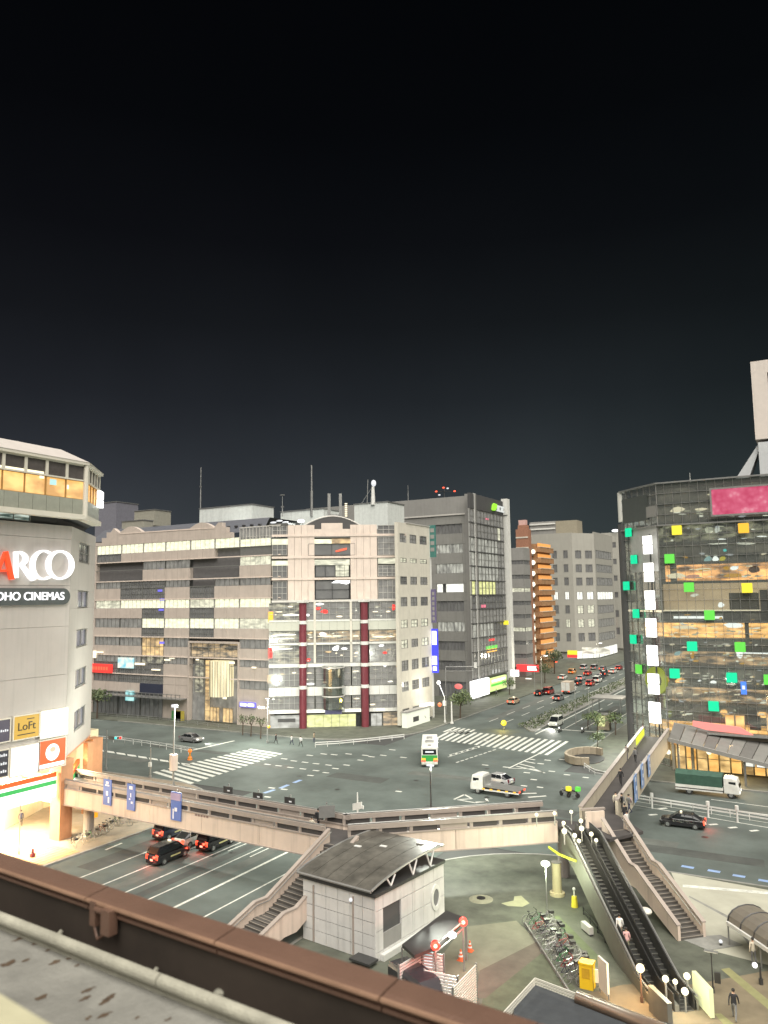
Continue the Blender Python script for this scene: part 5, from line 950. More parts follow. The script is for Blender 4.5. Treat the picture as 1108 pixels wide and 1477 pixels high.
for r in range(NR + 1):
    z = ztop - r * ph; th = .055 if r not in (4, 0) else .2
    piece('transom', B5, F1, 0, F1.L, z - th / 2, z + th / 2, -.14, .02 if r not in (0, 4) else .25, MATS['metal_grey']); piece('transom', B5, F2, 0, F2.L, z - th / 2, z + th / 2, -.14, .02 if r not in (0, 4) else .25, MATS['metal_grey'])
b = MB(); c_ = F2.at(-.2, -.6, 0); b.tube((c_.x, c_.y, 0), (c_.x, c_.y, F2.Z(756, 896)), .95, n=12); part('edge_column', b, MATS['grey_dark'], B5); b = MB(); b.tube((c_.x, c_.y, F2.Z(753, 896)), (c_.x, c_.y, F2.Z(710, 896)), .8, n=12); part('edge_column', b, MATS['white_wall'], B5, label='white top of the corner column')
piece('dark_panel', B5, F2, .6, F2.L - 2.2, F2.Z(752, 920), F2.Z(716, 920), -.3, .05, mat('panel_green', (.07, .08, .075), .4)); piece('grey_panel', B5, F2, F2.L - 2.5, F2.L - .2, F2.Z(745, 945), F2.Z(729, 945), -.1, .08, MATS['grey_mid'])
piece('grey_panel', B5, F2, 2.4, F2.L - .2, F2.Z(776, 945), F2.Z(758, 945), -.3, .05, mat('panel_pale', (.4, .4, .38), .5)); piece('grey_panel', B5, F2, 2.4, F2.L - .2, F2.Z(824, 945), F2.Z(776, 945), -.3, .04, MATS['panel_pale']); 
piece('wood_panel', B5, F2, .7, F2.L - .1, F2.Z(880, 930), F2.Z(842, 930), -.5, -.2, mat('wood_glow', (.45, .34, .22), .5)); piece('wood_panel', B5, F2, .7, F2.L - .1, F2.Z(882.5, 930), F2.Z(880, 930), -.5, -.1, MATS['em_warm'])
# LED screen
S_ = thing('led_screen', 'wide pink blossom video screen high on the glass building', 'screen', F1.at(X1(1072), .3, scr[2])); b = MB(); b.fbox(F1, *scr, .1, .5)
def petal():
    m, t, bs = _new('screen_pink'); n = t.nodes; L = t.links.new; g = n.new('ShaderNodeNewGeometry'); v = n.new('ShaderNodeTexVoronoi'); v.inputs['Scale'].default_value = 1.6; L(g.outputs['Position'], v.inputs['Vector'])
    nz = n.new('ShaderNodeTexNoise'); nz.inputs['Scale'].default_value = .55; nz.inputs['Detail'].default_value = 5; L(g.outputs['Position'], nz.inputs['Vector'])
    a = n.new('ShaderNodeMath'); a.operation = 'MULTIPLY_ADD'; a.inputs[1].default_value = .35; L(v.outputs['Distance'], a.inputs[0]); L(nz.outputs[0], a.inputs[2])
    r = n.new('ShaderNodeValToRGB'); L(a.outputs[0], r.inputs[0]); r.color_ramp.elements[0].position = .4; r.color_ramp.elements[0].color = (.85, .35, .42, 1); r.color_ramp.elements[1].position = .95; r.color_ramp.elements[1].color = (.55, .04, .12, 1)
    e = r.color_ramp.elements.new(.62); e.color = (.70, .12, .22, 1); L(r.outputs[0], bs.inputs['Emission Color']); bs.inputs['Emission Strength'].default_value = 1.0 / EXS; bs.inputs['Base Color'].default_value = (.02, .01, .01, 1); m.cycles.emission_sampling = 'NONE'; return m
part('screen_face', b, petal(), S_); b = MB(); b.fbox(F1, scr[0] - .25, scr[1], scr[3], scr[3] + .25, 0.05, .6); b.fbox(F1, scr[0] - .25, scr[1], scr[2] - .25, scr[2], 0.05, .6); b.fbox(F1, scr[0] - .25, scr[0], scr[2], scr[3], 0.05, .6); part('screen_frame', b, MATS['frame_grey'], S_)
# coloured light squares, each a box of its own
sqm = {'g': 'em_green', 'l': 'em_lime', 'y': 'em_yellow', 'o': 'em_orange'}; word = {'g': 'green', 'l': 'lime', 'y': 'yellow', 'o': 'orange'}
SQ = [(977, 765, 'y', 'yellow light square top left on the glass front'), (1073, 762, 'o', 'orange light square below the pink screen'), (966.5, 806, 'l', 'lime light square beside the upper lit sign panels'), (994.5, 847, 'l', 'lime light square over the tan curtained floor'), (1078, 848, 'y', 'yellow light square over the tan curtained floor'), (1024, 887, 'l', 'lime light square at the row of white lamps'), (999, 932, 'g', 'green light square just below the amber floor'), (1068, 933, 'l', 'lime light square just below the amber floor'), (974, 971, 'g', 'green light square near the lowest white sign panels'), (1056, 977, 'g', 'green light square beside the small blue sign'), (1030, 1018, 'g', 'lowest green light square on the glass front'), (1110, 980, 'l', 'lime light square cut by the picture edge')]
for (x, y, c, lb) in SQ:
    s, z = F1.px(x, y); h = .68; T = thing('light_square', lb, 'light', F1.at(s, .3, z - h), group='coloured light squares on the glass building')
    def sqmesh(): 
        b = MB(); pts = [(max(-h, min(h, 1.06 * h * math.copysign(abs(math.cos(a)) ** .25, math.cos(a)))), max(-h, min(h, 1.06 * h * math.copysign(abs(math.sin(a)) ** .25, math.sin(a))))) for a in [2 * math.pi * (i + .5) / 24 for i in range(24)]]
        Fz = Fac((0, 0), (1, 0)); b.fprism(Fz, pts, 0, .3); return b
    o = link('light_box', shared(('sq', c), lambda: sqmesh().mesh('light_box', MATS[sqm[c]])), T, (0, 0, h), F1.rz)
    b = MB(); b.box(-h * .9, h * .9, 0.0, .2, h * .1, h * 1.9); link('mounting', shared(('sqm',), lambda: b.mesh('mounting', MATS['frame_dark'])), T, (0, 0, 0), F1.rz)
for (x, y, c, lb) in [(910, 768, 'g', 'highest green light square on the angled corner'), (918, 807, 'g', 'second green light square on the angled corner'), (907, 845, 'g', 'green light square at the dark corner column'), (921, 885, 'g', 'green light square under the glowing wooden band'), (917, 922, 'g', 'green light square by the amber floor corner'), (925, 965, 'l', 'faint lime light square by the ring emblem')]:
    s, z = F2.px(x, y); h = .68; T = thing('light_square', lb, 'light', F2.at(s, .3, z - h), group='coloured light squares on the glass building')
    link('light_box', shared(('sq', c), lambda: sqmesh().mesh('light_box', MATS[sqm[c]])), T, (0, 0, h), F2.rz); link('mounting', CACHE[('sqm',)], T, (0, 0, 0), F2.rz)
# white stacked sign boxes on the angled corner, ring emblem near the foot
SS = thing('stacked_sign', 'vertical stack of glaring white sign boxes on the angled glass corner', 'sign', F2.at(F2.L * .6, 1.5, 5)); emi('sign_glare', (1, 1, .93), 2.5, sample=True)
FSs = Fac((F2.at(F2.S(939, 900), 1.7, 0) - Vector((.88, -.47, 0)) * 3)[:2], (F2.at(F2.S(939, 900), 1.7, 0) + Vector((.88, -.47, 0)) * 3)[:2])
sy = [(773, 799), (812, 839), (852, 879), (892, 919), (931, 960), (972, 1001), (1013, 1043)]
for i, (ya, yb) in enumerate(sy):
    xc = 933.5 + 1.75 * i; hw = 5.6 + .3 * i
    s0, s1 = FSs.S(xc - hw, (ya + yb) / 2), FSs.S(xc + hw, (ya + yb) / 2); z1, z0 = FSs.Z(ya, xc), FSs.Z(yb, xc); zm = (z0 + z1) / 2
    for (a, b_) in ((z0, zm - .06), (zm + .06, z1)):
        h2 = (b_ - a) / 2; cs = (s0 + s1) / 2; w2 = (s1 - s0) / 2; b = MB(); b.fprism(FSs, [(cs + max(-w2, min(w2, 1.08 * w2 * math.copysign(abs(math.cos(t)) ** .3, math.cos(t)))), (a + b_) / 2 + max(-h2, min(h2, 1.08 * h2 * math.copysign(abs(math.sin(t)) ** .3, math.sin(t))))) for t in [2 * math.pi * (j + .5) / 24 for j in range(24)]], -.3, .1); part('sign_box', b, MATS['sign_glare'], SS)
pc = FSs.at(FSs.S(940, 900), -.55, 0); b = MB(); b.tube((pc.x, pc.y, 4), (pc.x, pc.y, FSs.Z(770, 938)), .14, n=6); part('sign_mast', b, MATS['metal_dark'], SS)
RE = thing('ring_emblem', 'yellow green ring emblem behind the lower sign boxes', 'sign', FSs.at(FSs.S(941, 985), -.9, FSs.Z(1005, 941))); cs, cz_ = FSs.px(941, 982); b = MB()
for i in range(40):
    a0, a1 = 2 * math.pi * i / 40, 2 * math.pi * (i + 1) / 40; b.fprism(FSs, [(cs + 1.95 * math.cos(a0), cz_ + 2.0 * math.sin(a0)), (cs + 1.95 * math.cos(a1), cz_ + 2.0 * math.sin(a1)), (cs + 1.0 * math.cos(a1), cz_ + 1.05 * math.sin(a1)), (cs + 1.0 * math.cos(a0), cz_ + 1.05 * math.sin(a0))], -1.0, -.8)
part('ring', b, emi('ring_lime', (.22, .26, .03), .9), RE)
vsign('small_sign', 'small blue lit sign on the lower glass front', F1, 1069, 1077, 983, 1001, emi('em_blue2', (.08, .25, 1), 1.0), [(.25, .75, .3, .6, 'em_soft')], t=(.1, .35))
l = lamp('sign_glow', 'AREA', F2.at(F2.L * .65, 4.5, 12), 420, (1, .98, .9), 4.0, aim=F2.at(F2.L * .65, 14, 0)); l.parent = SS; l.location = Vector(l.location) - wl(SS)
# roof pylon
FP_ = Fac((-20, 128), (40, 128)); T = thing('roof_pylon', 'tall white concrete pylon with a slanting brace above the glass roof', 'tower', FP_.at(FP_.S(1100), 0, ztop)); sP = FP_.S(1087.5, 600); mat('pylon', (.62, .56, .51), .6, var=.05, streak=.08); mat('pylon_low', (.5, .52, .53), .6, var=.05)
b = MB(); b.fbox(FP_, sP, sP + 2.2, FP_.Z(634, 1090), FP_.Z(521, 1090), -5, 0); b.fbox(FP_, sP + 2.2, sP + 6.5, FP_.Z(538, 1100), FP_.Z(521, 1100) + .15, -5, -.02); b.fbox(FP_, sP + 6.5, sP + 8.7, FP_.Z(634, 1100), FP_.Z(521, 1100), -5, 0); b.fbox(FP_, sP + 2.2, sP + 6.5, FP_.Z(634, 1100), FP_.Z(625, 1100), -5, -.02); part('frame', b, MATS['pylon'], T)
b = MB(); b.fbox(FP_, sP + 2.2, sP + 6.5, FP_.Z(625, 1100), FP_.Z(538, 1100), -4, -.9); part('infill', b, mat('pylon_infill', (.34, .3, .28), .7), T)
b = MB(); b.fbox(FP_, sP + .3, sP + 8.7, ztop - .5, FP_.Z(638, 1092), -5, -.1); part('base', b, MATS['pylon_low'], T); b = MB(); b.fprism(FP_, [FP_.px(1058, 694), FP_.px(1078, 694), FP_.px(1093, 652), FP_.px(1093, 640)], -4, -.6); part('brace', b, MATS['pylon_low'], T)
mast('hair thin rod on the glass building roof', 995, 682, 699, 124, .06, 'metal_white')
# low forecourt in front: sloped stair roof, canopy with pink fascia, lit shops
T = thing('stair_roof', 'broad sloping grey slatted roof descending in front of the glass building', 'roof', (-6, 114, 0)); mat('slat_grey', (.19, .185, .17), .6, var=.1, scale=1); mat('slat_dark', (.13, .125, .115), .7, var=.1)
up_ = [G(965, 1055, 6.6), G(1028, 1058, 6.4)]; A0 = G(962, 1058, 6.6); A1 = G(962, 1079, 5.6); 
P_ = [Vector((-19.5, 118.8, 6.3)), Vector((-19.3, 112.5, 5.2)), Vector((4.0, 110.9, 1.0)), Vector((6.5, 117.8, 3.4))]
n = 16
for i in range(n):
    f0, f1 = i / n, (i + .93) / n; dz = Vector((0, 0, .12)); a, b_, c, d = P_[0].lerp(P_[3], f0), P_[1].lerp(P_[2], f0), P_[1].lerp(P_[2], f1), P_[0].lerp(P_[3], f1); m = MB(); m.hexa([b_ - dz, c - dz, d - dz, a - dz, b_ + dz, c + dz, d + dz, a + dz]); part('roof_slat', m, MATS['slat_grey' if i % 3 else 'slat_dark'], T)
m = MB(); m.bar(P_[1] + Vector((0, -.1, .1)), P_[2] + Vector((0, -.1, .1)), .3, .5); m.bar(P_[0] + Vector((0, .1, .1)), P_[3] + Vector((0, .1, .1)), .3, .4); part('roof_edge', m, MATS['grey_mid'], T)
for f in (.05, .4, .75): p = P_[1].lerp(P_[2], f); m = MB(); m.tube((p.x, p.y + .5, 0.1), (p.x, p.y + .5, p.z), .16, n=8); part('post', m, MATS['metal_grey'], T)
T = thing('canopy', 'low brown canopy with a pink lit fascia along the glass front', 'canopy', (0, 117, 0)); Fc = Fac((-12, 117.5), (40, 117.5)); b = MB(); b.fbox(Fc, Fc.S(1012), Fc.L, Fc.Z(1066, 1050), Fc.Z(1060, 1050), -2.3, .2); part('canopy_roof', b, MATS['pave_brown'], T)
b = MB(); b.fprism(Fc, [Fc.px(1000, 1039), Fc.px(1000, 1046), Fc.px(1020, 1052), Fc.px(1088, 1060), Fc.px(1068, 1048)], .22, .6); part('fascia', b, emi('pink_fascia', (.75, .22, .2), .8, .8), T)
b = MB(); b.fbox(Fc, Fc.S(1010), Fc.L, Fc.Z(1060, 1050), Fc.Z(1057, 1050), .1, .9); part('gutter', b, MATS['metal_grey'], T)
T = thing('street_shop', 'glowing amber street shop under the sloping slatted roof', 'shop', (-12, 119, 0)); Fs = Fac((-19, 118.9), (30, 118.9))
for i in range(10): a = Fs.S(962) + 1.45 * i; window(T, Fs, a, a + 1.4, .2, 3.6, MATS['lit_amber' if i % 2 else 'lit_gold'], 1, 2, t=.0, name='shop_window')
b = MB(); b.fbox(Fs, Fs.S(958), Fs.S(962), 0.1, 4.2, 0, .5); b.fbox(Fs, Fs.S(985), Fs.S(989), .1, 3.6, .2, .7); part('pier', b, MATS['cream_wall'], T)
b = MB(); b.fbox(Fs, Fs.S(962), Fs.S(1040), 3.65, 4.3, -.1, .6); part('fascia', b, emi('amber_fascia', (.8, .35, .08), .8), T)
for x in (966, 1024): b = MB(); b.ball(Fs.at(Fs.S(x, 1085), 1.0, Fs.Z(1083, x)), .35, 8, 5); part('lamp', b, MATS['em_warm'], T)
l = lamp('shop_glow', 'AREA', (-13, 116, 3.6), 160, (1, .7, .35), 3.0, aim=(-13, 112, 0)); l.parent = T; l.location = Vector(l.location) - wl(T)
T = thing('street_shop', 'bright white lit shop beyond the sloping roof at the picture edge', 'shop', (5, 119, 0)); Fs2 = Fac((-5, 118.8), (40, 118.8))
for i in range(6): a = Fs2.S(1056) + 1.7 * i; window(T, Fs2, a, a + 1.6, Fs2.Z(1106, 1080), Fs2.Z(1070, 1080), MATS['lit_white' if i < 3 else 'lit_gold'], 1, 1, t=.02, name='shop_window')
T = thing('shop_kiosk', 'small amber lit kiosk row above the pink fascia', 'shop', (2, 119.5, 6)); Fs3 = Fac((-5, 119.4), (40, 119.4))
for i in range(7):
    a = Fs3.S(1035) + 1.3 * i; 
    if i in (2, 3): continue
    window(T, Fs3, a, a + 1.25, Fs3.Z(1052, 1060), Fs3.Z(1031, 1060), MATS['lit_amber' if i < 2 else 'lit_gold'], 1, 1, t=.02, name='shop_window')

# ================================================================== 6. footbridge with stairs and escalators
mat('bridge_pink', (.59, .485, .405), .55, var=.08, scale=.5, streak=.26); mat('bridge_rail', (.31, .265, .232), .55, var=.1, scale=.8); mat('bridge_beige', (.50, .45, .35), .6, var=.08, streak=.1); mat('deck', (.055, .05, .048), .85, var=.15, scale=.8); mat('step_dark', (.075, .068, .06), .85, var=.15, scale=1.5); mat('tread_edge', (.26, .23, .19), .8, var=.15)
FB = thing('footbridge', 'long pinkish pedestrian bridge spanning the junction in several arms', 'bridge', (-36, 56, 0))
ZD_ = 5.0                                   # walking level
def span(a, b, w_, front=True, back=True, girder=True, fm='bridge_pink', slots=True):
    """an arm of the bridge from a to b (front edge, as seen from the station), w_ wide to the far side"""
    F = Fac(a, b); L = F.L
    m = MB(); m.fbox(F, 0, L, ZD_ - .25, ZD_, -w_ + .1, -.1); part('deck', m, MATS['deck'], FB)
    for side, on in ((0, front), (1, back)):
        if not on: continue
        t0, t1 = ((-.08, .14) if side == 0 else (-w_ - .14, -w_ + .08))
        if girder:
            nseg = max(2, int(L / 7)); 
            for i in range(nseg): m = MB(); m.fbox(F, L * i / nseg + .02, L * (i + 1) / nseg - .02, ZD_ - 1.25, ZD_ + .35, t0, t1); part('girder_plate', m, MATS[fm], FB)
            m = MB(); m.fbox(F, 0, L, ZD_ + .35, ZD_ + .47, t0 - .04, t1 + .06); m.fbox(F, 0, L, ZD_ - 1.33, ZD_ - 1.25, t0 - .05, t1 + .1); part('girder_flange', m, MATS['bridge_rail'], FB)
        nb = max(2, int(L / 2.6))
        for i in range(nb):
            s0, s1 = L * i / nb, L * (i + 1) / nb; m = MB(); m.fbox(F, s0 + .25, s1 - .25, ZD_ + .47, ZD_ + .85, (t0 + t1) / 2 - .04, (t0 + t1) / 2 + .04); part('parapet_panel', m, MATS['deck'] if (i % 5 != 3) else MATS['bridge_rail'], FB)
            m = MB(); m.fbox(F, s0 - .02, s0 + .24, ZD_ + .47, ZD_ + .9, t0, t1); part('parapet_post', m, MATS['bridge_rail'], FB)
        m = MB(); m.fbox(F, 0, L, ZD_ + .88, ZD_ + 1.25, t0 - .05, t1 + .05); part('parapet_rail', m, MATS['bridge_rail'], FB)
        m = MB(); m.tube(F.at(0, (t0 + t1) / 2, ZD_ + 1.33), F.at(L, (t0 + t1) / 2, ZD_ + 1.33), .06, n=6); part('handrail', m, MATS['metal_grey'], FB)
    return F
J1 = (-37.0, 55.2); J1b = (-35.4, 56.2); J2 = (-21.3, 68.0)
Fl = span((-79, 57.2), J1, 3.6)
Fr = span(J1b, J2, 3.2)
# junction decks
m = MB(); m.prism([(-37.6, 54.4), (-33.8, 55.0), (-33.6, 60), (-37.6, 60)], ZD_ - .24, ZD_ + .012); part('deck', m, MATS['deck'], FB)
F3a = Fac((-19.3, 71.6), (-23.2, 112.5))    # left parapet of the arm to the glass building (seen from outside on the left it is mirrored)
def arm_par(p, q, zt_=ZD_ + 1.25, zb=ZD_ - 1.25, w_=.24, m_='bridge_beige', name='arm_parapet', z2=None):
    p = Vector((*p, 0)); q = Vector((*q, 0)); n = max(1, int((q - p).length / 7))
    for i in range(n):
        a, b = p.lerp(q, i / n), p.lerp(q, (i + .996) / n); s = Vector((-(b - a).y, (b - a).x, 0)).normalized() * w_ / 2; m = MB(); m.hexa([*( (v.x, v.y, zb) for v in (a - s, b - s, b + s, a + s)), *((v.x, v.y, zt_) for v in (a - s, b - s, b + s, a + s))]); part(name, m, MATS[m_], FB)
    m = MB(); m.bar((p.x, p.y, zt_ + .06), (q.x, q.y, zt_ + .06), w_ + .16, .12); part('parapet_rail', m, MATS['bridge_rail'], FB)
AL0, AL1 = G(837.5, 1164, 6.3), G(928, 1048, 6.3); AR0, AR1 = G(889, 1154, 6.3), G(964, 1051, 6.3)
arm_par(AL0[:2], AL1[:2]); arm_par(AR0[:2], AR1[:2])
m = MB(); m.prism([AL0[:2], AR0[:2], AR1[:2], AL1[:2]], ZD_ - .25, ZD_ - .004); part('deck', m, MATS['deck'], FB)
for a, b in ((AL0.lerp(AL1, .80), AL0.lerp(AL1, .985)), (AR0.lerp(AR1, .70), AR0.lerp(AR1, .985))):
    a = a + Vector((.16 if a.x < -21 else -.16, 0, 0)); b = b + Vector((.16 if b.x < -21.5 else -.16, 0, 0)); m = MB(); m.bar((a.x, a.y, 5.75), (b.x, b.y, 5.75), .07, .9); part('lit_handrail', m, emi('rail_lime', (.75, .85, .06), 1.0), FB)
m = MB(); m.prism([J2, (-16.4, 66.4), (-14.4, 69.8), AR0[:2], AL0[:2], (-23.6, 70.2)], ZD_ - .24, ZD_ + .008); part('deck', m, MATS['deck'], FB)
# little pink return wall between escalators and stair
Fk = Fac(G(852, 1176, 6.3)[:2], G(871, 1172, 6.3)[:2])
# piers
for (x, y, r) in ((-69.5, 58.6, .55), (-36.2, 57.6, .5), (-21.5, 70.2, .5), (-22.0, 92, .5), (-22.3, 109, .5)):
    m = MB(); m.tube((x, y, -.02), (x, y, ZD_ - 1.2), r, n=14); m.cbox((x, y, ZD_ - 1.0), (1.5, 1.5, .5)); part('pier', m, mat('pier_grey', (.3, .27, .25), .7, var=.1, streak=.1), FB)
# ---- stair flights
def stair(a, b, w_, z0, z1, n, label, landing=None, side_m='bridge_pink', step_m='step_dark', low=1.0):
    """a (bottom middle) to b (top middle); straight flight with solid side walls"""
    a = Vector((*a, 0)); b = Vector((*b, 0)); d = (b - a); L = d.length; d.normalize(); s = Vector((-d.y, d.x, 0)); T = thing('stairs', label, 'stairs', a)
    zs = lambda f: z0 + (z1 - z0) * (f / landing[0] * landing[2] if landing and f < landing[0] else (landing[2] if landing and f < landing[1] else (landing[2] + (f - landing[1]) / (1 - landing[1]) * (1 - landing[2])) if landing else f))
    for i in range(n):
        f0, f1 = i / n, (i + 1) / n; p, q = a + d * L * f0, a + d * L * f1; z = zs(f1); zb = max(0.05, zs(f0) - .35); h = s * (w_ / 2 - .1)
        m = MB(); m.hexa([*((v.x, v.y, zb) for v in (p - h, q - h, q + h, p + h)), *((v.x, v.y, z) for v in (p - h, q - h, q + h, p + h))]); st = part('step', m, MATS[step_m], T)
        m = MB(); m.hexa([*((v.x, v.y, z + .003) for v in (p - h * .98, p + d * .06 - h * .98, p + d * .06 + h * .98, p + h * .98)), *((v.x, v.y, z + .02) for v in (p - h * .98, p + d * .06 - h * .98, p + d * .06 + h * .98, p + h * .98))]); part('nosing', m, MATS['tread_edge'], st)
    for sg in (-1, 1):
        fs = [0] + ([landing[0], landing[1]] if landing else []) + [1]
        for f0, f1 in zip(fs, fs[1:]):
            o = s * sg * w_ / 2; p, q = a + d * L * f0 + o, a + d * L * f1 + o; h = s * .11; zp, zq = zs(f0 + 1e-6), zs(f1)
            m = MB(); m.hexa([(*(p - h)[:2], max(.02, zp - .6)), (*(q - h)[:2], zq - .6), (*(q + h)[:2], zq - .6), (*(p + h)[:2], max(.02, zp - .6)), (*(p - h)[:2], zp + low), (*(q - h)[:2], zq + low), (*(q + h)[:2], zq + low), (*(p + h)[:2], zp + low)]); part('side_wall', m, MATS[side_m], T)
            m = MB(); m.bar((p.x, p.y, zp + low + .05), (q.x, q.y, zq + low + .05), .34, .1); part('coping', m, MATS['bridge_rail'], T)
            m = MB(); m.tube((p.x - s.x * sg * .25, p.y - s.y * sg * .25, zp + .85), (q.x - s.x * sg * .25, q.y - s.y * sg * .25, zq + .85), .035, n=6); part('handrail', m, MATS['metal_grey'], T)
    return T
ST1 = stair((-37.3, 43.5), (-35.1, 55.0), 3.2, 0.13, ZD_, 30, 'brown walled staircase dropping from the bridge beside the curved roof pavilion', (.32, .42, .30))
ST2 = stair((-9.7, 62.0), (-16.7, 69.2), 2.1, 0.13, ZD_, 28, 'long pinkish staircase descending past the escalators to the pale plaza', (.52, .60, .50))
m = MB(); m.prism([(-10.6, 61.7), (-8.4, 60.6), (-6.4, 62.6), (-8.0, 63.6)], .12, .16); struct('stair_apron', m, MATS['kerb'], PLAZA)
# pink return wall at the head of the escalators
m = MB(); p, q = G(845, 1172, 6.3), G(871, 1170, 6.3); m.bar((p.x, p.y, 5.6), (q.x, q.y, 5.6), .25, 1.5); part('return_wall', m, MATS['bridge_pink'], FB)
m = MB(); p, q = G(838, 1166, 6.3), G(872, 1164, 6.3); m.bar((p.x, p.y, 6.2), (q.x, q.y, 6.2), .3, .16); part('parapet_rail', m, MATS['bridge_rail'], FB)
# ---- pair of escalators
EA = G(976, 1436, 1.05); EB = G(832, 1188, 5.9); EA.z = EB.z = 0
ES = thing('escalator_pair', 'two parallel dark escalators with a shared metal divider', 'escalator', EA)
d = (EB - EA); EL = d.length; d.normalize(); s = Vector((-d.y, d.x, 0)); mat('esc_step', (.05, .05, .048), .5, .3, var=.15, scale=3); mat('esc_metal', (.22, .22, .2), .4, .5, var=.1); mat('esc_cladding', (.17, .165, .14), .55, .2, var=.08, streak=.08); mat('hand_black', (.02, .02, .02), .4)
def ez(f): f = max(0, min(1, (f - .13) / .74)); return .15 + (ZD_ - .15) * f
NS = 44
for lane_, off in ((0, .62), (1, -.62)):
    for i in range(NS):
        f0, f1 = i / NS, (i + 1) / NS; p, q = EA + d * EL * f0 + s * off, EA + d * EL * f1 + s * off; z = ez(f1); h = s * .42; m = MB(); m.hexa([*((*v[:2], max(.05, ez(f0) - .4)) for v in (p - h, q - h, q + h, p + h)), *((*v[:2], z) for v in (p - h, q - h, q + h, p + h))]); st = part('step', m, MATS['esc_step'], ES)
        m = MB(); m.hexa([*((*v[:2], z + .003) for v in (p - h, p + d * .05 - h, p + d * .05 + h, p + h)), *((*v[:2], z + .018) for v in (p - h, p + d * .05 - h, p + d * .05 + h, p + h))]); part('step_edge', m, MATS['esc_metal'], st)
def balus(off, w_, hh, m_, nm, lowz=-.9, k=12):
    for i in range(k):
        f0, f1 = i / k, (i + 1) / k; p, q = EA + d * EL * f0 + s * off, EA + d * EL * f1 + s * off; h = s * w_ / 2; m = MB(); m.hexa([*((*v[:2], max(.05, ez(g) + lowz)) for v, g in ((p - h, f0), (q - h, f1), (q + h, f1), (p + h, f0))), *((*v[:2], ez(g) + hh) for v, g in ((p - h, f0), (q - h, f1), (q + h, f1), (p + h, f0)))]); part(nm, m, MATS[m_], ES)
balus(1.28, .12, .55, 'esc_cladding', 'outer_cladding', -1.5); balus(-1.28, .12, .55, 'esc_cladding', 'outer_cladding', -1.3); balus(0, 2.4, -1.2, 'esc_cladding', 'truss_soffit', -1.4)
balus(0, .26, .35, 'esc_metal', 'divider'); 
for off in (1.08, .17, -.17, -1.08):
    m = MB(); pts = [(*(EA + d * EL * (i / 16) + s * off)[:2], ez(i / 16) + .95) for i in range(17)]; m.path(pts, .05, 6); part('handrail', m, MATS['hand_black'], ES)
    balus(off, .04, .9, 'esc_step', 'balustrade', .0)
m = MB(); pts = [(*(EA + d * EL * (i / 16) + s * 1.26)[:2], ez(i / 16) + .82) for i in range(17)]; m.path(pts, .07, 6); part('edge_trim', m, MATS['metal_grey'], ES)
m = MB(); pts = [(*(EA + d * EL * (i / 16) + s * -1.26)[:2], ez(i / 16) + .82) for i in range(17)]; m.path(pts, .07, 6); part('edge_trim', m, MATS['metal_grey'], ES)
# globe lamps at the escalator heads and feet
emi('globe_warm', (1, .95, .62), 2.0, sample=True)
for (px_, py_, z_, r) in [(774, 1175, 6.6, .3), (800, 1173, 6.7, .3), (813, 1187, 6.6, .3), (814, 1199, 6.3, .42), (824, 1171, 6.8, .3), (829, 1205, 6.0, .34), (835, 1213, 5.6, .32), (838, 1184, 6.5, .34), (839, 1195, 6.3, .4), (853, 1203, 6.0, .34), (860, 1212, 5.6, .3)]:
    r *= .5; c = G(px_, py_, z_); m = MB(); m.ball(c, r, 10, 7); g = part('globe_lamp', m, MATS['globe_warm'], ES); m = MB(); m.tube((c.x, c.y, c.z - 1.0), (c.x, c.y, c.z - r * .8), .05, n=5); part('lamp_post', m, MATS['metal_grey'], g)
for (px_, py_, z_, r) in [(960, 1412, 1.7, .33), (991, 1408, 1.7, .34), (988, 1430, 1.3, .36), (974, 1416, 1.4, .26)]:
    r *= .6; c = G(px_, py_, z_); m = MB(); m.ball(c, r, 10, 7); g = part('globe_lamp', m, MATS['globe_warm'], ES); m = MB(); m.tube((c.x, c.y, .13), (c.x, c.y, c.z - r * .8), .07, n=5); part('lamp_post', m, MATS['metal_grey'], g)
m = MB(); p, q = G(1001, 1405, 1.6), G(1026, 1432, 1.6); m.bar((p.x, p.y, 1.0), (q.x, q.y, 1.0), .25, 1.6); part('end_panel', m, emi('panel_glow', (.6, .62, .36), .7, .7), ES)
m = MB(); p, q = G(938, 1423, 1.5), G(966, 1450, 1.5); m.bar((p.x, p.y, .85), (q.x, q.y, .85), .3, 1.5); part('end_panel', m, MATS['esc_cladding'], ES)
for p_, e_ in ((G(826, 1196, 7.0), 150), (G(845, 1195, 7.0), 150), (G(975, 1415, 2.4), 110)):
    l = lamp('globe_light', 'POINT', p_, e_, (1, .95, .72), .35); l.parent = ES; l.location = Vector(l.location) - wl(ES)
m = MB(); pts = [G(792, 1222, 4.2), G(806, 1232, 4.2), G(820, 1238, 4.2), G(831, 1242, 4.2)]; m.path(pts, .1, 6); part('lime_rail', m, MATS['rail_lime'], ES)
# ================================================================== 7. tiled pavilion with a curved roof
mat('pav_tile', (.58, .57, .55), .5, var=.08, scale=.8, streak=.2); mat('pav_roof', (.10, .094, .08), .45, .1, var=.4, scale=.8, streak=.3)
PV = thing('pavilion', 'pale tiled pavilion with a dark curved roof on the plaza', 'building', (-30, 54, 0))
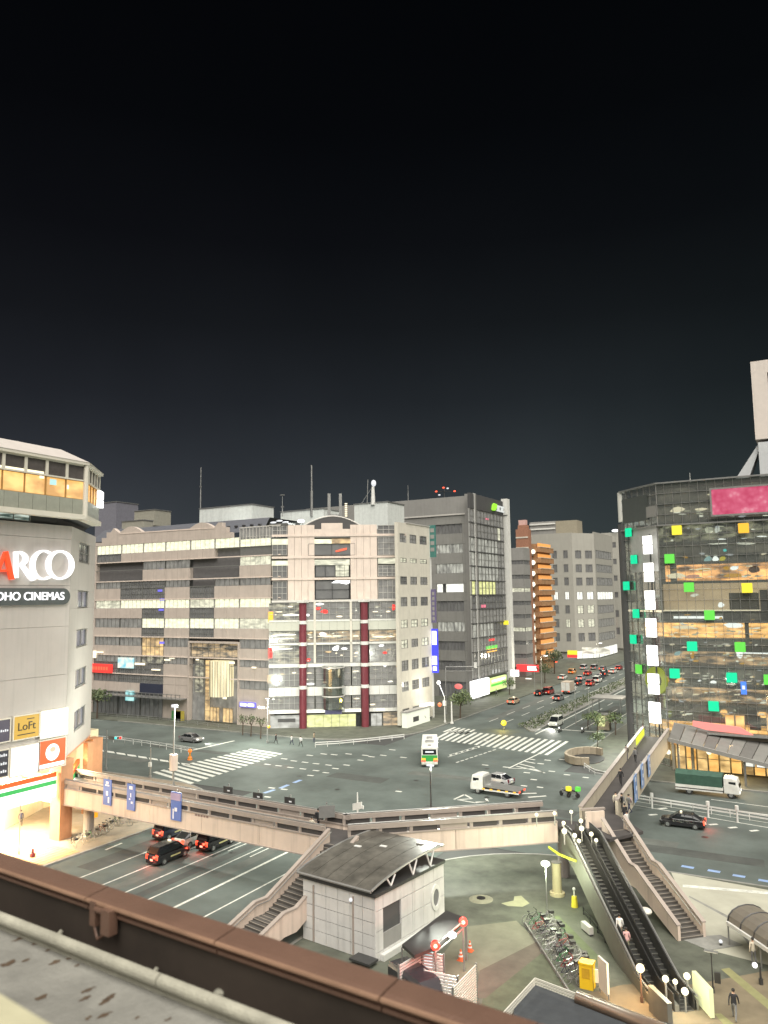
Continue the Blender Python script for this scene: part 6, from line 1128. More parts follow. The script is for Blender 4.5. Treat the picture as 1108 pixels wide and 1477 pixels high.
# corners of the wall tops, measured as a box standing on the plaza
zw = 4.4
pA = G(437, 1266, zw); pB = G(541, 1295, zw); pC = G(640, 1245, zw)
FA = Fac(pA[:2], pB[:2]); FBk = Fac(pB[:2], pC[:2])
pD = pC - (pB - pA); core = MB(); core.prism([FA.at(.1, -.18, 0)[:2], FA.at(FA.L - .18, -.18, 0)[:2], FBk.at(FBk.L, -.18, 0)[:2], pD[:2]], 0.13, zw - .05); 
dx0, dx1 = FBk.S(553, 1330), FBk.S(579, 1330); dz0, dz1 = FBk.Z(1362, 566), FBk.Z(1303, 566)
part('inner_wall', core, MATS['grey_dark'], PV)
def tiles(F, nc, nr, z0, z1, skip=None):
    for r in range(nr):
        for c in range(nc):
            a, b_, za, zb_ = F.L * c / nc + .02, F.L * (c + 1) / nc - .02, z0 + (z1 - z0) * r / nr + .02, z0 + (z1 - z0) * (r + 1) / nr - .02
            if skip and b_ > skip[0] + .1 and a < skip[1] - .1 and zb_ > skip[2] + .1 and za < skip[3] - .1: continue
            piece('tile', PV, F, a, b_, za, zb_, -.15, 0, MATS['pav_tile'])
tiles(FA, 6, 5, .13, zw); 
# side wall: tiles fitted around the opening and the oval window
cols = [0, dx0, dx1] + [dx1 + (FBk.L - dx1) * i / 4 for i in range(1, 5)]; zr = [.13, dz0, dz0 + (dz1 - dz0) / 2, dz1, zw]
for r in range(4):
    for c in range(len(cols) - 1):
        if c == 1 and r in (1, 2): continue
        piece('tile', PV, FBk, cols[c] + .02, cols[c + 1] - .02, zr[r] + .02, zr[r + 1] - .02, -.15, 0, MATS['pav_tile'])
m = MB(); m.fbox(FBk, dx0, dx1, dz0, dz0 + 1.05, -.13, -.03); part('counter', m, MATS['grey_mid'], PV)
m = MB(); m.fbox(FBk, dx0 + .02, dx1 - .02, dz0, dz1, -.17, -.14); part('opening_back', m, MATS['grey_dark'], PV)
ow = FBk.px(628, 1294); 
for nm, r0, r1, t0, t1, mm in (('window_ring', .62, .95, .0, .1, 'metal_white'),):
    m = MB(); n = 24
    for i in range(n):
        a0, a1 = 2 * math.pi * i / n, 2 * math.pi * (i + 1) / n; m.fprism(FBk, [(ow[0] + .62 * r1 * math.cos(a0), ow[1] + 1.0 * r1 * math.sin(a0)), (ow[0] + .62 * r1 * math.cos(a1), ow[1] + 1.0 * r1 * math.sin(a1)), (ow[0] + .62 * r0 * math.cos(a1), ow[1] + 1.0 * r0 * math.sin(a1)), (ow[0] + .62 * r0 * math.cos(a0), ow[1] + 1.0 * r0 * math.sin(a0))], t0, t1)
    rg = part('oval_window', m, MATS[mm], PV); m = MB(); m.fprism(FBk, [(ow[0] + .4 * math.cos(2 * math.pi * i / 20), ow[1] + .66 * math.sin(2 * math.pi * i / 20)) for i in range(20)], .005, .03); part('pane', m, MATS['dim_room'], rg)
# eaves slab and the barrel roof: arches across FA's direction, springing low at the near corner and running back
m = MB(); zz = zw + .02; m.prism([FA.at(-.1, .15, 0)[:2], FA.at(FA.L + .15, .15, 0)[:2], FBk.at(FBk.L + .1, .1, 0)[:2], (pD + Vector((-.2, .2, 0)))[:2]], zz, zz + .22); part('eaves', m, MATS['metal_dark'], PV)
e0 = FA.at(-.3, .3, zw + .45); e1 = FA.at(FA.L - .1, .3, zw + .45); back = (pC - pB); back.z = 0; Lb = back.length; back.normalize(); RB0 = [];
na = 12
def rp(u, v):   # u along the front, v front to back: an arch that rises over the middle and falls to the back
    p = e0.lerp(e1, u) + back * (Lb + .4) * v; return Vector((p.x, p.y, zw + .34 + .95 * math.sin(math.pi * (0.02 + 0.56 * v ** .85)) ))
for j in range(5):
    m = MB(); vs = []; fs = []
    u0, u1 = j / 5 + .003, (j + 1) / 5 - .003
    for i in range(na + 1):
        for u in (u0, u1): p = rp(u, i / na); vs += [p, p + Vector((0, 0, .1))]
    for i in range(na):
        k = i * 4; fs += [(k + 1, k + 3, k + 7, k + 5), (k, k + 4, k + 6, k + 2), (k, k + 1, k + 5, k + 4), (k + 2, k + 6, k + 7, k + 3)]
    fs += [(0, 2, 3, 1), (na * 4, na * 4 + 1, na * 4 + 3, na * 4 + 2)]; m.add(vs, fs); part('roof_panel', m, MATS['pav_roof'], PV)
for u in (0.0, 1.0): m = MB(); m.path([rp(u, i / na) + Vector((0, 0, .08)) for i in range(na + 1)], .09, 6); part('roof_rib', m, MATS['metal_grey'], PV)
m = MB(); m.path([rp(0, 0) + Vector((0, 0, .03)), rp(1, 0) + Vector((0, 0, .03))], .1, 6); m.path([rp(0, 1), rp(1, 1)], .1, 6); part('roof_edge', m, MATS['metal_grey'], PV)
for v in (.25, .55, .8):
    m = MB(); q = rp(1, v); base = Vector((q.x, q.y, zw + .2)); m.tube(base, q + back * .5, .07, n=6); m.tube(base, q - back * .5, .07, n=6); part('roof_strut', m, MATS['metal_white'], PV)
for u, v in ((.25, .55), (.5, .66), (.78, .9), (.99, .97)): q = rp(u, v); m = MB(); m.cbox((q.x, q.y, q.z + .14), (.55, .3, .06)); part('roof_light', m, MATS['metal_white'], PV)
for x in (453, 510): s_ = FA.S(x, 1320); m = MB(); m.fbox(FA, s_ - .05, s_ + .05, .2, zw - .3, .01, .1); part('drain_pipe', m, MATS['bridge_rail'], PV)
m = MB(); s_, z_ = FA.px(508, 1297); m.ball(FA.at(s_, .15, z_), .14, 8, 5); part('wall_lamp', m, MATS['em_soft'], PV)
m = MB(); m.fbox(FA, FA.S(513), FA.S(540), 0.35, .5, .05, 1.1); part('step_canopy', m, MATS['metal_dark'], PV)
m = MB(); m.fbox(FBk, 0.5, FBk.L, .13, .55, .02, .35); part('plinth', m, MATS['metal_white'], PV)
# dark lower roof beside it with the red and white lamp bar
LR = thing('ramp_canopy', 'dark flat canopy over the ramp beside the tiled pavilion', 'canopy', (-24, 55, 0)); zc = 2.9
c_ = [G(580, 1362, zc), G(644, 1313, zc), G(672, 1324, zc), G(628, 1366, zc), G(598, 1378, zc)]; m = MB(); m.prism([p[:2] for p in c_], zc - .2, zc); part('canopy_roof', m, MATS['metal_dark'], LR)
for p in (c_[0], c_[2], c_[3]): m = MB(); m.tube((p.x, p.y, .13), (p.x, p.y, zc - .2), .07, n=6); part('post', m, MATS['metal_grey'], LR)
WB = thing('warning_light_bar', 'bar with two round red lamps and a white light at the ramp exit', 'light', G(648, 1346, 3.3) - Vector((0, 0, 3.2)))
a, b_ = G(628, 1363, 3.3), G(668, 1329, 3.3); m = MB(); m.bar(a, b_, .07, .07); m.bar(a - Vector((0, 0, .45)), b_ - Vector((0, 0, .45)), .06, .06); part('bar', m, MATS['metal_grey'], WB)
for p in (a, b_): 
    m = MB(); dd = Vector((.5, -.86, 0)); m.tube(p - dd * .1, p + dd * .16, .28, n=16); lr = part('red_lamp', m, emi('lamp_red_glow', (1, .06, .04), 1.5, sample=True), WB); m = MB(); m.tube(p + dd * .161, p + dd * .19, .12, n=10); part('lamp_core', m, MATS['em_warm'], lr)
    m = MB(); m.tube((p.x, p.y, .13), (p.x, p.y, p.z - .4), .06, n=6); part('post', m, MATS['metal_grey'], WB)
p = a.lerp(b_, .58); m = MB(); m.ball(p - Vector((0, 0, .25)), .27, 10, 6, (1.2, 1, .8)); part('white_lamp', m, emi('em_lampw', (1, 1, .95), 2.6, sample=True), WB)
for q_, e_, cc in ((p + Vector((.4, -.6, 0)), 75, (1, .96, .85)), (a + Vector((.3, -.6, 0)), 40, (1, .1, .06)), (b_ + Vector((.3, -.6, 0)), 40, (1, .1, .06))): l = lamp('lamp_light', 'POINT', q_, e_, cc, .2); l.parent = WB; l.location = Vector(l.location) - wl(WB)
# louvred screens round the ramp
def louver(label, pts, z0, z1, n, m_='metal_white', frame=True):
    T = thing('louver_screen', label, 'fence', (pts[0].x, pts[0].y, z0))
    for a, b in zip(pts, pts[1:]):
        for i in range(n): z = z0 + (z1 - z0) * (i + .5) / n; m = MB(); m.bar((a.x, a.y, z), (b.x, b.y, z), .06, (z1 - z0) / n * .62); part('slat', m, MATS[m_], T)
        for p in (a, b): m = MB(); m.box(p.x - .05, p.x + .05, p.y - .05, p.y + .05, max(z0, .13), z1 + .04); part('post', m, MATS['metal_grey'], T)
    return T
mat('louver_cream', (.62, .60, .52), .5, var=.05)
louver('cream louvred screen ending in a corner beside the ramp', [G(653, 1425, 2.6), G(687, 1390, 2.6)], .2, 2.6, 16, 'louver_cream'); louver('long grey louvred screen running behind the ramp lamp', [G(575, 1392, 2.4), G(608, 1372, 2.4), G(640, 1376, 2.4)], .6, 2.4, 10)
louver('low louvred screen under the lit panel by the ramp', [G(612, 1398, 2.0), G(660, 1408, 2.0)], .4, 2.0, 9)
vsign('panel_sign', 'small cyan and white lit panel behind the louvres', Fac(G(600, 1396, 0)[:2], G(640, 1400, 0)[:2]), 612, 624, 1366, 1396, litroom('panel_cyan', (.2, .8, .85), (1, 1, 1), 1.3, 2, 2), t=(.0, .1))
VH = thing('parked_van', 'dark roof of a van behind the louvred screen', 'van', G(600, 1405, 0)); c = G(598, 1400, 1.8); m = MB(); rings = []
for (x, hw, z0, z1) in ((-2.1, .6, .6, 1.3), (-1.9, .8, .4, 1.8), (0, .86, .35, 1.95), (1.6, .84, .4, 1.9), (2.1, .7, .5, 1.3)): rings.append([Vector((c.x + x * .87 + y * .5, c.y - x * .5 + y * .87, z)) for (y, z) in ((-hw, z0), (hw, z0), (hw, z1 - .25), (hw * .8, z1), (-hw * .8, z1), (-hw, z1 - .25))])
m.loft(rings); part('body', m, mat('van_dark', (.03, .03, .035), .25), VH)
# ================================================================== 8. the station roof edge we stand behind
mat('coping_brown', (.135, .078, .055), .45, .1, var=.14, scale=2.5, bump=.25, bscale=60); mat('gutter_brown', (.045, .034, .026), .7, var=.3, scale=1.6); mat('gutter_dark', (.02, .017, .014), .8, var=.3, scale=2)
mat('ledge', (.20, .197, .175), .75, var=.22, scale=3.2, bump=.5, bscale=45); mat('ledge_curb', (.32, .31, .25), .7, var=.22, scale=5, bump=.4, bscale=60); mat('stain', (.075, .05, .03), .85, var=.4, scale=9); mat('sill_cream', (.42, .40, .27), .6, var=.1, scale=6, bump=.2)
zc_ = 23.2
def yline(x, y, z): return G(x, y, z)
o0, o1 = G(0, 1228, zc_), G(780, 1474, zc_); i0, i1 = G(0, 1247, zc_), G(640, 1452, zc_)
Fo = Fac(o0[:2], o1[:2]); dO = Fo.d
wcp = -((i0 - o0).dot(Fo.n)) ; wcp = abs((i0 - o0).dot(Fo.n))
SW = thing('station_parapet', 'brown metal coping along the station roof edge with a dark gutter', 'parapet', (o0.x, o0.y, 22))
Fi = Fac((o0 - dO * 14)[:2], (o0 + dO * 26)[:2]); Fi.n = -Fi.n      # here t points away, over the street
jx = [0] + [14 + (G(x, y, zc_) - o0).dot(dO) for (x, y) in ((156, 1279), (342, 1337), (576, 1411), (778, 1474))] + [36]
for a, b in zip(jx, jx[1:]):
    m = MB(); prof = [(0.02, zc_ - .28), (0.02, zc_ - .03), (-.01, zc_), (-wcp + .02, zc_ - .012), (-wcp - .008, zc_ - .02), (-wcp - .01, zc_ - .045), (-wcp + .025, zc_ - .05), (-wcp + .025, zc_ - .062), (-wcp - .002, zc_ - .068), (-wcp - .002, zc_ - .085), (-wcp + .03, zc_ - .09), (-.05, zc_ - .28)]
    m.loft([[Fi.at(a + .006, t, z) for t, z in prof], [Fi.at(b - .006, t, z) for t, z in prof]]); part('coping', m, MATS['coping_brown'], SW); m = MB(); m.tube(Fi.at(a + .006, -wcp - .012, zc_ - .03), Fi.at(b - .006, -wcp - .012, zc_ - .03), .014, n=8); part('coping_lip', m, mat('lip_brown', (.27, .165, .11), .4, .2, var=.2, scale=3), SW)
m = MB(); m.fbox(Fi, 0, 40, 5, zc_ - .09, -wcp + .04, -.02); part('wall', m, MATS['gutter_brown'], SW)
m = MB(); m.fbox(Fi, 0, 40, 22.2, 22.3, -3.2, -wcp + .06); part('gutter_floor', m, MATS['gutter_dark'], SW)
s_ = 14 + (G(132, 1300, zc_) - o0).dot(dO); m = MB(); m.fbox(Fi, s_ - .06, s_ - .005, zc_ - .16, zc_ - .02, -wcp - .03, -wcp + .01); m.fbox(Fi, s_ + .09, s_ + .17, zc_ - .17, zc_ - .03, -wcp - .06, -wcp - .0); m.tube(Fi.at(s_ - .01, -wcp - .02, zc_ - .06), Fi.at(s_ + .1, -wcp - .02, zc_ - .06), .02, n=8); m.path([Fi.at(s_ - .03, -wcp - .02, zc_ - .15), Fi.at(s_ + .01, -wcp - .02, zc_ - .23), Fi.at(s_ + .06, -wcp - .02, zc_ - .2), Fi.at(s_ + .06, -wcp - .02, zc_ - .06)], .009, 5); part('bracket', m, MATS['coping_brown'], SW)
zl = 22.95; u0, u1 = G(0, 1302, zl + .07), G(460, 1474, zl + .07)
LG = thing('concrete_ledge', 'stained grey concrete ledge with a rounded pale rim', 'ledge', (u0.x, u0.y, 22)); Fu = Fac(u0[:2], u1[:2]); Fu = Fac((u0 - Fu.d * 8)[:2], (u0 + Fu.d * 22)[:2]); Fu.n = -Fu.n; rr_ = .036
cut = [8 + (G(x, y, zl + .07) - u0).dot(Fu.d) for (x, y) in ((240, 1392),)]
for a, b in zip([0] + cut, cut + [30]): m = MB(); m.tube(Fu.at(a, -rr_, zl), Fu.at(b - .01, -rr_, zl), rr_, n=16); part('rim', m, MATS['ledge_curb'], LG, smooth=False)
m = MB(); m.fbox(Fu, 0, 30, 22.1, zl - .07, -4.0, -rr_); part('slab', m, MATS['ledge'], LG)
m = MB(); m.fbox(Fu, 0, 30, 22.0, zl - .02, -rr_ * 1.0, -rr_ * .5); part('rim_base', m, MATS['ledge_curb'], LG)
random.seed(3)
for (x, y, w_, h_) in [(30, 1353, 30, 5), (52, 1360, 14, 5), (12, 1389, 22, 9), (38, 1385, 14, 4), (78, 1388, 18, 6), (105, 1380, 26, 5), (133, 1388, 16, 7), (70, 1370, 10, 4), (127, 1428, 26, 6), (160, 1437, 20, 8), (150, 1464, 28, 7), (122, 1440, 18, 7), (60, 1438, 24, 8), (128, 1468, 10, 6), (198, 1468, 8, 4), (243, 1470, 12, 4), (112, 1392, 9, 4), (150, 1445, 24, 8), (40, 1332, 14, 4)]:
    zz = zl - .07 + .002; ps = []
    for i in range(14): t = 2 * math.pi * i / 14; rr2 = ru(.6, 1.15); ps.append(G(x + w_ * .5 * rr2 * math.cos(t) - h_ * .2 * math.sin(t), y + h_ * .5 * rr2 * math.sin(t) - w_ * .16 * math.cos(t), zz))
    m = MB(); m.sheet([p[:2] for p in ps], zz); part('stain', m, MATS['stain'], LG)
for (x, y) in ((83, 1350), (221, 1405), (316, 1432)): c = G(x, y, zl - .05); m = MB(); m.ball(c, .026, 8, 5, (1.3, 1, .7)); m.tube(c, c + Vector((0, .03, .02)), .012, n=5); part('bolt', m, MATS['ledge_curb'], LG)
zs_ = 23.9; q0, q1 = G(0, 1418, zs_), G(95, 1474, zs_); FSl = Fac(q0[:2], q1[:2]); FSl = Fac((q0 - FSl.d * 3)[:2], (q0 + FSl.d * 6)[:2]); FSl.n = -FSl.n; m = MB(); m.loft([[FSl.at(a, t, z) for t, z in ((0, zs_ - .25), (0, zs_ - .03), (-.03, zs_), (-.4, zs_), (-.4, zs_ - .25))] for a in (0, 9)]); single('window_sill', m, MATS['sill_cream'], 'blurred cream window sill at the bottom edge nearest the viewer', 'sill', (q0.x, q0.y, zs_ - .25))
# lower station canopy at the bottom right
CNP = thing('station_canopy', 'low dark roof with a louvred rim and rounded brown edge at the station', 'canopy', G(880, 1460, 4)); zk = 4.2
k0, k1, k2, k3 = G(742, 1444, zk), G(772, 1413, zk), G(833, 1436, zk), G(1030, 1484, zk); m = MB(); m.prism([p[:2] for p in (G(735, 1500, zk), k0, k1, k2, k3, k3 + Vector((4, -2.4, 0)), Vector((k3.x + 4, 20, 0)), Vector((G(735, 1500, zk).x - 4, 20, 0)))], .13, zk - .25); part('roof_deck', m, mat('roof_blue_grey', (.045, .05, .055), .8, var=.15), CNP)
for a, b in ((G(720, 1470, zk), k1), (k1, k2)):
    for i in range(5): m = MB(); m.bar((a.x, a.y, zk - .55 + .15 * i), (b.x, b.y, zk - .55 + .15 * i), .06, .1); part('slat', m, MATS['louver_cream'], CNP)
m = MB(); m.tube((k2.x, k2.y, zk - .1), (k3.x + 6, k3.y - 3.2, zk - .1), .34, n=16); part('rounded_edge', m, mat('edge_bronze', (.26, .19, .14), .35, .4, var=.1), CNP, smooth=True)
AR = thing('bus_shelter', 'barrel vaulted glass shelter at the edge of the pale plaza', 'shelter', G(1090, 1395, 0)); c = G(1096, 1385, 0); ax = (G(1140, 1420, 0) - G(1058, 1362, 0)); ax.z = 0; La = ax.length * 1.2; ax.normalize(); sd = Vector((-ax.y, ax.x, 0)); st_ = G(1052, 1366, 0.0)
for j in range(5):
    m = MB(); vs = []; fs = []
    for i in range(9):
        t = math.pi * i / 8; p = st_ + sd * (1.5 + 1.5 * -math.cos(t)) + Vector((0, 0, 1.7 + 1.0 * math.sin(t)))
        for e in (j / 5 + .01, (j + 1) / 5 - .01): vs += [p + ax * La * e, p + ax * La * e + Vector((0, 0, .05))]
    for i in range(8): k = i * 4; fs += [(k + 1, k + 3, k + 7, k + 5), (k, k + 4, k + 6, k + 2), (k, k + 1, k + 5, k + 4), (k + 2, k + 6, k + 7, k + 3)]
    m.add(vs, fs); part('roof_panel', m, mat('shelter_panel', (.2, .18, .15), .3, .2, var=.1), AR)
    m = MB(); m.path([st_ + sd * (1.5 + 1.5 * -math.cos(math.pi * i / 8)) + ax * La * j / 5 + Vector((0, 0, 1.75 + 1.0 * math.sin(math.pi * i / 8))) for i in range(9)], .06, 6); part('rib', m, MATS['metal_dark'], AR)
for e in (0, .5, 1):
    for o in (0, 3): p = st_ + sd * o + ax * La * e; m = MB(); m.tube((p.x, p.y, .13), (p.x, p.y, 1.75), .06, n=6); part('post', m, MATS['metal_grey'], AR)
m = MB(); m.bar(st_ + Vector((0, 0, 1.65)), st_ + ax * La + Vector((0, 0, 1.65)), .3, .25); part('edge_beam', m, MATS['metal_white'], AR)
# ================================================================== 9. vehicles
def paint(name, c, r=.22): return mat('paint_' + name, c, r, .15, var=.03, coat=.6)
paint('black', (.014, .014, .016)); paint('navy', (.03, .035, .06)); paint('white', (.68, .68, .66)); paint('silver', (.42, .42, .42)); paint('red', (.34, .03, .03)); paint('beige', (.5, .38, .26)); paint('grey', (.2, .2, .2)); paint('green', (.03, .18, .06)); paint('orange', (.6, .26, .04))
mat('car_glass', (.012, .014, .016), .06, .0, var=.05); mat('tarp_green', (.035, .085, .06), .8, var=.2, scale=1.5); mat('chrome', (.55, .55, .55), .2, .9); mat('truck_white', (.62, .62, .58), .4); mat('plate', (.6, .6, .45), .5)
def bx(b, x0, x1, y0, y1, z0, z1): b.box(x0, x1, y0, y1, z0, z1); return b
def loftx(secs):
    """rings across the car at stations x: (x, half width low, half width high, z low, z high)"""
    b = MB(); rings = []
    for (x, w0, w1, z0, z1) in secs:
        m = z0 + (z1 - z0) * .55; r = .08
        rings.append([(x, -w0 + r, z0), (x, w0 - r, z0), (x, w0, z0 + r), (x, w0, m), (x, w1, z1 - r), (x, w1 - r, z1), (x, -w1 + r, z1), (x, -w1, z1 - r), (x, -w0, m), (x, -w0, z0 + r)])
    return b.loft(rings)
SHAPES = {  # length, body stations, cabin stations (glass), roof (x0,x1,z,halfwidth), wheels
    'taxi': dict(L=4.4, W=.85, body=[(-2.2, .70, .66, .45, .95), (-2.1, .82, .80, .28, 1.02), (-1.2, .85, .82, .2, 1.04), (.9, .85, .82, .2, 1.02), (1.7, .83, .76, .24, .96), (2.1, .76, .66, .30, .84), (2.2, .62, .5, .38, .72)], cab=[(-2.08, .76, .62, 1.0, 1.14), (-1.85, .80, .68, 1.0, 1.66), (-.2, .81, .70, 1.0, 1.74), (.6, .80, .68, 1.0, 1.66), (1.35, .78, .70, .98, 1.05)], roof=[(-1.86, .60, .66), (.5, .64, .70)], rz=1.70, wx=(-1.35, 1.35), r=.33),
    'sedan': dict(L=4.6, W=.87, body=[(-2.3, .66, .6, .45, .85), (-2.2, .80, .74, .28, .94), (-1.3, .87, .82, .2, .96), (.9, .87, .82, .2, .94), (1.8, .84, .74, .22, .86), (2.2, .74, .6, .3, .74), (2.3, .6, .46, .38, .66)], cab=[(-1.9, .74, .66, .92, .98), (-1.15, .78, .62, .92, 1.40), (.0, .79, .64, .92, 1.46), (.45, .79, .62, .92, 1.42), (1.25, .78, .70, .9, .97)], roof=[(-1.1, .58, .60), (.4, .6, .64)], rz=1.44, wx=(-1.38, 1.42), r=.32),
    'minivan': dict(L=4.7, W=.86, body=[(-2.35, .74, .72, .45, 1.0), (-2.25, .84, .82, .28, 1.06), (-1.2, .86, .84, .2, 1.08), (1.0, .86, .84, .2, 1.06), (1.8, .85, .78, .24, 1.0), (2.25, .78, .68, .3, .86), (2.35, .62, .5, .4, .74)], cab=[(-2.28, .80, .72, 1.04, 1.72), (-2.0, .82, .74, 1.04, 1.84), (.3, .83, .75, 1.04, 1.86), (.9, .82, .73, 1.04, 1.78), (1.7, .80, .74, 1.02, 1.1)], roof=[(-2.1, .70, .72), (.6, .72, .75)], rz=1.84, wx=(-1.45, 1.45), r=.33)}
def vehicle(label, kind, col, p, head, lights='rear', lamp_=False, cat='car', name=None, braking=True, group=None, small=False, glow_=False):
    S = SHAPES[kind]; T = thing(name or {'taxi': 'taxi', 'sedan': 'car', 'minivan': 'minivan'}[kind], label, cat, (p[0], p[1], 0.004), math.radians(head), group); L = S['L'] / 2; W = S['W']; pm = MATS['paint_' + col]
    def P(nm, key, fn, m, par=T, loc=(0, 0, 0)): return link(nm, shared((kind, key, m.name), lambda: fn().mesh(nm, m)), par, loc)
    P('body', 'body', lambda: loftx(S['body']), pm); P('windows', 'cab', lambda: loftx(S['cab']), MATS['car_glass'])
    def roof():
        b = MB(); (x0, a0, b0), (x1, a1, b1) = S['roof']; z = S['rz']; b.hexa([(x0, -b0, z - .05), (x1, -b1, z - .05), (x1, b1, z - .05), (x0, b0, z - .05), (x0 + .05, -a0, z + .03), (x1 - .05, -a1, z + .03), (x1 - .05, a1, z + .03), (x0 + .05, a0, z + .03)])
        for sg in (-1, 1):
            for (xa, za, xb, zb) in ((x1, z, x1 + .8, S['body'][3][4] - .02), (x0, z, x0 - .2, S['body'][1][4] - .02), ((x0 + x1) / 2, z, (x0 + x1) / 2 + .02, S['body'][2][4] - .02)): b.bar((xa, sg * (b1 + .0), za), (xb, sg * (W - .05), zb), .07, .09)
        return b
    P('roof', 'roof', roof, pm)
    def wheel():
        b = MB(); b.tube((0, -.1, 0), (0, .1, 0), S['r'], n=16); return b
    def rim():
        b = MB(); b.tube((0, -.11, 0), (0, .11, 0), S['r'] * .6, n=12); return b
    for x in S['wx']:
        for y in (-W + .09, W - .09): w_ = P('wheel', 'wheel', wheel, MATS['rubber'], T, (x, y, S['r'])); P('rim', 'rim', rim, MATS['chrome'], w_)
    def hl(): return bx(MB(), -.1, .06, -.17, .17, -.07, .08)
    def tl(): return bx(MB(), -.05, .08, -.13, .13, -.2, .22)
    zt = .82 if kind != 'sedan' else .76
    for y in (-W + .22, W - .22):
        P('headlight', 'hl', hl, MATS['em_head'] if lights in ('front', 'both') else MATS['chrome'], T, (L - .14, y, .66)); P('tail_light', 'tl', tl, MATS['em_tail'] if lights in ('rear', 'both') else MATS['dark_red'], T, (-L + .05, y, zt))
    P('number_plate', 'np', lambda: bx(MB(), -.03, 0, -.17, .17, -.09, .09), emi('plate_lit', (.8, .8, .6), .7), T, (-L - .01, 0, .6)); P('bumper', 'bp', lambda: bx(MB(), -.06, .05, -W + .15, W - .15, -.1, .1), MATS['paint_black'], T, (-L + .02, 0, .38))
    if lamp_: P('roof_lamp', 'rl', lambda: MB().ball((0, 0, 0), .16, 8, 5, (.8, 1.6, .7)), MATS['em_warm'], T, (.1, 0, S['rz'] + .1))
    if kind == 'taxi': P('side_stripe', 'ss', lambda: bx(bx(MB(), -.55, .75, -W - .004, -W + .02, .52, .66), -.55, .75, W - .02, W + .004, .52, .66), mat('stripe_gold', (.5, .47, .22), .4), T)
    for sg in (-1, 1): P('mirror', 'mi', lambda: bx(MB(), -.06, .06, -.1, .1, -.07, .07), pm, T, (.95, sg * (W + .08), 1.02))
    dv = Vector((math.cos(math.radians(head)), math.sin(math.radians(head)), 0)); pv = Vector((p[0], p[1], 0))
    if glow_:   # the lamps light the road
        if lights == 'front': l = lamp('headlight_beam', 'SPOT', pv + dv * (L + .15) + Vector((0, 0, .7)), 420, (1, .97, .88), .12, 70, pv + dv * (L + 9))
        else: l = lamp('tail_glow', 'POINT', pv - dv * (L + .35) + Vector((0, 0, .75)), 14, (1, .08, .04), .15)
        m_ = l.matrix_basis.copy(); l.parent = T; l.matrix_parent_inverse = Matrix.LocRotScale(T.location, T.rotation_euler, None).inverted(); l.matrix_basis = m_
    return T
def at(x, y): q = G(x, y); return (q.x, q.y)
A_ = 90
V1 = vehicle('black tall taxi with gold side stripe alone in its lane near the parapet', 'taxi', 'black', at(243, 1240), A_, glow_=True, lamp_=True, cat='taxi')
vehicle('black tall taxi at the kerb lane just emerging from under the bridge', 'taxi', 'navy', at(249, 1205), A_, glow_=True, cat='taxi', lamp_=True)
vehicle('white saloon taxi between two black taxis under the bridge edge', 'sedan', 'white', at(279, 1216), A_, glow_=True, cat='taxi', lamp_=True)
vehicle('black tall taxi half hidden by the bridge, rightmost of the waiting ones', 'taxi', 'black', at(312, 1221), A_, glow_=True, cat='taxi', lamp_=True)
vehicle('dark car with bright headlights on the cross street by the golden atrium', 'sedan', 'grey', at(276, 1070), 0, 'front', glow_=True)
vehicle('black saloon taxi turning past the guard rail on the right', 'sedan', 'black', at(985, 1192), 180, 'rear', True, cat='taxi', glow_=True)
vehicle('white minivan with lit headlights waiting at the avenue stop line', 'minivan', 'white', at(802, 1047), -90, 'front', cat='van', glow_=True)
vehicle('pale pink taxi at the left kerb of the avenue past the crossing', 'sedan', 'beige', at(741, 1015), A_, 'rear', True, cat='taxi')
vehicle('silver car just behind the grey flatbed truck in the junction', 'sedan', 'silver', at(717, 1131), 168, 'none')
far = [(792, 1001, 'red', 'minivan', 'red van just behind the far box truck'), (806, 1010, 'grey', 'sedan', 'grey car braking beside the median, nearest to the crossing'), (779, 1003, 'black', 'sedan', 'black car at the kerb lane next to the red van'), (838, 981, 'silver', 'sedan', 'silver car braking just past the box truck'), (848, 974, 'red', 'sedan', 'red car in the far queue of tail lights'), (862, 984, 'white', 'minivan', 'white van with red lights by the far median'), (872, 975, 'black', 'taxi', 'black tall taxi in the far tail light queue'), (884, 971, 'white', 'sedan', 'white car at the end of the tail light queue'), (826, 972, 'orange', 'taxi', 'orange taxi in the far queue'), (858, 966, 'grey', 'minivan', 'grey van farthest along the tail light queue'), (812, 980, 'white', 'sedan', 'white car beside the kerb ahead of the box truck'), (852, 989, 'red', 'taxi', 'red tall car by the median next to the far white van'), (833, 988, 'black', 'sedan', 'black car with red lights right of the box truck'), (870, 967, 'grey', 'sedan', 'grey car at the head of the tail light queue'), (843, 966, 'silver', 'minivan', 'silver van near the far shops'), (893, 966, 'red', 'sedan', 'red car farthest right in the queue'), (866, 979, 'navy', 'sedan', 'dark blue car in the middle of the tail light queue')]
for (x, y, c, k, lb) in far: vehicle(lb, k, c, at(x, y), A_, 'rear', cat='car')
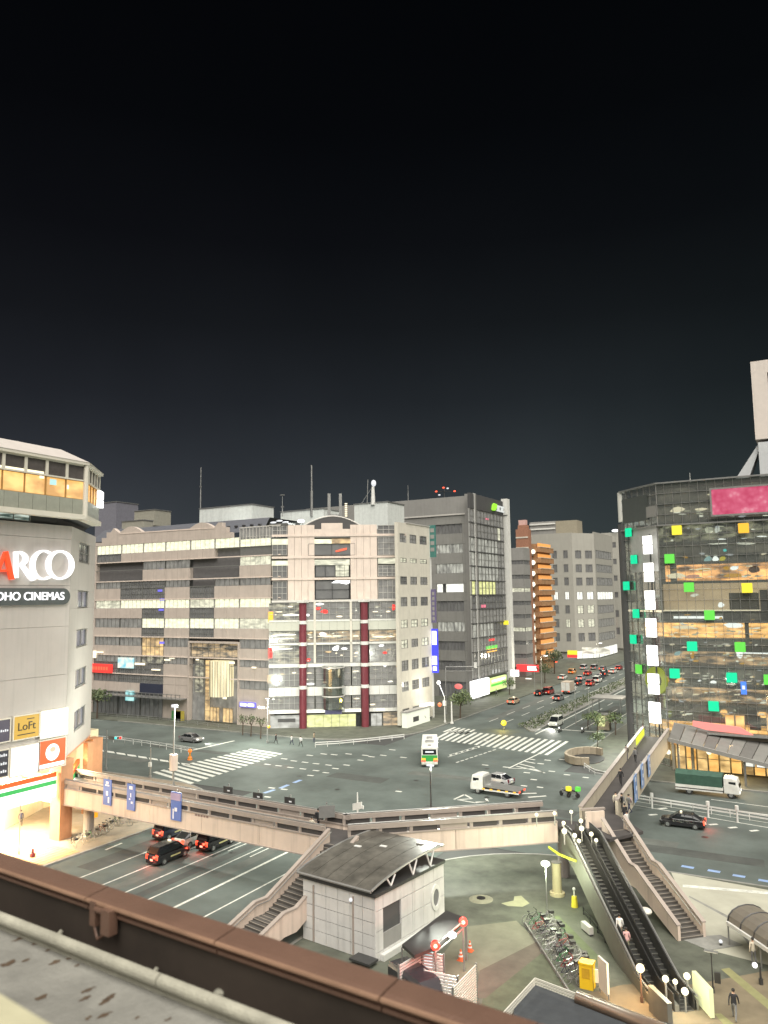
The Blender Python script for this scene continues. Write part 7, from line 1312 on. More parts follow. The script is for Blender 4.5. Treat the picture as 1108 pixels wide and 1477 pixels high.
# box truck, tarpaulin truck, flatbed, bus
def wheels(T, xs, w_, r, n=14):
    for x in xs:
        for sg in (-1, 1): wl_ = link('wheel', shared(('tw', r), lambda: MB().tube((0, -.14, 0), (0, .14, 0), r, n=n).mesh('wheel', MATS['rubber'])), T, (x, sg * (w_ - .16), r)); link('rim', shared(('tr', r), lambda: MB().tube((0, -.15, 0), (0, .15, 0), r * .55, n=10).mesh('rim', MATS['chrome'])), wl_)
def truck(label, p, head, load, L=7.4, lights='front', cabc='truck_white', name='truck'):
    T = thing(name, label, 'truck', (p[0], p[1], .004), math.radians(head)); h = L / 2; W = 1.08
    lpart('cab', loftx([(h - 1.75, W, W * .95, .55, 2.4), (h - .9, W, W * .94, .5, 2.45), (h - .25, W, W * .9, .5, 2.3), (h, W * .95, W * .88, .5, 1.35)]), MATS[cabc], T)
    b = MB(); b.hexa([(h - .24, -.95, 1.4), (h + .012, -.95, 1.38), (h + .012, .95, 1.38), (h - .24, .95, 1.4), (h - .26, -.9, 2.15), (h - .235, -.9, 2.15), (h - .235, .9, 2.15), (h - .26, .9, 2.15)]); lpart('windscreen', b, MATS['car_glass'], T)
    for sg in (-1, 1): b = MB(); b.box(h - 1.2, h - .4, sg * W * .97 - .02, sg * W * .97 + .02, 1.35, 2.0); lpart('side_window', b, MATS['car_glass'], T)
    b = MB(); b.box(-h, h - 1.8, -.45, .45, .5, .8); lpart('chassis', b, MATS['metal_dark'], T); wheels(T, (h - 1.0, -h + 1.6), W, .42)
    for sg in (-1, 1):
        b = MB(); b.box(h - .06, h + .03, sg * .8 - .16, sg * .8 + .16, .7, .9); lpart('headlight', b, MATS['em_head' if lights == 'front' else 'chrome'], T); b = MB(); b.box(-h - .04, -h + .04, sg * .8 - .2, sg * .8 + .2, .72, .92); lpart('tail_light', b, MATS['em_tail' if lights == 'rear' else 'dark_red'], T)
        b = MB(); b.box(-h, h - 1.9, sg * (W - .03) - .03, sg * (W - .03) + .03, .55, .72); lpart('side_guard', b, MATS['metal_white'], T)
    if load == 'tarp':
        lpart('load_bed', bx(MB(), -h, h - 1.85, -W - .05, W + .05, .85, 1.2), MATS['truck_white'], T)
        rings = []
        for i in range(9): x = -h + .03 + (L - 1.95) * i / 8; o = .03 * math.sin(i * 2.4); rings.append([(x, -W - .03, 1.15), (x, W + .03, 1.15), (x, W + .03, 2.45 + o), (x, W * .7, 2.68 + o), (x, 0, 2.85 + o), (x, -W * .7, 2.68 + o), (x, -W - .03, 2.45 + o)])
        lpart('tarpaulin', MB().loft(rings), MATS['tarp_green'], T)
        for i in range(5): x = -h + .5 + 1.15 * i; b = MB(); b.box(x, x + .03, -W - .05, W + .05, 1.2, 2.5); 
    elif load == 'box':
        lpart('cargo_box', bx(MB(), -h, h - 1.85, -W - .06, W + .06, .85, 3.1), mat('cargo_tan', (.45, .38, .3), .5), T); b = MB()
        for y in (-.55, .55): b.box(-h - .03, -h, y - .5, y + .5, .95, 3.0)
        lpart('rear_door', b, MATS['truck_white'], T)
    else:
        b = MB(); b.hexa([(-h, -W, .85), (h - 1.85, -W, 1.0), (h - 1.85, W, 1.0), (-h, W, .85), (-h, -W, .98), (h - 1.85, -W, 1.25), (h - 1.85, W, 1.25), (-h, W, .98)]); lpart('flatbed', b, MATS['metal_grey'], T)
        for i in range(5): 
            for sg in (-1, 1): b = MB(); b.box(-h + .4 + 1.05 * i, -h + .75 + 1.05 * i, sg * W - .04, sg * W + .04, .7, .84); lpart('side_marker', b, MATS['em_amber'], T)
        b = MB(); b.box(h - 2.0, h - 1.85, -W, W, 1.25, 2.2); lpart('headboard', b, MATS['metal_grey'], T)
    return T
truck('white truck with a dark green tarpaulin driving past the amber shop', at(1022, 1146), 0, 'tarp', 7.4)
truck('tan box truck among the far queue of tail lights', at(821, 1000), A_, 'box', 6.0, 'rear')
p0, p1 = G(749, 1150), G(688, 1142); hd = math.degrees(math.atan2(p1.y - p0.y, p1.x - p0.x)); pc = p0.lerp(p1, .5); FT = truck('grey flatbed truck with amber side markers turning inside the junction', (pc.x, pc.y), hd, 'flat', 6.6, 'rear')
bp0 = G(620, 1107); bh = 115.6; bd = Vector((math.cos(math.radians(bh)), math.sin(math.radians(bh)), 0)); bc = bp0 + bd * 5.2
BUS = thing('city_bus', 'pale city bus with a green and orange rear driving off across the junction', 'bus', (bc.x, bc.y, .004), math.radians(bh)); Lb_ = 5.2; W = 1.24
lpart('body', loftx([(-Lb_, W * .97, W * .93, .45, 2.9), (-Lb_ + .15, W, W * .96, .3, 3.02), (4.9, W, W * .96, .3, 3.02), (Lb_, W * .95, W * .9, .4, 2.85)]), MATS['truck_white'], BUS)
b = MB(); b.box(-Lb_ - .025, -Lb_ + .05, -W * .93, W * .93, .5, 1.75); lpart('rear_panel', b, emi('bus_green', (.03, .30, .05), .55, .6), BUS, label='green rear panel'); b = MB(); b.box(-Lb_ - .03, -Lb_ + .05, -W * .93, W * .93, .5, .86); lpart('rear_bumper', b, MATS['paint_white'], BUS)
b = MB(); b.box(-Lb_ - .03, -Lb_ + .05, -1.0, 1.0, 1.85, 2.6); lpart('rear_window', b, MATS['car_glass'], BUS); b = MB(); b.box(-Lb_ - .045, -Lb_ - .03, -.62, .62, 2.12, 2.34); lpart('route_display', b, MATS['em_soft'], BUS)
for sg in (-1, 1):
    b = MB(); b.box(-4.7, 4.7, sg * W - .02, sg * W + .015, 1.5, 2.4); lpart('side_window', b, MATS['dim_room'], BUS); b = MB(); b.box(-Lb_, 4.9, sg * W - .02, sg * W + .02, .45, .9); lpart('side_stripe', b, MATS['paint_green'], BUS)
    for z, mm in ((.95, 'em_tail'), (1.2, 'em_amber')): b = MB(); b.box(-Lb_ - .06, -Lb_ + .04, sg * .9 - .3, sg * .9 + .3, z - .12, z + .13); lpart('tail_light', b, MATS[mm], BUS)
for (x, w_) in ((-1.5, 1.3), (1.6, .9)): b = MB(); b.box(x - .7, x + .7, -w_ / 2, w_ / 2, 3.0, 3.18); lpart('roof_unit', b, MATS['metal_grey'], BUS)
b = MB(); b.box(-4.6, -4.1, -.25, .25, 3.01, 3.06); lpart('roof_hatch', b, MATS['metal_dark'], BUS); wheels(BUS, (-2.9, 3.0), W + .1, .48)
# motorcycles
def motorbike(label, p, head, box=None, light=False):
    T = thing('motorcycle', label, 'motorcycle', (p[0], p[1], .004), math.radians(head))
    for x in (-.62, .62): w_ = link('wheel', shared(('mw',), lambda: MB().tube((0, -.06, 0), (0, .06, 0), .3, n=14).mesh('wheel', MATS['rubber'])), T, (x, 0, .3))
    b = MB(); b.bar((-.5, 0, .55), (.35, 0, .6), .3, .3); b.tube((.6, 0, .3), (.42, 0, .95), .05, n=6); b.tube((.4, -.33, 1.0), (.4, .33, 1.0), .025, n=6); lpart('frame', b, MATS['paint_grey'], T); b = MB(); b.bar((-.6, 0, .78), (.1, 0, .78), .26, .12); lpart('seat', b, MATS['black'], T)
    b = MB(); b.ball((.5, 0, .85), .13, 8, 5); lpart('headlight', b, MATS['em_head' if light else 'chrome'], T)
    if box: b = MB(); b.box(-.95, -.45, -.25, .25, .85, 1.35); lpart('luggage_box', b, MATS[box], T)
    return T
motorbike('delivery motorcycle with a yellow box behind the bridge junction', at(815, 1149), 150, 'em_yellow'); motorbike('motorcycle with a glowing headlight at the stop line beside the white minivan', at(808, 1056), -90, None, True); motorbike('motorcycle with a headlight on the right of the avenue stop line', at(841, 1057), -90, None, True); motorbike('motorcycle with a lime glowing box behind the bridge junction', at(827, 1150), 165, 'em_lime')

# ================================================================== 10. people
def person_mesh(pose):
    """one continuous body: skinned skeleton, clothes by height"""
    me = bpy.data.meshes.new('person_rig'); V_ = []; E_ = []; R_ = []
    def a(p, r, par=None): V_.append(p); R_.append(r); (E_.append((par, len(V_) - 1)) if par is not None else None); return len(V_) - 1
    st = {'stand': 0.05, 'walk': .30, 'stride': .42}[pose]
    pel = a((0, 0, .95), (.15, .11)); ch = a((0.01, 0, 1.22), (.16, .11), pel); sh = a((0.02, 0, 1.42), (.15, .09), ch); nk = a((.02, 0, 1.50), (.055, .055), sh); hd = a((.03, 0, 1.60), (.085, .085), nk); tp = a((.03, 0, 1.70), (.075, .08), hd)
    for sg in (-1, 1):
        f = sg * st; hp = a((0, sg * .09, .90), (.09, .09), pel); kn = a((f * .5 + .03, sg * .10, .50), (.065, .065), hp); an = a((f - .02 if f > 0 else f - .06, sg * .10, .09 if f >= 0 else .13), (.042, .042), kn); a((f + .12, sg * .11, .045 if f >= 0 else .07), (.04, .035), an)
        s_ = a((0.02, sg * .19, 1.40), (.06, .06), sh); el = a((-f * .35 - .02, sg * .25, 1.13), (.045, .045), s_); wr = a((-f * .7 + .06, sg * .25, .90), (.034, .034), el); a((-f * .8 + .09, sg * .25, .80), (.036, .025), wr)
    me.from_pydata(V_, E_, []); o = bpy.data.objects.new('person_rig', me); COL.objects.link(o); md = o.modifiers.new('s', 'SKIN'); o.modifiers.new('d', 'SUBSURF').levels = 1
    for i, r in enumerate(R_): me.skin_vertices[0].data[i].radius = r
    me.skin_vertices[0].data[0].use_root = True
    dg = bpy.context.evaluated_depsgraph_get(); e = bpy.data.meshes.new_from_object(o.evaluated_get(dg)); bpy.data.objects.remove(o); e.name = 'person'
    e.materials.clear(); 
    for k in range(4): e.materials.append(MATS['skin'])
    for p in e.polygons:
        z = p.center.z; y = abs(p.center.y); p.use_smooth = True
        p.material_index = 0 if z > 1.48 or (z < .86 and y > .2 and z > .7) else 1 if (z > .93 or y > .19) else 3 if z < .08 else 2
    return e
mat('skin', (.42, .26, .18), .6); mat('hair_dark', (.015, .012, .01), .6); mat('shoe', (.03, .03, .03), .6)
CL_ = {'black': (.02, .02, .022), 'white': (.62, .62, .6), 'grey': (.16, .16, .16), 'navy': (.03, .035, .07), 'pink': (.5, .3, .3), 'tan': (.32, .25, .17), 'khaki': (.2, .19, .12), 'blue': (.08, .13, .25), 'cream': (.55, .5, .4)}
for k, c in CL_.items(): mat('cloth_' + k, c, .85, var=.12, scale=4)
PM = {k: person_mesh(k) for k in ('stand', 'walk', 'stride')}
def person(label, p, head, pose='walk', top='black', legs='navy', bag=None, sc=1.0):
    o = link('person', PM[pose], None, p, math.radians(head)); o['label'] = label; o['category'] = 'person'; o.scale = (sc, sc, sc)
    for i, m_ in enumerate((MATS['skin'], MATS['cloth_' + top], MATS['cloth_' + legs], MATS['shoe'])): o.material_slots[i].link = 'OBJECT'; o.material_slots[i].material = m_
    link('hair', shared(('hair',), lambda: MB().ball((.015, 0, 1.68), .108, 10, 6, (1.0, .95, .95)).mesh('hair', MATS['hair_dark'], True)), o)
    link('nose', shared(('nose',), lambda: MB().ball((.125, 0, 1.615), .02, 6, 4).mesh('nose', MATS['skin'], True)), o)
    if bag: link('bag', shared(('bag', bag), lambda: MB().box(-.24, -.10, -.15, .15, 1.02, 1.4).mesh('bag', MATS['cloth_' + bag])), o)
    return o
def on(x, y, z): q = G(x, y, z); return (q.x, q.y, z)
for a in [('person in dark clothes on the left side of the bridge arm near the glass building', on(904, 1096, 5.0), -80, 'walk', 'black', 'navy', 'black'), ('person in dark clothes nearer along the bridge arm', on(896, 1133, 5.0), -85, 'walk', 'black', 'black'), ('person with a grey top on the middle of the bridge arm', on(917, 1100, 5.0), 95, 'stride', 'grey', 'black'), ('person in navy at the far end of the bridge arm by the lime handrail', on(928, 1062, 5.0), 90, 'walk', 'navy', 'black'),
          ('person in a pale top at the head of the long staircase', on(889, 1170, 5.0), -60, 'stand', 'cream', 'black'), ('person in black beside the pale topped one at the stair head', on(898, 1172, 5.0), 200, 'stand', 'black', 'black', 'grey'), ('person with a pink bag at the corner of the stair head', on(908, 1174, 5.0), -130, 'walk', 'grey', 'navy', 'pink'), ('person in white on the upper steps of the long staircase', on(905, 1199, 4.3), -50, 'walk', 'white', 'grey'), ('person in black just above the white clad one on the stairs', on(902, 1188, 4.6), -50, 'walk', 'black', 'navy'),
          ('person in a white shirt riding the left escalator, the higher one', on(895, 1357, 1.5), 130, 'stand', 'white', 'tan'), ('person in a pale pink top riding the left escalator, the lower one', on(905, 1377, .95), 130, 'stand', 'pink', 'khaki'), ('person in a pale jacket at the bridge corner by the brown stairs', on(450, 1209, 5.0), -90, 'walk', 'cream', 'black'), ('person in black at the bridge corner behind the pale jacket', on(459, 1196, 5.0), 20, 'stand', 'black', 'black', 'black'),
          ('person in black standing on the pavement by the beige building, leftmost', on(398, 1073, .13), 0, 'walk', 'black', 'black'), ('person in white walking past the beige building', on(421, 1075, .13), 180, 'walk', 'white', 'navy'), ('person in a white coat bending by the guard rail', on(434, 1077, .13), 160, 'stride', 'white', 'black', 'white'), ('person in tan before the yellow lit shop', on(453, 1071, .13), 10, 'stand', 'tan', 'navy'), ('person in grey walking at the bottom right corner of the plaza', on(1060, 1472, .13), 90, 'walk', 'black', 'grey'),
          ('person in black walking beside the stone column of the store', on(93, 1183, .13), -60, 'stride', 'black', 'black'), ('person in navy in the lit entrance hall of the store', on(30, 1192, .13), -20, 'stand', 'navy', 'black'), ('person in black crossing near the beige side shop', on(612, 1042, .13), 60, 'walk', 'black', 'black'), ('person in grey outside the white lit shop of the tower', on(716, 1004, .13), 40, 'walk', 'grey', 'black'), ('person in cream by the shelter on the right', on(1088, 1392, .13), 120, 'stand', 'cream', 'grey')]: person(*a)

# ================================================================== 11. bicycles
def bike_meshes(cm):
    fr = MB(); 
    for p, q in (((-.5, 0, .34), (-.1, 0, .32)), ((-.5, 0, .34), (-.2, 0, .75)), ((-.1, 0, .32), (-.24, 0, .85)), ((-.1, 0, .32), (.38, 0, .75)), ((-.2, 0, .7), (.36, 0, .82)), ((.36, 0, .98), (.55, 0, .34))): fr.tube(p, q, .022, n=5)
    fr.path([(.28, -.28, 1.03), (.36, -.1, 1.0), (.36, .1, 1.0), (.28, .28, 1.03)], .018, 5); return fr
def wheel_ring():
    b = MB(); n = 14
    for i in range(n): a0, a1 = 2 * math.pi * i / n, 2 * math.pi * (i + 1) / n; b.tube((.33 * math.cos(a0), 0, .33 * math.sin(a0)), (.33 * math.cos(a1), 0, .33 * math.sin(a1)), .024, n=4, cap=False)
    for i in range(5): a0 = math.pi * i / 5; b.tube((.32 * math.cos(a0), 0, .32 * math.sin(a0)), (-.32 * math.cos(a0), 0, -.32 * math.sin(a0)), .005, n=3, cap=False)
    return b
def bicycle(label, p, head, col, group, basket=True):
    T = thing('bicycle', label, 'bicycle', (p[0], p[1], .135), math.radians(head), group); link('frame', shared(('bf', col), lambda: bike_meshes(col).mesh('frame', MATS['paint_' + col])), T)
    for x in (-.5, .55): link('wheel', shared(('bw',), lambda: wheel_ring().mesh('wheel', MATS['metal_grey'])), T, (x, 0, .345))
    link('saddle', shared(('bs',), lambda: MB().ball((-.26, 0, .9), .1, 8, 5, (1.3, .8, .5)).mesh('saddle', MATS['black'])), T)
    if basket: link('basket', shared(('bb',), lambda: MB().box(.45, .78, -.17, .17, .78, .98).mesh('basket', MATS['metal_dark'])), T)
    return T
bc_ = ['black', 'silver', 'white', 'grey', 'navy', 'red', 'green']; g_ = 'bicycles parked in a row on the plaza'; g2 = 'bicycles parked beside the department store'
a, b_ = G(768, 1332, .13), G(833, 1424, .13); NB = 24
for i in range(NB):
    q = a.lerp(b_, i / (NB - 1)); bicycle(f'{bc_[(i * 3) % 7]} bicycle standing in the dense row along the plaza strip', (q.x + ru(-.15, .15) + (1.15 if i % 2 else 0) * .55, q.y + ru(-.1, .1) + (1.15 if i % 2 else 0) * .45), 38 + ru(-14, 14), bc_[(i * 3) % 7], g_, i % 3 != 0)
a, b_ = G(105, 1222, .13), G(168, 1190, .13)
for i in range(11): q = a.lerp(b_, i / 10); bicycle(f'{bc_[(i * 2) % 7]} bicycle parked at the kerb by the orange lit store entrance', (q.x + ru(-.2, .2), q.y + ru(-.1, .1)), 10 + ru(-25, 25), bc_[(i * 2) % 7], g2, i % 2 == 0)
a, b_ = G(180, 1192, .13), G(218, 1172, .13)
for i in range(5): q = a.lerp(b_, i / 4); bicycle(f'{bc_[(i * 2 + 1) % 7]} bicycle parked under the bridge beside its pier', (q.x, q.y), 15 + ru(-25, 25), bc_[(i * 2 + 1) % 7], 'bicycles parked under the bridge', True)
b = MB(); a, b_ = G(758, 1334, .13), G(822, 1434, .13); m = MB(); m.bar((a.x, a.y, .22), (b_.x, b_.y, .22), .1, .18); struct('bicycle_kerb', m, MATS['kerb'], PLAZA)

# ================================================================== 12. poles, signals, signs, rails, street things
def pole(label, x, ybase, ytop, zb, r=.09, name='pole', cat='pole', extra=None, mm='metal_grey'):
    c = G(x, ybase, zb); F = Fac((c.x - 1, c.y), (c.x + 1, c.y)); ht = F.px(x, ytop)[1]; T = thing(name, label, cat, (c.x, c.y, zb)); m = MB(); m.tube((c.x, c.y, zb), (c.x, c.y, ht), r, r * .6, 8); m.tube((c.x, c.y, zb), (c.x, c.y, zb + .35), r * 1.7, r * 1.7, 8); part('post', m, MATS[mm], T); return T, c, ht
def fill_lamp(T, p, e): l = lamp('lamp_light', 'POINT', p, e, (.96, 1, .87), .4); l.parent = T; l.location = Vector(p) - wl(T)  # light added at pole heads to brighten the road, its real source unseen
def signal(T, c, z, arm, cols, facing=-90):
    """horizontal signal head at the end of an arm"""
    e = c + Vector(arm); m = MB(); m.tube((c.x, c.y, z), (e.x, e.y, z + .1), .05, n=6); part('arm', m, MATS['metal_grey'], T); dv = Vector((e.x - c.x, e.y - c.y, 0)); dv = dv.normalized() if dv.length > .01 else Vector((1, 0, 0)); nn = Vector((.49, -.87, 0)); sd = Vector((nn.y, -nn.x, 0)) * -1
    m = MB(); h = sd * .55; t = nn * .12; m.hexa([(*(e - h - t)[:2], z - .12), (*(e + h - t)[:2], z - .12), (*(e + h + t)[:2], z - .12), (*(e - h + t)[:2], z - .12), (*(e - h - t)[:2], z + .3), (*(e + h - t)[:2], z + .3), (*(e + h + t)[:2], z + .3), (*(e - h + t)[:2], z + .3)]); hd = part('signal_head', m, MATS['metal_white'], T)
    for i, cn in enumerate(cols): q = e + sd * (-.35 + .35 * i) + nn * .13; m = MB(); m.tube((q.x, q.y, z + .09), (q.x + nn.x * .06, q.y + nn.y * .06, z + .09), .17 if cn != 'black' else .13, n=10); part('lens', m, MATS[cn], hd)
T, c, h = pole('signal pole with a teal and red light at the left crossing', 153, 1110, 1053, .13, .12, 'traffic_signal', 'traffic light'); q = G(189, 1066, 5.2); signal(T, c, h - .9, (3.0, -.5, 0), ['em_cyan', 'black', 'em_red']); m = MB(); m.bar((c.x + .6, c.y - .2, h - 1.0), (c.x + 2.0, c.y - .3, h - 1.0), .06, .5); part('street_sign', m, MATS['metal_grey'], T)
T, c, h = pole('plain white pole with a signal box by the left crossing', 217, 1122, 1079, .13, .12, 'traffic_signal', 'traffic light'); m = MB(); m.cbox((c.x + .1, c.y - .2, h - 2.2), (.4, .3, .6)); part('signal_box', m, MATS['metal_white'], T)
T, c, h = pole('tall lamp pole rising behind the bridge with a pinkish drum foot', 250, 1135, 1018, 4.5, .11, 'street_lamp', 'lamp post'); m = MB(); m.tube((c.x, c.y, 6.3), (c.x, c.y, 8.0), .45, n=12); part('drum', m, MATS['bridge_pink'], T); m = MB(); m.cbox((c.x, c.y, h), (.5, .5, .3)); part('lamp_head', m, MATS['em_soft'], T); fill_lamp(T, (c.x + .6, c.y + .9, h - .5), 2200)
T, c, h = pole('thin dark lamp pole behind the right bridge arm', 622, 1172, 1104, 4.6, .09, 'street_lamp', 'lamp post', mm='metal_dark'); m = MB(); m.cbox((c.x, c.y, h), (.7, .25, .15)); part('lamp_head', m, MATS['em_soft'], T); fill_lamp(T, (c.x, c.y + 1.0, h - .3), 2000)
T, c, h = pole('signal pole with teal and red light before the golden atrium', 386, 1071, 1008, .13, .12, 'traffic_signal', 'traffic light'); signal(T, c, h - 1.6, (-1.2, -.3, 0), ['em_cyan', 'black', 'em_red']); m = MB(); m.ball((c.x + .5, c.y - .3, 2.9), .28, 8, 6); part('pedestrian_light', m, MATS['em_amber'], T); m = MB(); m.cbox((c.x, c.y, h + .05), (.6, .3, .14)); part('lamp_head', m, MATS['em_soft'], T); fill_lamp(T, (c.x + .6, c.y - 2.2, h), 1500)  # lamp head added above the signals to carry the extra light
T, c, h = pole('white signal pole with a red pedestrian light by the beige building corner', 642, 1042, 1004, .13, .14, 'traffic_signal', 'traffic light', mm='metal_white'); m = MB(); m.ball((c.x - .9, c.y - .4, 3.6), .42, 8, 6); part('pedestrian_light', m, emi('ped_red', (1, .22, .08), 1.2), T); m = MB(); m.cbox((c.x, c.y, h - 1.4), (.6, .5, 1.0)); part('control_box', m, MATS['metal_white'], T); m = MB(); m.ball((c.x - 1.2, c.y, h + 2.6), .4, 8, 5); m.tube((c.x - 1.2, c.y, h + 2.6), (c.x, c.y, h - .2), .05, n=5); part('street_lamp_head', m, MATS['em_white'], T); lamp('street_light', 'POINT', (c.x - 1.2, c.y - 1.4, h + 2), 170, (1, .95, .8), .4)
T, c, h = pole('second white pole next to the bush at the beige building corner', 652, 1044, 1012, .13, .2, 'utility_pole', 'pole', mm='metal_white')
T, c, h = pole('pole with a round red light near the grey tower shops', 663, 1022, 990, .13, .1, 'traffic_signal', 'traffic light'); m = MB(); m.ball((c.x, c.y - .3, h), .75, 10, 7, (1.3, .4, .8)); part('red_light', m, emi('glow_red2', (1, .2, .18), 1.1), T)
T, c, h = pole('tall arm signal gantry before the grey tower foot', 644, 1030, 962, .13, .12, 'signal_gantry', 'traffic light'); m = MB(); m.tube((c.x, c.y, h), (c.x + 6.5, c.y + 2, h + .1), .09, n=6); m.tube((c.x, c.y, h - .9), (c.x + 6.0, c.y + 2, h - .8), .06, n=6); part('arm', m, MATS['metal_grey'], T); m = MB(); m.cbox((c.x + 6.2, c.y + 1.9, h + .4), (.6, .4, 1.2)); part('signal_head', m, MATS['metal_white'], T)
T, c, h = pole('signal pole at the base of the glass building with an orange light', 918, 1075, 1004, .13, .12, 'traffic_signal', 'traffic light', mm='metal_white'); m = MB(); m.ball((c.x - .3, c.y - .4, h - .3), .5, 8, 6, (1, .5, 1)); fill_lamp(T, (c.x - 2.0, c.y - 2.5, h + .5), 1500); part('pedestrian_light', m, MATS['ped_red'], T)
for k, (x, yb, yt) in enumerate(((831, 1046, 985), (851, 1052, 992), (772, 1002, 955))): T, c, h = pole(['slim grey pole on the near right kerb of the avenue', 'slim grey pole beside the shrubs at the avenue corner', 'slim pole by the kerb past the crossing'][k], x, yb, yt, .13, .08, 'pole', 'pole')
T, c, h = pole('amber traffic beacon on the nose of the avenue median', 727, 1052, 1044, .1, .1, 'median_beacon', 'beacon'); m = MB(); m.ball((c.x, c.y, h + .15), .55, 10, 7); part('beacon_lamp', m, emi('beacon_yellow', (1, .72, .05), 1.1), T); lamp('beacon_light', 'POINT', (c.x, c.y - .8, h + .3), 60, (1, .75, .1), .3)
T, c, h = pole('orange marker post on the median end of the left crossing', 274, 1096, 1083, .0, .22, 'marker_post', 'bollard', mm='paint_orange'); m = MB(); m.tube((c.x, c.y, 0.02), (c.x, c.y, .5), .4, .25, 10); part('marker_base', m, emi('marker_orange', (.8, .2, .03), .7, .7), T); m = MB(); m.ball((c.x, c.y, h), .33, 8, 6); part('marker_top', m, MATS['marker_orange'], T)
# blue guide boards on the bridge
def bridge_board(label, x, y, zt_, hgt, wid, m_, t=.2, F=None, marks=True, back=False):
    F = F or Fl; s, z = F.px(x, y); T = thing('guide_board', label, 'sign', F.at(s, t, z - hgt / 2)); m = MB(); m.fbox(F, s - wid / 2, s + wid / 2, z - hgt / 2, z + hgt / 2, t, t + .08); part('board', m, MATS[m_], T)
    if marks:
        for (a0, a1, b0, b1) in marks:
            m = MB(); m.fbox(F, s - wid / 2 + wid * a0, s - wid / 2 + wid * a1, z + hgt / 2 - hgt * b1, z + hgt / 2 - hgt * b0, t + .08, t + .1)
            part('board_print', m, mat('print_white', (.7, .72, .75), .5), T)
    m = MB(); m.fbox(F, s - .05, s + .05, z + hgt / 2 - .4, z + hgt / 2 + .25, t - .1, t); part('bracket', m, MATS['metal_grey'], T)
mat('sign_blue', (.07, .14, .42), .45, var=.05)
m1 = [(.35, .65, .08, .16), (.25, .75, .2, .25), (.38, .62, .45, .62), (.62, .78, .68, .9)]; m2 = [(.3, .7, .08, .2), (.45, .55, .35, .5), (.3, .45, .55, .6), (.55, .75, .66, .74)]
bridge_board('blue guide board on the bridge, nearest to the department store', 158, 1142, 0, 2.5, 1.2, 'sign_blue', marks=m1); bridge_board('blue guide board on the bridge with a bent white arrow, second from the store', 192, 1149, 0, 2.5, 1.15, 'sign_blue', marks=m2); bridge_board('blue and mauve guide board on the bridge above the taxis', 257, 1162, 0, 2.6, 1.35, 'sign_blue', marks=[(.38, .62, .55, .68), (.2, .3, .6, .95)])
s, z = Fl.px(257, 1151); T_ = [o for o in bpy.data.objects if o.get('label') == 'blue and mauve guide board on the bridge above the taxis'][0]; m = MB(); m.fbox(Fl, s - .67, s + .67, z - .15, z + .5, .28, .31); part('mauve_strip', m, mat('mauve', (.35, .28, .42), .5), T_)
m = MB(); s, z = Fl.px(293, 1176); 
for i in range(5): m.fbox(Fl, s - .9 + .36 * i, s - .62 + .36 * i, z - .12, z + (.12 if i % 2 else .08), .145, .15)
part('painted_lettering', m, mat('letter_brown', (.25, .17, .15), .6), FB)
Flb = Fac(Fl.at(0, -3.6, 0)[:2], Fl.at(Fl.L, -3.6, 0)[:2]); Frb = Fac(Fr.at(0, -3.2, 0)[:2], Fr.at(Fr.L, -3.2, 0)[:2])
for k, (x, y) in enumerate(((327, 1143), (370, 1152), (416, 1159))): bridge_board(['dark rear of a sign board on the bridge, highest of the three', 'dark rear of a sign board on the bridge, the middle one', 'dark rear of a sign board on the bridge nearest the stairs'][k], x, y, 0, 1.0, 1.2, 'metal_dark', t=-.25, F=Flb, marks=[(.45, .7, .3, .42)])
bridge_board('pale grey rear of a sign panel at the bridge corner', 472, 1172, 0, 1.0, 1.4, 'metal_grey', t=-.3, F=Frb, marks=None)
T, c, h = pole('small pale pole with a flag sign behind the bridge corner', 516, 1180, 1143, 5.3, .09, 'sign_pole', 'sign', mm='metal_white'); m = MB(); m.bar((c.x, c.y, h - 1.2), (c.x + .7, c.y - .1, h - 1.2), .06, .3); m.bar((c.x - .5, c.y, 6.2), (c.x + .5, c.y - .1, 6.5), .08, .6); part('sign_plate', m, MATS['metal_white'], T)
FAr = Fac(AR0[:2], AR1[:2]); mat('sign_blue2', (.16, .27, .5), .5, var=.2, scale=2)
for k, (x, y, h_) in enumerate(((912, 1136, 2.6), (922, 1118, 2.4), (932, 1104, 2.2))): bridge_board(['blue banner on the right side of the bridge arm, nearest', 'blue banner on the right side of the bridge arm, the middle one', 'blue banner on the right side of the bridge arm, farthest'][k], x, y, 0, h_, 1.6, 'sign_blue2', t=.3, F=FAr, marks=[(.3, .6, .1, .25), (.5, .8, .45, .6), (.2, .4, .7, .9)])
# guard rails
def rail(label, pts, h=.85, n=None, m_='metal_white', name='guard_rail', sp=2.0, lines=2, panel=False):
    P3 = [G(x, y, .0) for x, y in pts]; T = thing(name, label, 'railing', P3[0])
    for a, b in zip(P3, P3[1:]):
        k = max(1, int((b - a).length / sp))
        for i in range(k + 1): p = a.lerp(b, i / k); m = MB(); m.tube((p.x, p.y, 0), (p.x, p.y, h + .05), .05, n=6); part('post', m, MATS[m_], T)
        for j in range(lines): m = MB(); z = h - j * .33; m.bar((a.x, a.y, z), (b.x, b.y, z), .05, .09 if not panel else .15); part('rail', m, MATS[m_], T)
    return T
rail('white guard rail curving along the pavement before the beige building', [(455, 1078), (490, 1076), (530, 1072), (583, 1066)], .8, panel=True); rail('long pale guard rail on the cross street median to the left', [(132, 1068), (180, 1072), (230, 1079), (272, 1088)], .9)
rail('pale guard rail on the cross street median to the right', [(908, 1155), (1000, 1170), (1140, 1193)], .8, panel=True); rail('white curved rail at the plaza corner under the bridge', [(625, 1224), (665, 1217), (710, 1214), (752, 1214), (774, 1216)], .7, lines=2, panel=True)
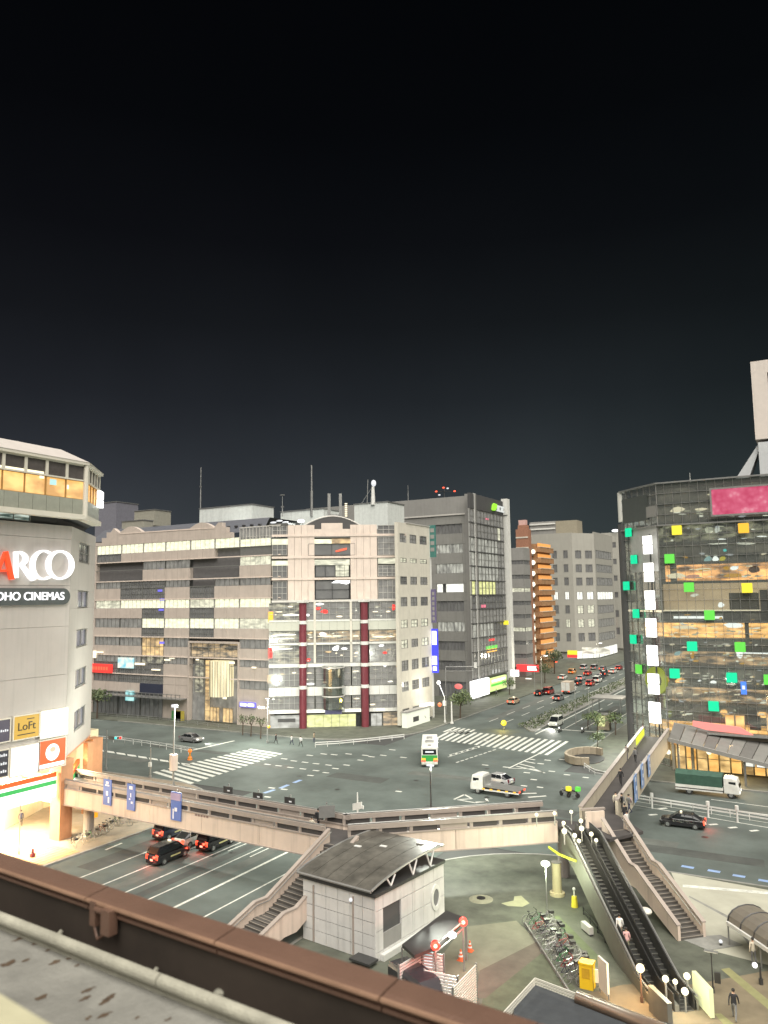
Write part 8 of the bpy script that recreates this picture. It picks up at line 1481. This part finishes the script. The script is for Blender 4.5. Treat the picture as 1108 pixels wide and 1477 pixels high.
rail('low rail along the avenue corner island at the right', [(843, 1108), (858, 1118), (880, 1122)], .7); rail('thin rail on the kerb before the dark shops at the far left', [(140, 1033), (230, 1040), (330, 1052)], .8, m_='metal_grey', sp=2.6); rail('grey rail beside the bicycles and dark strip on the plaza', [(842, 1322), (885, 1378), (925, 1432)], .7, m_='metal_dark', sp=1.5)
for k, (x, y) in enumerate(((941, 1166), (1022, 1179), (1064, 1186))): c = G(x, y); m = MB(); m.tube((c.x, c.y, 0), (c.x, c.y, 1.3), .1, n=8); m.tube((c.x, c.y, 1.3), (c.x, c.y, 1.75), .2, n=8); single('delineator', m, MATS['metal_white'], ['white delineator post on the right median nearest the bridge', 'white delineator post beside the rear of the black taxi', 'white delineator post farthest right on the median'][k], 'bollard', c)
# plaza furniture
T, c, h = pole('plaza lamp with a glowing white head on a thin post', 789.5, 1321, 1246, .13, .05, 'plaza_lamp', 'lamp post'); m = MB(); m.ball((c.x, c.y, h), .32, 10, 6, (1.2, 1, .7)); part('lamp_head', m, emi('plaza_white', (.95, 1, .85), 2.2, sample=True), T); l = lamp('lamp_light', 'POINT', (c.x + .1, c.y - .2, h - .55), 190, (.86, 1, .68), .3); l.parent = T; l.location = Vector(l.location) - wl(T)
c = G(804, 1291, .13); T = thing('plaza_pillar', 'round cream pillar standing in a ring base on the plaza', 'pillar', c); Fz = Fac((c.x - 1, c.y), (c.x + 1, c.y)); hz = Fz.px(803, 1244)[1]; m = MB(); m.tube((c.x, c.y, .13), (c.x, c.y, hz), .38, n=18); part('shaft', m, mat('pillar_cream', (.5, .45, .28), .6, var=.08), T); m = MB(); m.tube((c.x, c.y, .13), (c.x, c.y, .38), .62, n=18); part('ring_base', m, MATS['pillar_cream'], T); m = MB(); m.tube((c.x, c.y, hz), (c.x, c.y, hz + .05), .41, n=18); part('cap', m, MATS['kerb'], T)
c = G(694, 1297, .13); T = thing('manhole_mound', 'low round plaza mound with a dark drain in its middle', 'mound', c); m = MB(); m.tube((c.x, c.y, .13), (c.x, c.y, .22), 1.0, .75, 20); part('rim', m, mat('mound_grey', (.2, .2, .14), .8, var=.2), T); m = MB(); m.tube((c.x, c.y, .22), (c.x, c.y, .26), .36, n=14); part('cover', m, MATS['black'], T)
c = G(829, 1308, .13); T = thing('yellow_sign_stand', 'yellow conical stand with a pale top on the plaza', 'stand', c); m = MB(); m.tube((c.x, c.y, .13), (c.x, c.y, .95), .28, .2, 12); part('cone', m, mat('yellow_paint', (.65, .55, .05), .5), T); m = MB(); m.tube((c.x, c.y, .95), (c.x, c.y, 1.5), .06, n=8); m.ball((c.x, c.y, 1.5), .14, 8, 5); part('top', m, MATS['metal_white'], T)
a, b_ = G(841, 1332, .55), G(853, 1342, .55); m = MB(); m.bar((a.x, a.y, .5), (b_.x, b_.y, .5), .35, .5); T = thing('white_box', 'white oblong box lying by the dark strip next to the escalator', 'box', (a.x, a.y, .13)); part('body', m, MATS['metal_white'], T); m = MB(); m.bar((a.x, a.y, .19), (b_.x, b_.y, .19), .25, .12); part('foot', m, MATS['metal_dark'], T)
c = G(848, 1424, .13); T = thing('yellow_kiosk', 'yellow upright box standing at the end of the bicycle row', 'box', c); m = MB(); m.box(c.x - .42, c.x + .42, c.y - .35, c.y + .35, .13, 1.6); part('body', m, mat('yellow_box', (.72, .47, .02), .4, var=.06), T); m = MB(); m.box(c.x - .46, c.x + .46, c.y - .39, c.y + .39, 1.6, 1.7); part('lid', m, MATS['yellow_box'], T); m = MB(); m.box(c.x - .25, c.x + .25, c.y - .37, c.y - .35, .8, 1.4); part('front_panel', m, mat('yellow_dark', (.5, .3, .02), .5), T)
c = G(858, 1423, .13); T = thing('small_board', 'small pale board beside the yellow box', 'sign', c); m = MB(); m.box(c.x - .25, c.x + .25, c.y - .06, c.y + .06, .4, 1.2); part('panel', m, MATS['white_wall'], T); m = MB(); m.box(c.x - .03, c.x + .03, c.y - .03, c.y + .03, .13, .4); part('leg', m, MATS['metal_grey'], T)
c = G(872, 1437, .13); T = thing('notice_board', 'tall pale notice board facing the escalator foot', 'sign', c); d_ = Vector((.55, -.6, 0)).normalized(); m = MB(); a, b_ = c - d_ * .55, c + d_ * .55; m.bar((a.x, a.y, 1.35), (b_.x, b_.y, 1.35), .14, 1.9); part('panel', m, MATS['louver_cream'], T); m = MB(); m.box(a.x - .04, a.x + .04, a.y - .04, a.y + .04, .13, .5); m.box(b_.x - .04, b_.x + .04, b_.y - .04, b_.y + .04, .13, .5); part('leg', m, MATS['metal_grey'], T)
for k, (x, y) in enumerate(((678, 1372), (665, 1385))):
    c = G(x, y, .13); T = thing('traffic_cone', ['traffic cone farther from the louvred screen', 'traffic cone closer to the louvred screen'][k], 'cone', c); m = MB(); m.tube((c.x, c.y, .17), (c.x, c.y, .85), .2, .04, 10); part('cone', m, mat('cone_orange', (.7, .14, .05), .5), T); m = MB(); m.cbox((c.x, c.y, .15), (.45, .45, .05)); part('base', m, MATS['cone_orange'], T)
    for z in (.38, .6): m = MB(); r = .2 - (z - .17) * .235; m.tube((c.x, c.y, z), (c.x, c.y, z + .1), r + .012, r - .012, 10); part('white_band', m, MATS['metal_white'], T)
T, c, h = pole('warm orange lamp on a short post by the escalator foot', 926, 1446, 1397, .13, .06, 'street_lamp', 'lamp post', mm='coping_brown'); m = MB(); m.ball((c.x, c.y, h), .26, 10, 6); part('lamp_head', m, emi('lamp_orange', (1, .78, .45), 2.4, sample=True), T); l = lamp('lamp_light', 'POINT', (c.x, c.y - .45, h + .1), 110, (1, .6, .25), .25); l.parent = T; l.location = Vector(l.location) - wl(T)
T, c, h = pole('dark sign post with a flat top and a hanging box near the escalator', 1029, 1432, 1373, .13, .05, 'sign_pole', 'sign', mm='metal_dark'); m = MB(); m.cbox((c.x, c.y, h), (.8, .3, .06)); part('top_plate', m, MATS['metal_grey'], T); m = MB(); m.cbox((c.x + .3, c.y, h - 1.5), (.35, .2, .6)); part('hanging_box', m, MATS['metal_dark'], T)
T, c, h = pole('short post with a white light at the glass shelter', 1098, 1420, 1394, .13, .08, 'bollard_lamp', 'lamp post', mm='metal_dark'); m = MB(); m.ball((c.x - .3, c.y, h), .17, 8, 5); part('lamp_head', m, MATS['em_white'], T)
T, c, h = pole('dark post with a pale bulb below the long staircase', 1040, 1364, 1358, .13, .05, 'bollard_lamp', 'lamp post', mm='metal_dark'); m = MB(); m.ball((c.x, c.y, h), .13, 8, 5); part('lamp_head', m, MATS['em_soft'], T)
c = G(932, 1340, .13); T = thing('ventilator', 'pale mushroom shaped ventilator between escalator and staircase', 'ventilator', (c.x, c.y, .13)); m = MB(); m.tube((c.x, c.y, .13), (c.x, c.y, 1.3), .2, n=10); part('stem', m, MATS['metal_grey'], T); m = MB(); m.ball((c.x, c.y, 1.4), .5, 12, 6, (1, 1, .5)); part('cap', m, MATS['louver_cream'], T)
s_, z_ = FP.px(132, 1168); c = G(140, 1195, .13); T = thing('orange_lantern', 'orange lit drum lantern on a pole under the bridge end', 'lamp', (c.x - 1.2, c.y, .13)); Fz = Fac((c.x - 3, c.y), (c.x, c.y)); ss, zz0 = Fz.px(133, 1179); _, zz1 = Fz.px(133, 1160); q = Fz.at(ss, 0, 0); m = MB(); m.box(q.x - .42, q.x + .42, q.y - .42, q.y + .42, zz0, zz1); part('lantern', m, emi('lantern', (1, .38, .01), .95), T); m = MB(); m.tube((q.x, q.y, .13), (q.x, q.y, zz0), .08, n=6); part('post', m, MATS['metal_grey'], T)
T, c, h = pole('thin sign post in front of the bright store entrance', 27, 1232, 1160, .13, .07, 'sign_pole', 'sign'); T, c, h = pole('short dark post at the pavement edge before the store', 47, 1236, 1224, .13, .16, 'bollard', 'bollard', mm='dark_red')
c = G(128, 1110, 2.4); T = thing('parked_scooter', 'dark scooter with a lit lamp parked by the bridge end', 'scooter', (c.x, c.y, .13)); m = MB(); m.bar((c.x - .7, c.y, .6), (c.x + .6, c.y, .6), .35, .5); part('body', m, MATS['black'], T); m = MB(); m.ball((c.x - .7, c.y - .1, 1.0), .2, 8, 5); part('lamp', m, MATS['em_warm'], T)
# corner island with a curved stair wall and lit glass box by the avenue
c = G(846, 1095, .13); T = thing('subway_entrance', 'curved low walled entrance with a dark opening at the avenue corner', 'entrance', c); 
for i in range(12):
    a0, a1 = math.radians(60 + 20 * i), math.radians(60 + 20 * (i + .97)); R1, R0 = 3.1, 2.7; m = MB(); m.prism([(c.x + R1 * math.cos(a0), c.y + 1.5 * R1 * math.sin(a0)), (c.x + R1 * math.cos(a1), c.y + 1.5 * R1 * math.sin(a1)), (c.x + R0 * math.cos(a1), c.y + 1.5 * R0 * math.sin(a1)), (c.x + R0 * math.cos(a0), c.y + 1.5 * R0 * math.sin(a0))], .13, 1.2); part('wall_block', m, mat('island_tan', (.26, .22, .16), .8, var=.15), T)
m = MB(); m.prism([(c.x + 2.6 * math.cos(t), c.y + 3.9 * math.sin(t)) for t in [2 * math.pi * i / 20 for i in range(20)]], .14, .2); part('floor', m, MATS['black'], T)
c = G(872, 1052, .13); T = thing('lit_booth', 'small lit yellow white booth among shrubs at the avenue corner', 'booth', c); m = MB(); m.box(c.x - 1.1, c.x + 1.1, c.y - .8, c.y + .8, .13, 2.9); part('body', m, MATS['island_tan'], T); m = MB(); m.box(c.x - .9, c.x + .3, c.y - .86, c.y - .8, .8, 2.7); part('lit_panel', m, MATS['lit_yellow'], T); m = MB(); m.box(c.x - 1.2, c.x + 1.2, c.y - .95, c.y + .9, 2.9, 3.05); part('roof', m, MATS['metal_grey'], T)
c = G(885, 1030, .13); T = thing('flat_canopy', 'pale flat canopy roof at the far right kerb of the avenue', 'canopy', c); m = MB(); m.box(c.x - 4, c.x + 2.5, c.y - 3, c.y + 3, 3.4, 3.7); part('roof', m, MATS['grey_mid'], T)
for sx_, sy_ in ((-3.6, -2.7), (2.1, -2.7), (-3.6, 2.7), (2.1, 2.7)): m = MB(); m.tube((c.x + sx_, c.y + sy_, .13), (c.x + sx_, c.y + sy_, 3.4), .1, n=6); part('post', m, MATS['metal_grey'], T)
# ================================================================== 13. trees, shrubs
mat('bark', (.07, .05, .035), .9, var=.2, scale=5); 
def leafmat(name, a, b):
    if name in MATS: return MATS[name]
    m, t, bs = _new(name); n = t.nodes; L = t.links.new; oi = n.new('ShaderNodeNewGeometry'); nz = n.new('ShaderNodeTexNoise'); nz.inputs['Scale'].default_value = 2.2; L(oi.outputs['Position'], nz.inputs['Vector']); r = n.new('ShaderNodeValToRGB'); r.color_ramp.elements[0].position = .35; r.color_ramp.elements[1].position = .65; r.color_ramp.elements[0].color = (*a, 1); r.color_ramp.elements[1].color = (*b, 1); L(nz.outputs[0], r.inputs[0]); L(r.outputs[0], bs.inputs['Base Color']); bs.inputs['Roughness'].default_value = .6; return m
leafmat('leaf', (.045, .075, .03), (.14, .17, .07)); leafmat('leaf_dark', (.03, .05, .025), (.10, .12, .05))
def tree(label, p, h, r, n=700, lm='leaf', trunk=True, flat=.8, name='street_tree', cat='tree', group=None):
    T = thing(name, label, cat, p, group=group); x, y, z = p
    if trunk:
        m = MB(); m.tube((x, y, z), (x + .1, y, z + h * .5), h * .03, h * .02, 7)
        for i in range(5): a = i * 1.26; m.tube((x + .1, y, z + h * .45), (x + r * .6 * math.cos(a), y + r * .6 * math.sin(a), z + h * .75 + .2 * i), h * .014, h * .006, 5)
        part('trunk', m, MATS['bark'], T)
    cl = [(x + ru(-.6, .6) * r, y + ru(-.6, .6) * r, z + h * (.72 if trunk else .5) + ru(-.35, .35) * r * flat, ru(.3, .6) * r) for _ in range(9)]; m = MB()
    for _ in range(n):
        c = random.choice(cl); d = Vector((random.gauss(0, 1), random.gauss(0, 1), random.gauss(0, .8))).normalized() * c[3] * ru(.5, 1.05); q = Vector(c[:3]) + d
        if q.z < z + .05: q.z = z + .05 + rnd() * .2
        u = Vector((rnd() - .5, rnd() - .5, rnd() - .5)).normalized(); v = u.orthogonal().normalized(); s = ru(.08, .18) * (r / 2.2 + .35); m.add([q - u * s, q + v * s * .6, q + u * s, q - v * s * .6], [(0, 1, 2, 3)])
    part('crown' if trunk else 'foliage', m, MATS[lm], T); return T
def gp(x, y): q = G(x, y, .13); return (q.x, q.y, .13)
tree('bushy dark green tree at the corner of the beige building', gp(664, 1036), 6.0, 2.6, 700); tree('small tree beside the green lit tower shop', gp(735, 1002), 4.5, 2.0, 350); tree('street tree at the end of the tail light queue by the far shops', gp(800, 972), 8.0, 3.6, 500, 'leaf_dark'); tree('street tree by the kerb beyond the red shop sign', gp(786, 985), 6.0, 2.6, 400, 'leaf_dark'); tree('street tree at the department store corner across the street', gp(140, 1036), 7.0, 3.0, 500)
for k, (x, y) in enumerate(((362, 1062), (376, 1065), (350, 1060))): tree(['palm like small tree left of the signal pole', 'palm like small tree nearest the signal pole', 'palm like small tree closest to the golden atrium'][k], gp(x, y), 4.2, 1.3, 160, 'leaf_dark')
for k, (x, y, h, r) in enumerate(((862, 1062, 4.5, 2.0), (848, 1052, 3.5, 1.6), (888, 1060, 4.0, 1.8), (862, 1078, 2.5, 1.3))): tree(['bush tree in front of the lit booth', 'bush tree left of the lit booth', 'bush tree right of the lit booth under the glass corner', 'low bush behind the curved walled entrance'][k], gp(x, y), h, r, 320)
random.seed(11); m = MB()
for i in range(2600):
    y = 142 + (1 - rnd() ** .5) * 200; x = ru(-51.6, -47.9); q = Vector((x, y, .25 + rnd() * .7)); u = Vector((rnd() - .5, rnd() - .5, rnd() - .5)).normalized(); v = u.orthogonal().normalized(); s = ru(.12, .28); m.add([q - u * s, q + v * s * .6, q + u * s, q - v * s * .6], [(0, 1, 2, 3)])
o = struct('median_shrubs', m, MATS['leaf_dark'], None, 'stuff'); o['label'] = 'low dark shrubs along the avenue median'; o['category'] = 'shrubs'
# street lamps added along the avenue to light it
for k, (x, y) in enumerate(((-33.0, 165), (-67.0, 205), (-33.0, 225), (-67.0, 265))):
    T = thing('street_lamp', ['street lamp on the near right kerb of the avenue', 'street lamp by the grey tower shops', 'street lamp on the right kerb opposite the box truck', 'street lamp before the bent grey office'][k], 'lamp post', (x, y, .13)); sg = 1 if x < -50 else -1; m = MB(); m.tube((x, y, .13), (x, y, 8.5), .1, .06, 8); m.tube((x, y, 8.5), (x + sg * 1.8, y, 8.8), .05, n=6); part('post', m, MATS['metal_grey'], T); m = MB(); m.box(x + sg * 1.2 - .3, x + sg * 1.2 + .7, y - .2, y + .2, 8.7, 8.85); part('lamp_head', m, MATS['em_white'], T); l = lamp('lamp_light', 'POINT', (x + sg * 1.8, y, 8.4), 600, (1, .93, .75), .4); l.parent = T; l.location = Vector(l.location) - wl(T)
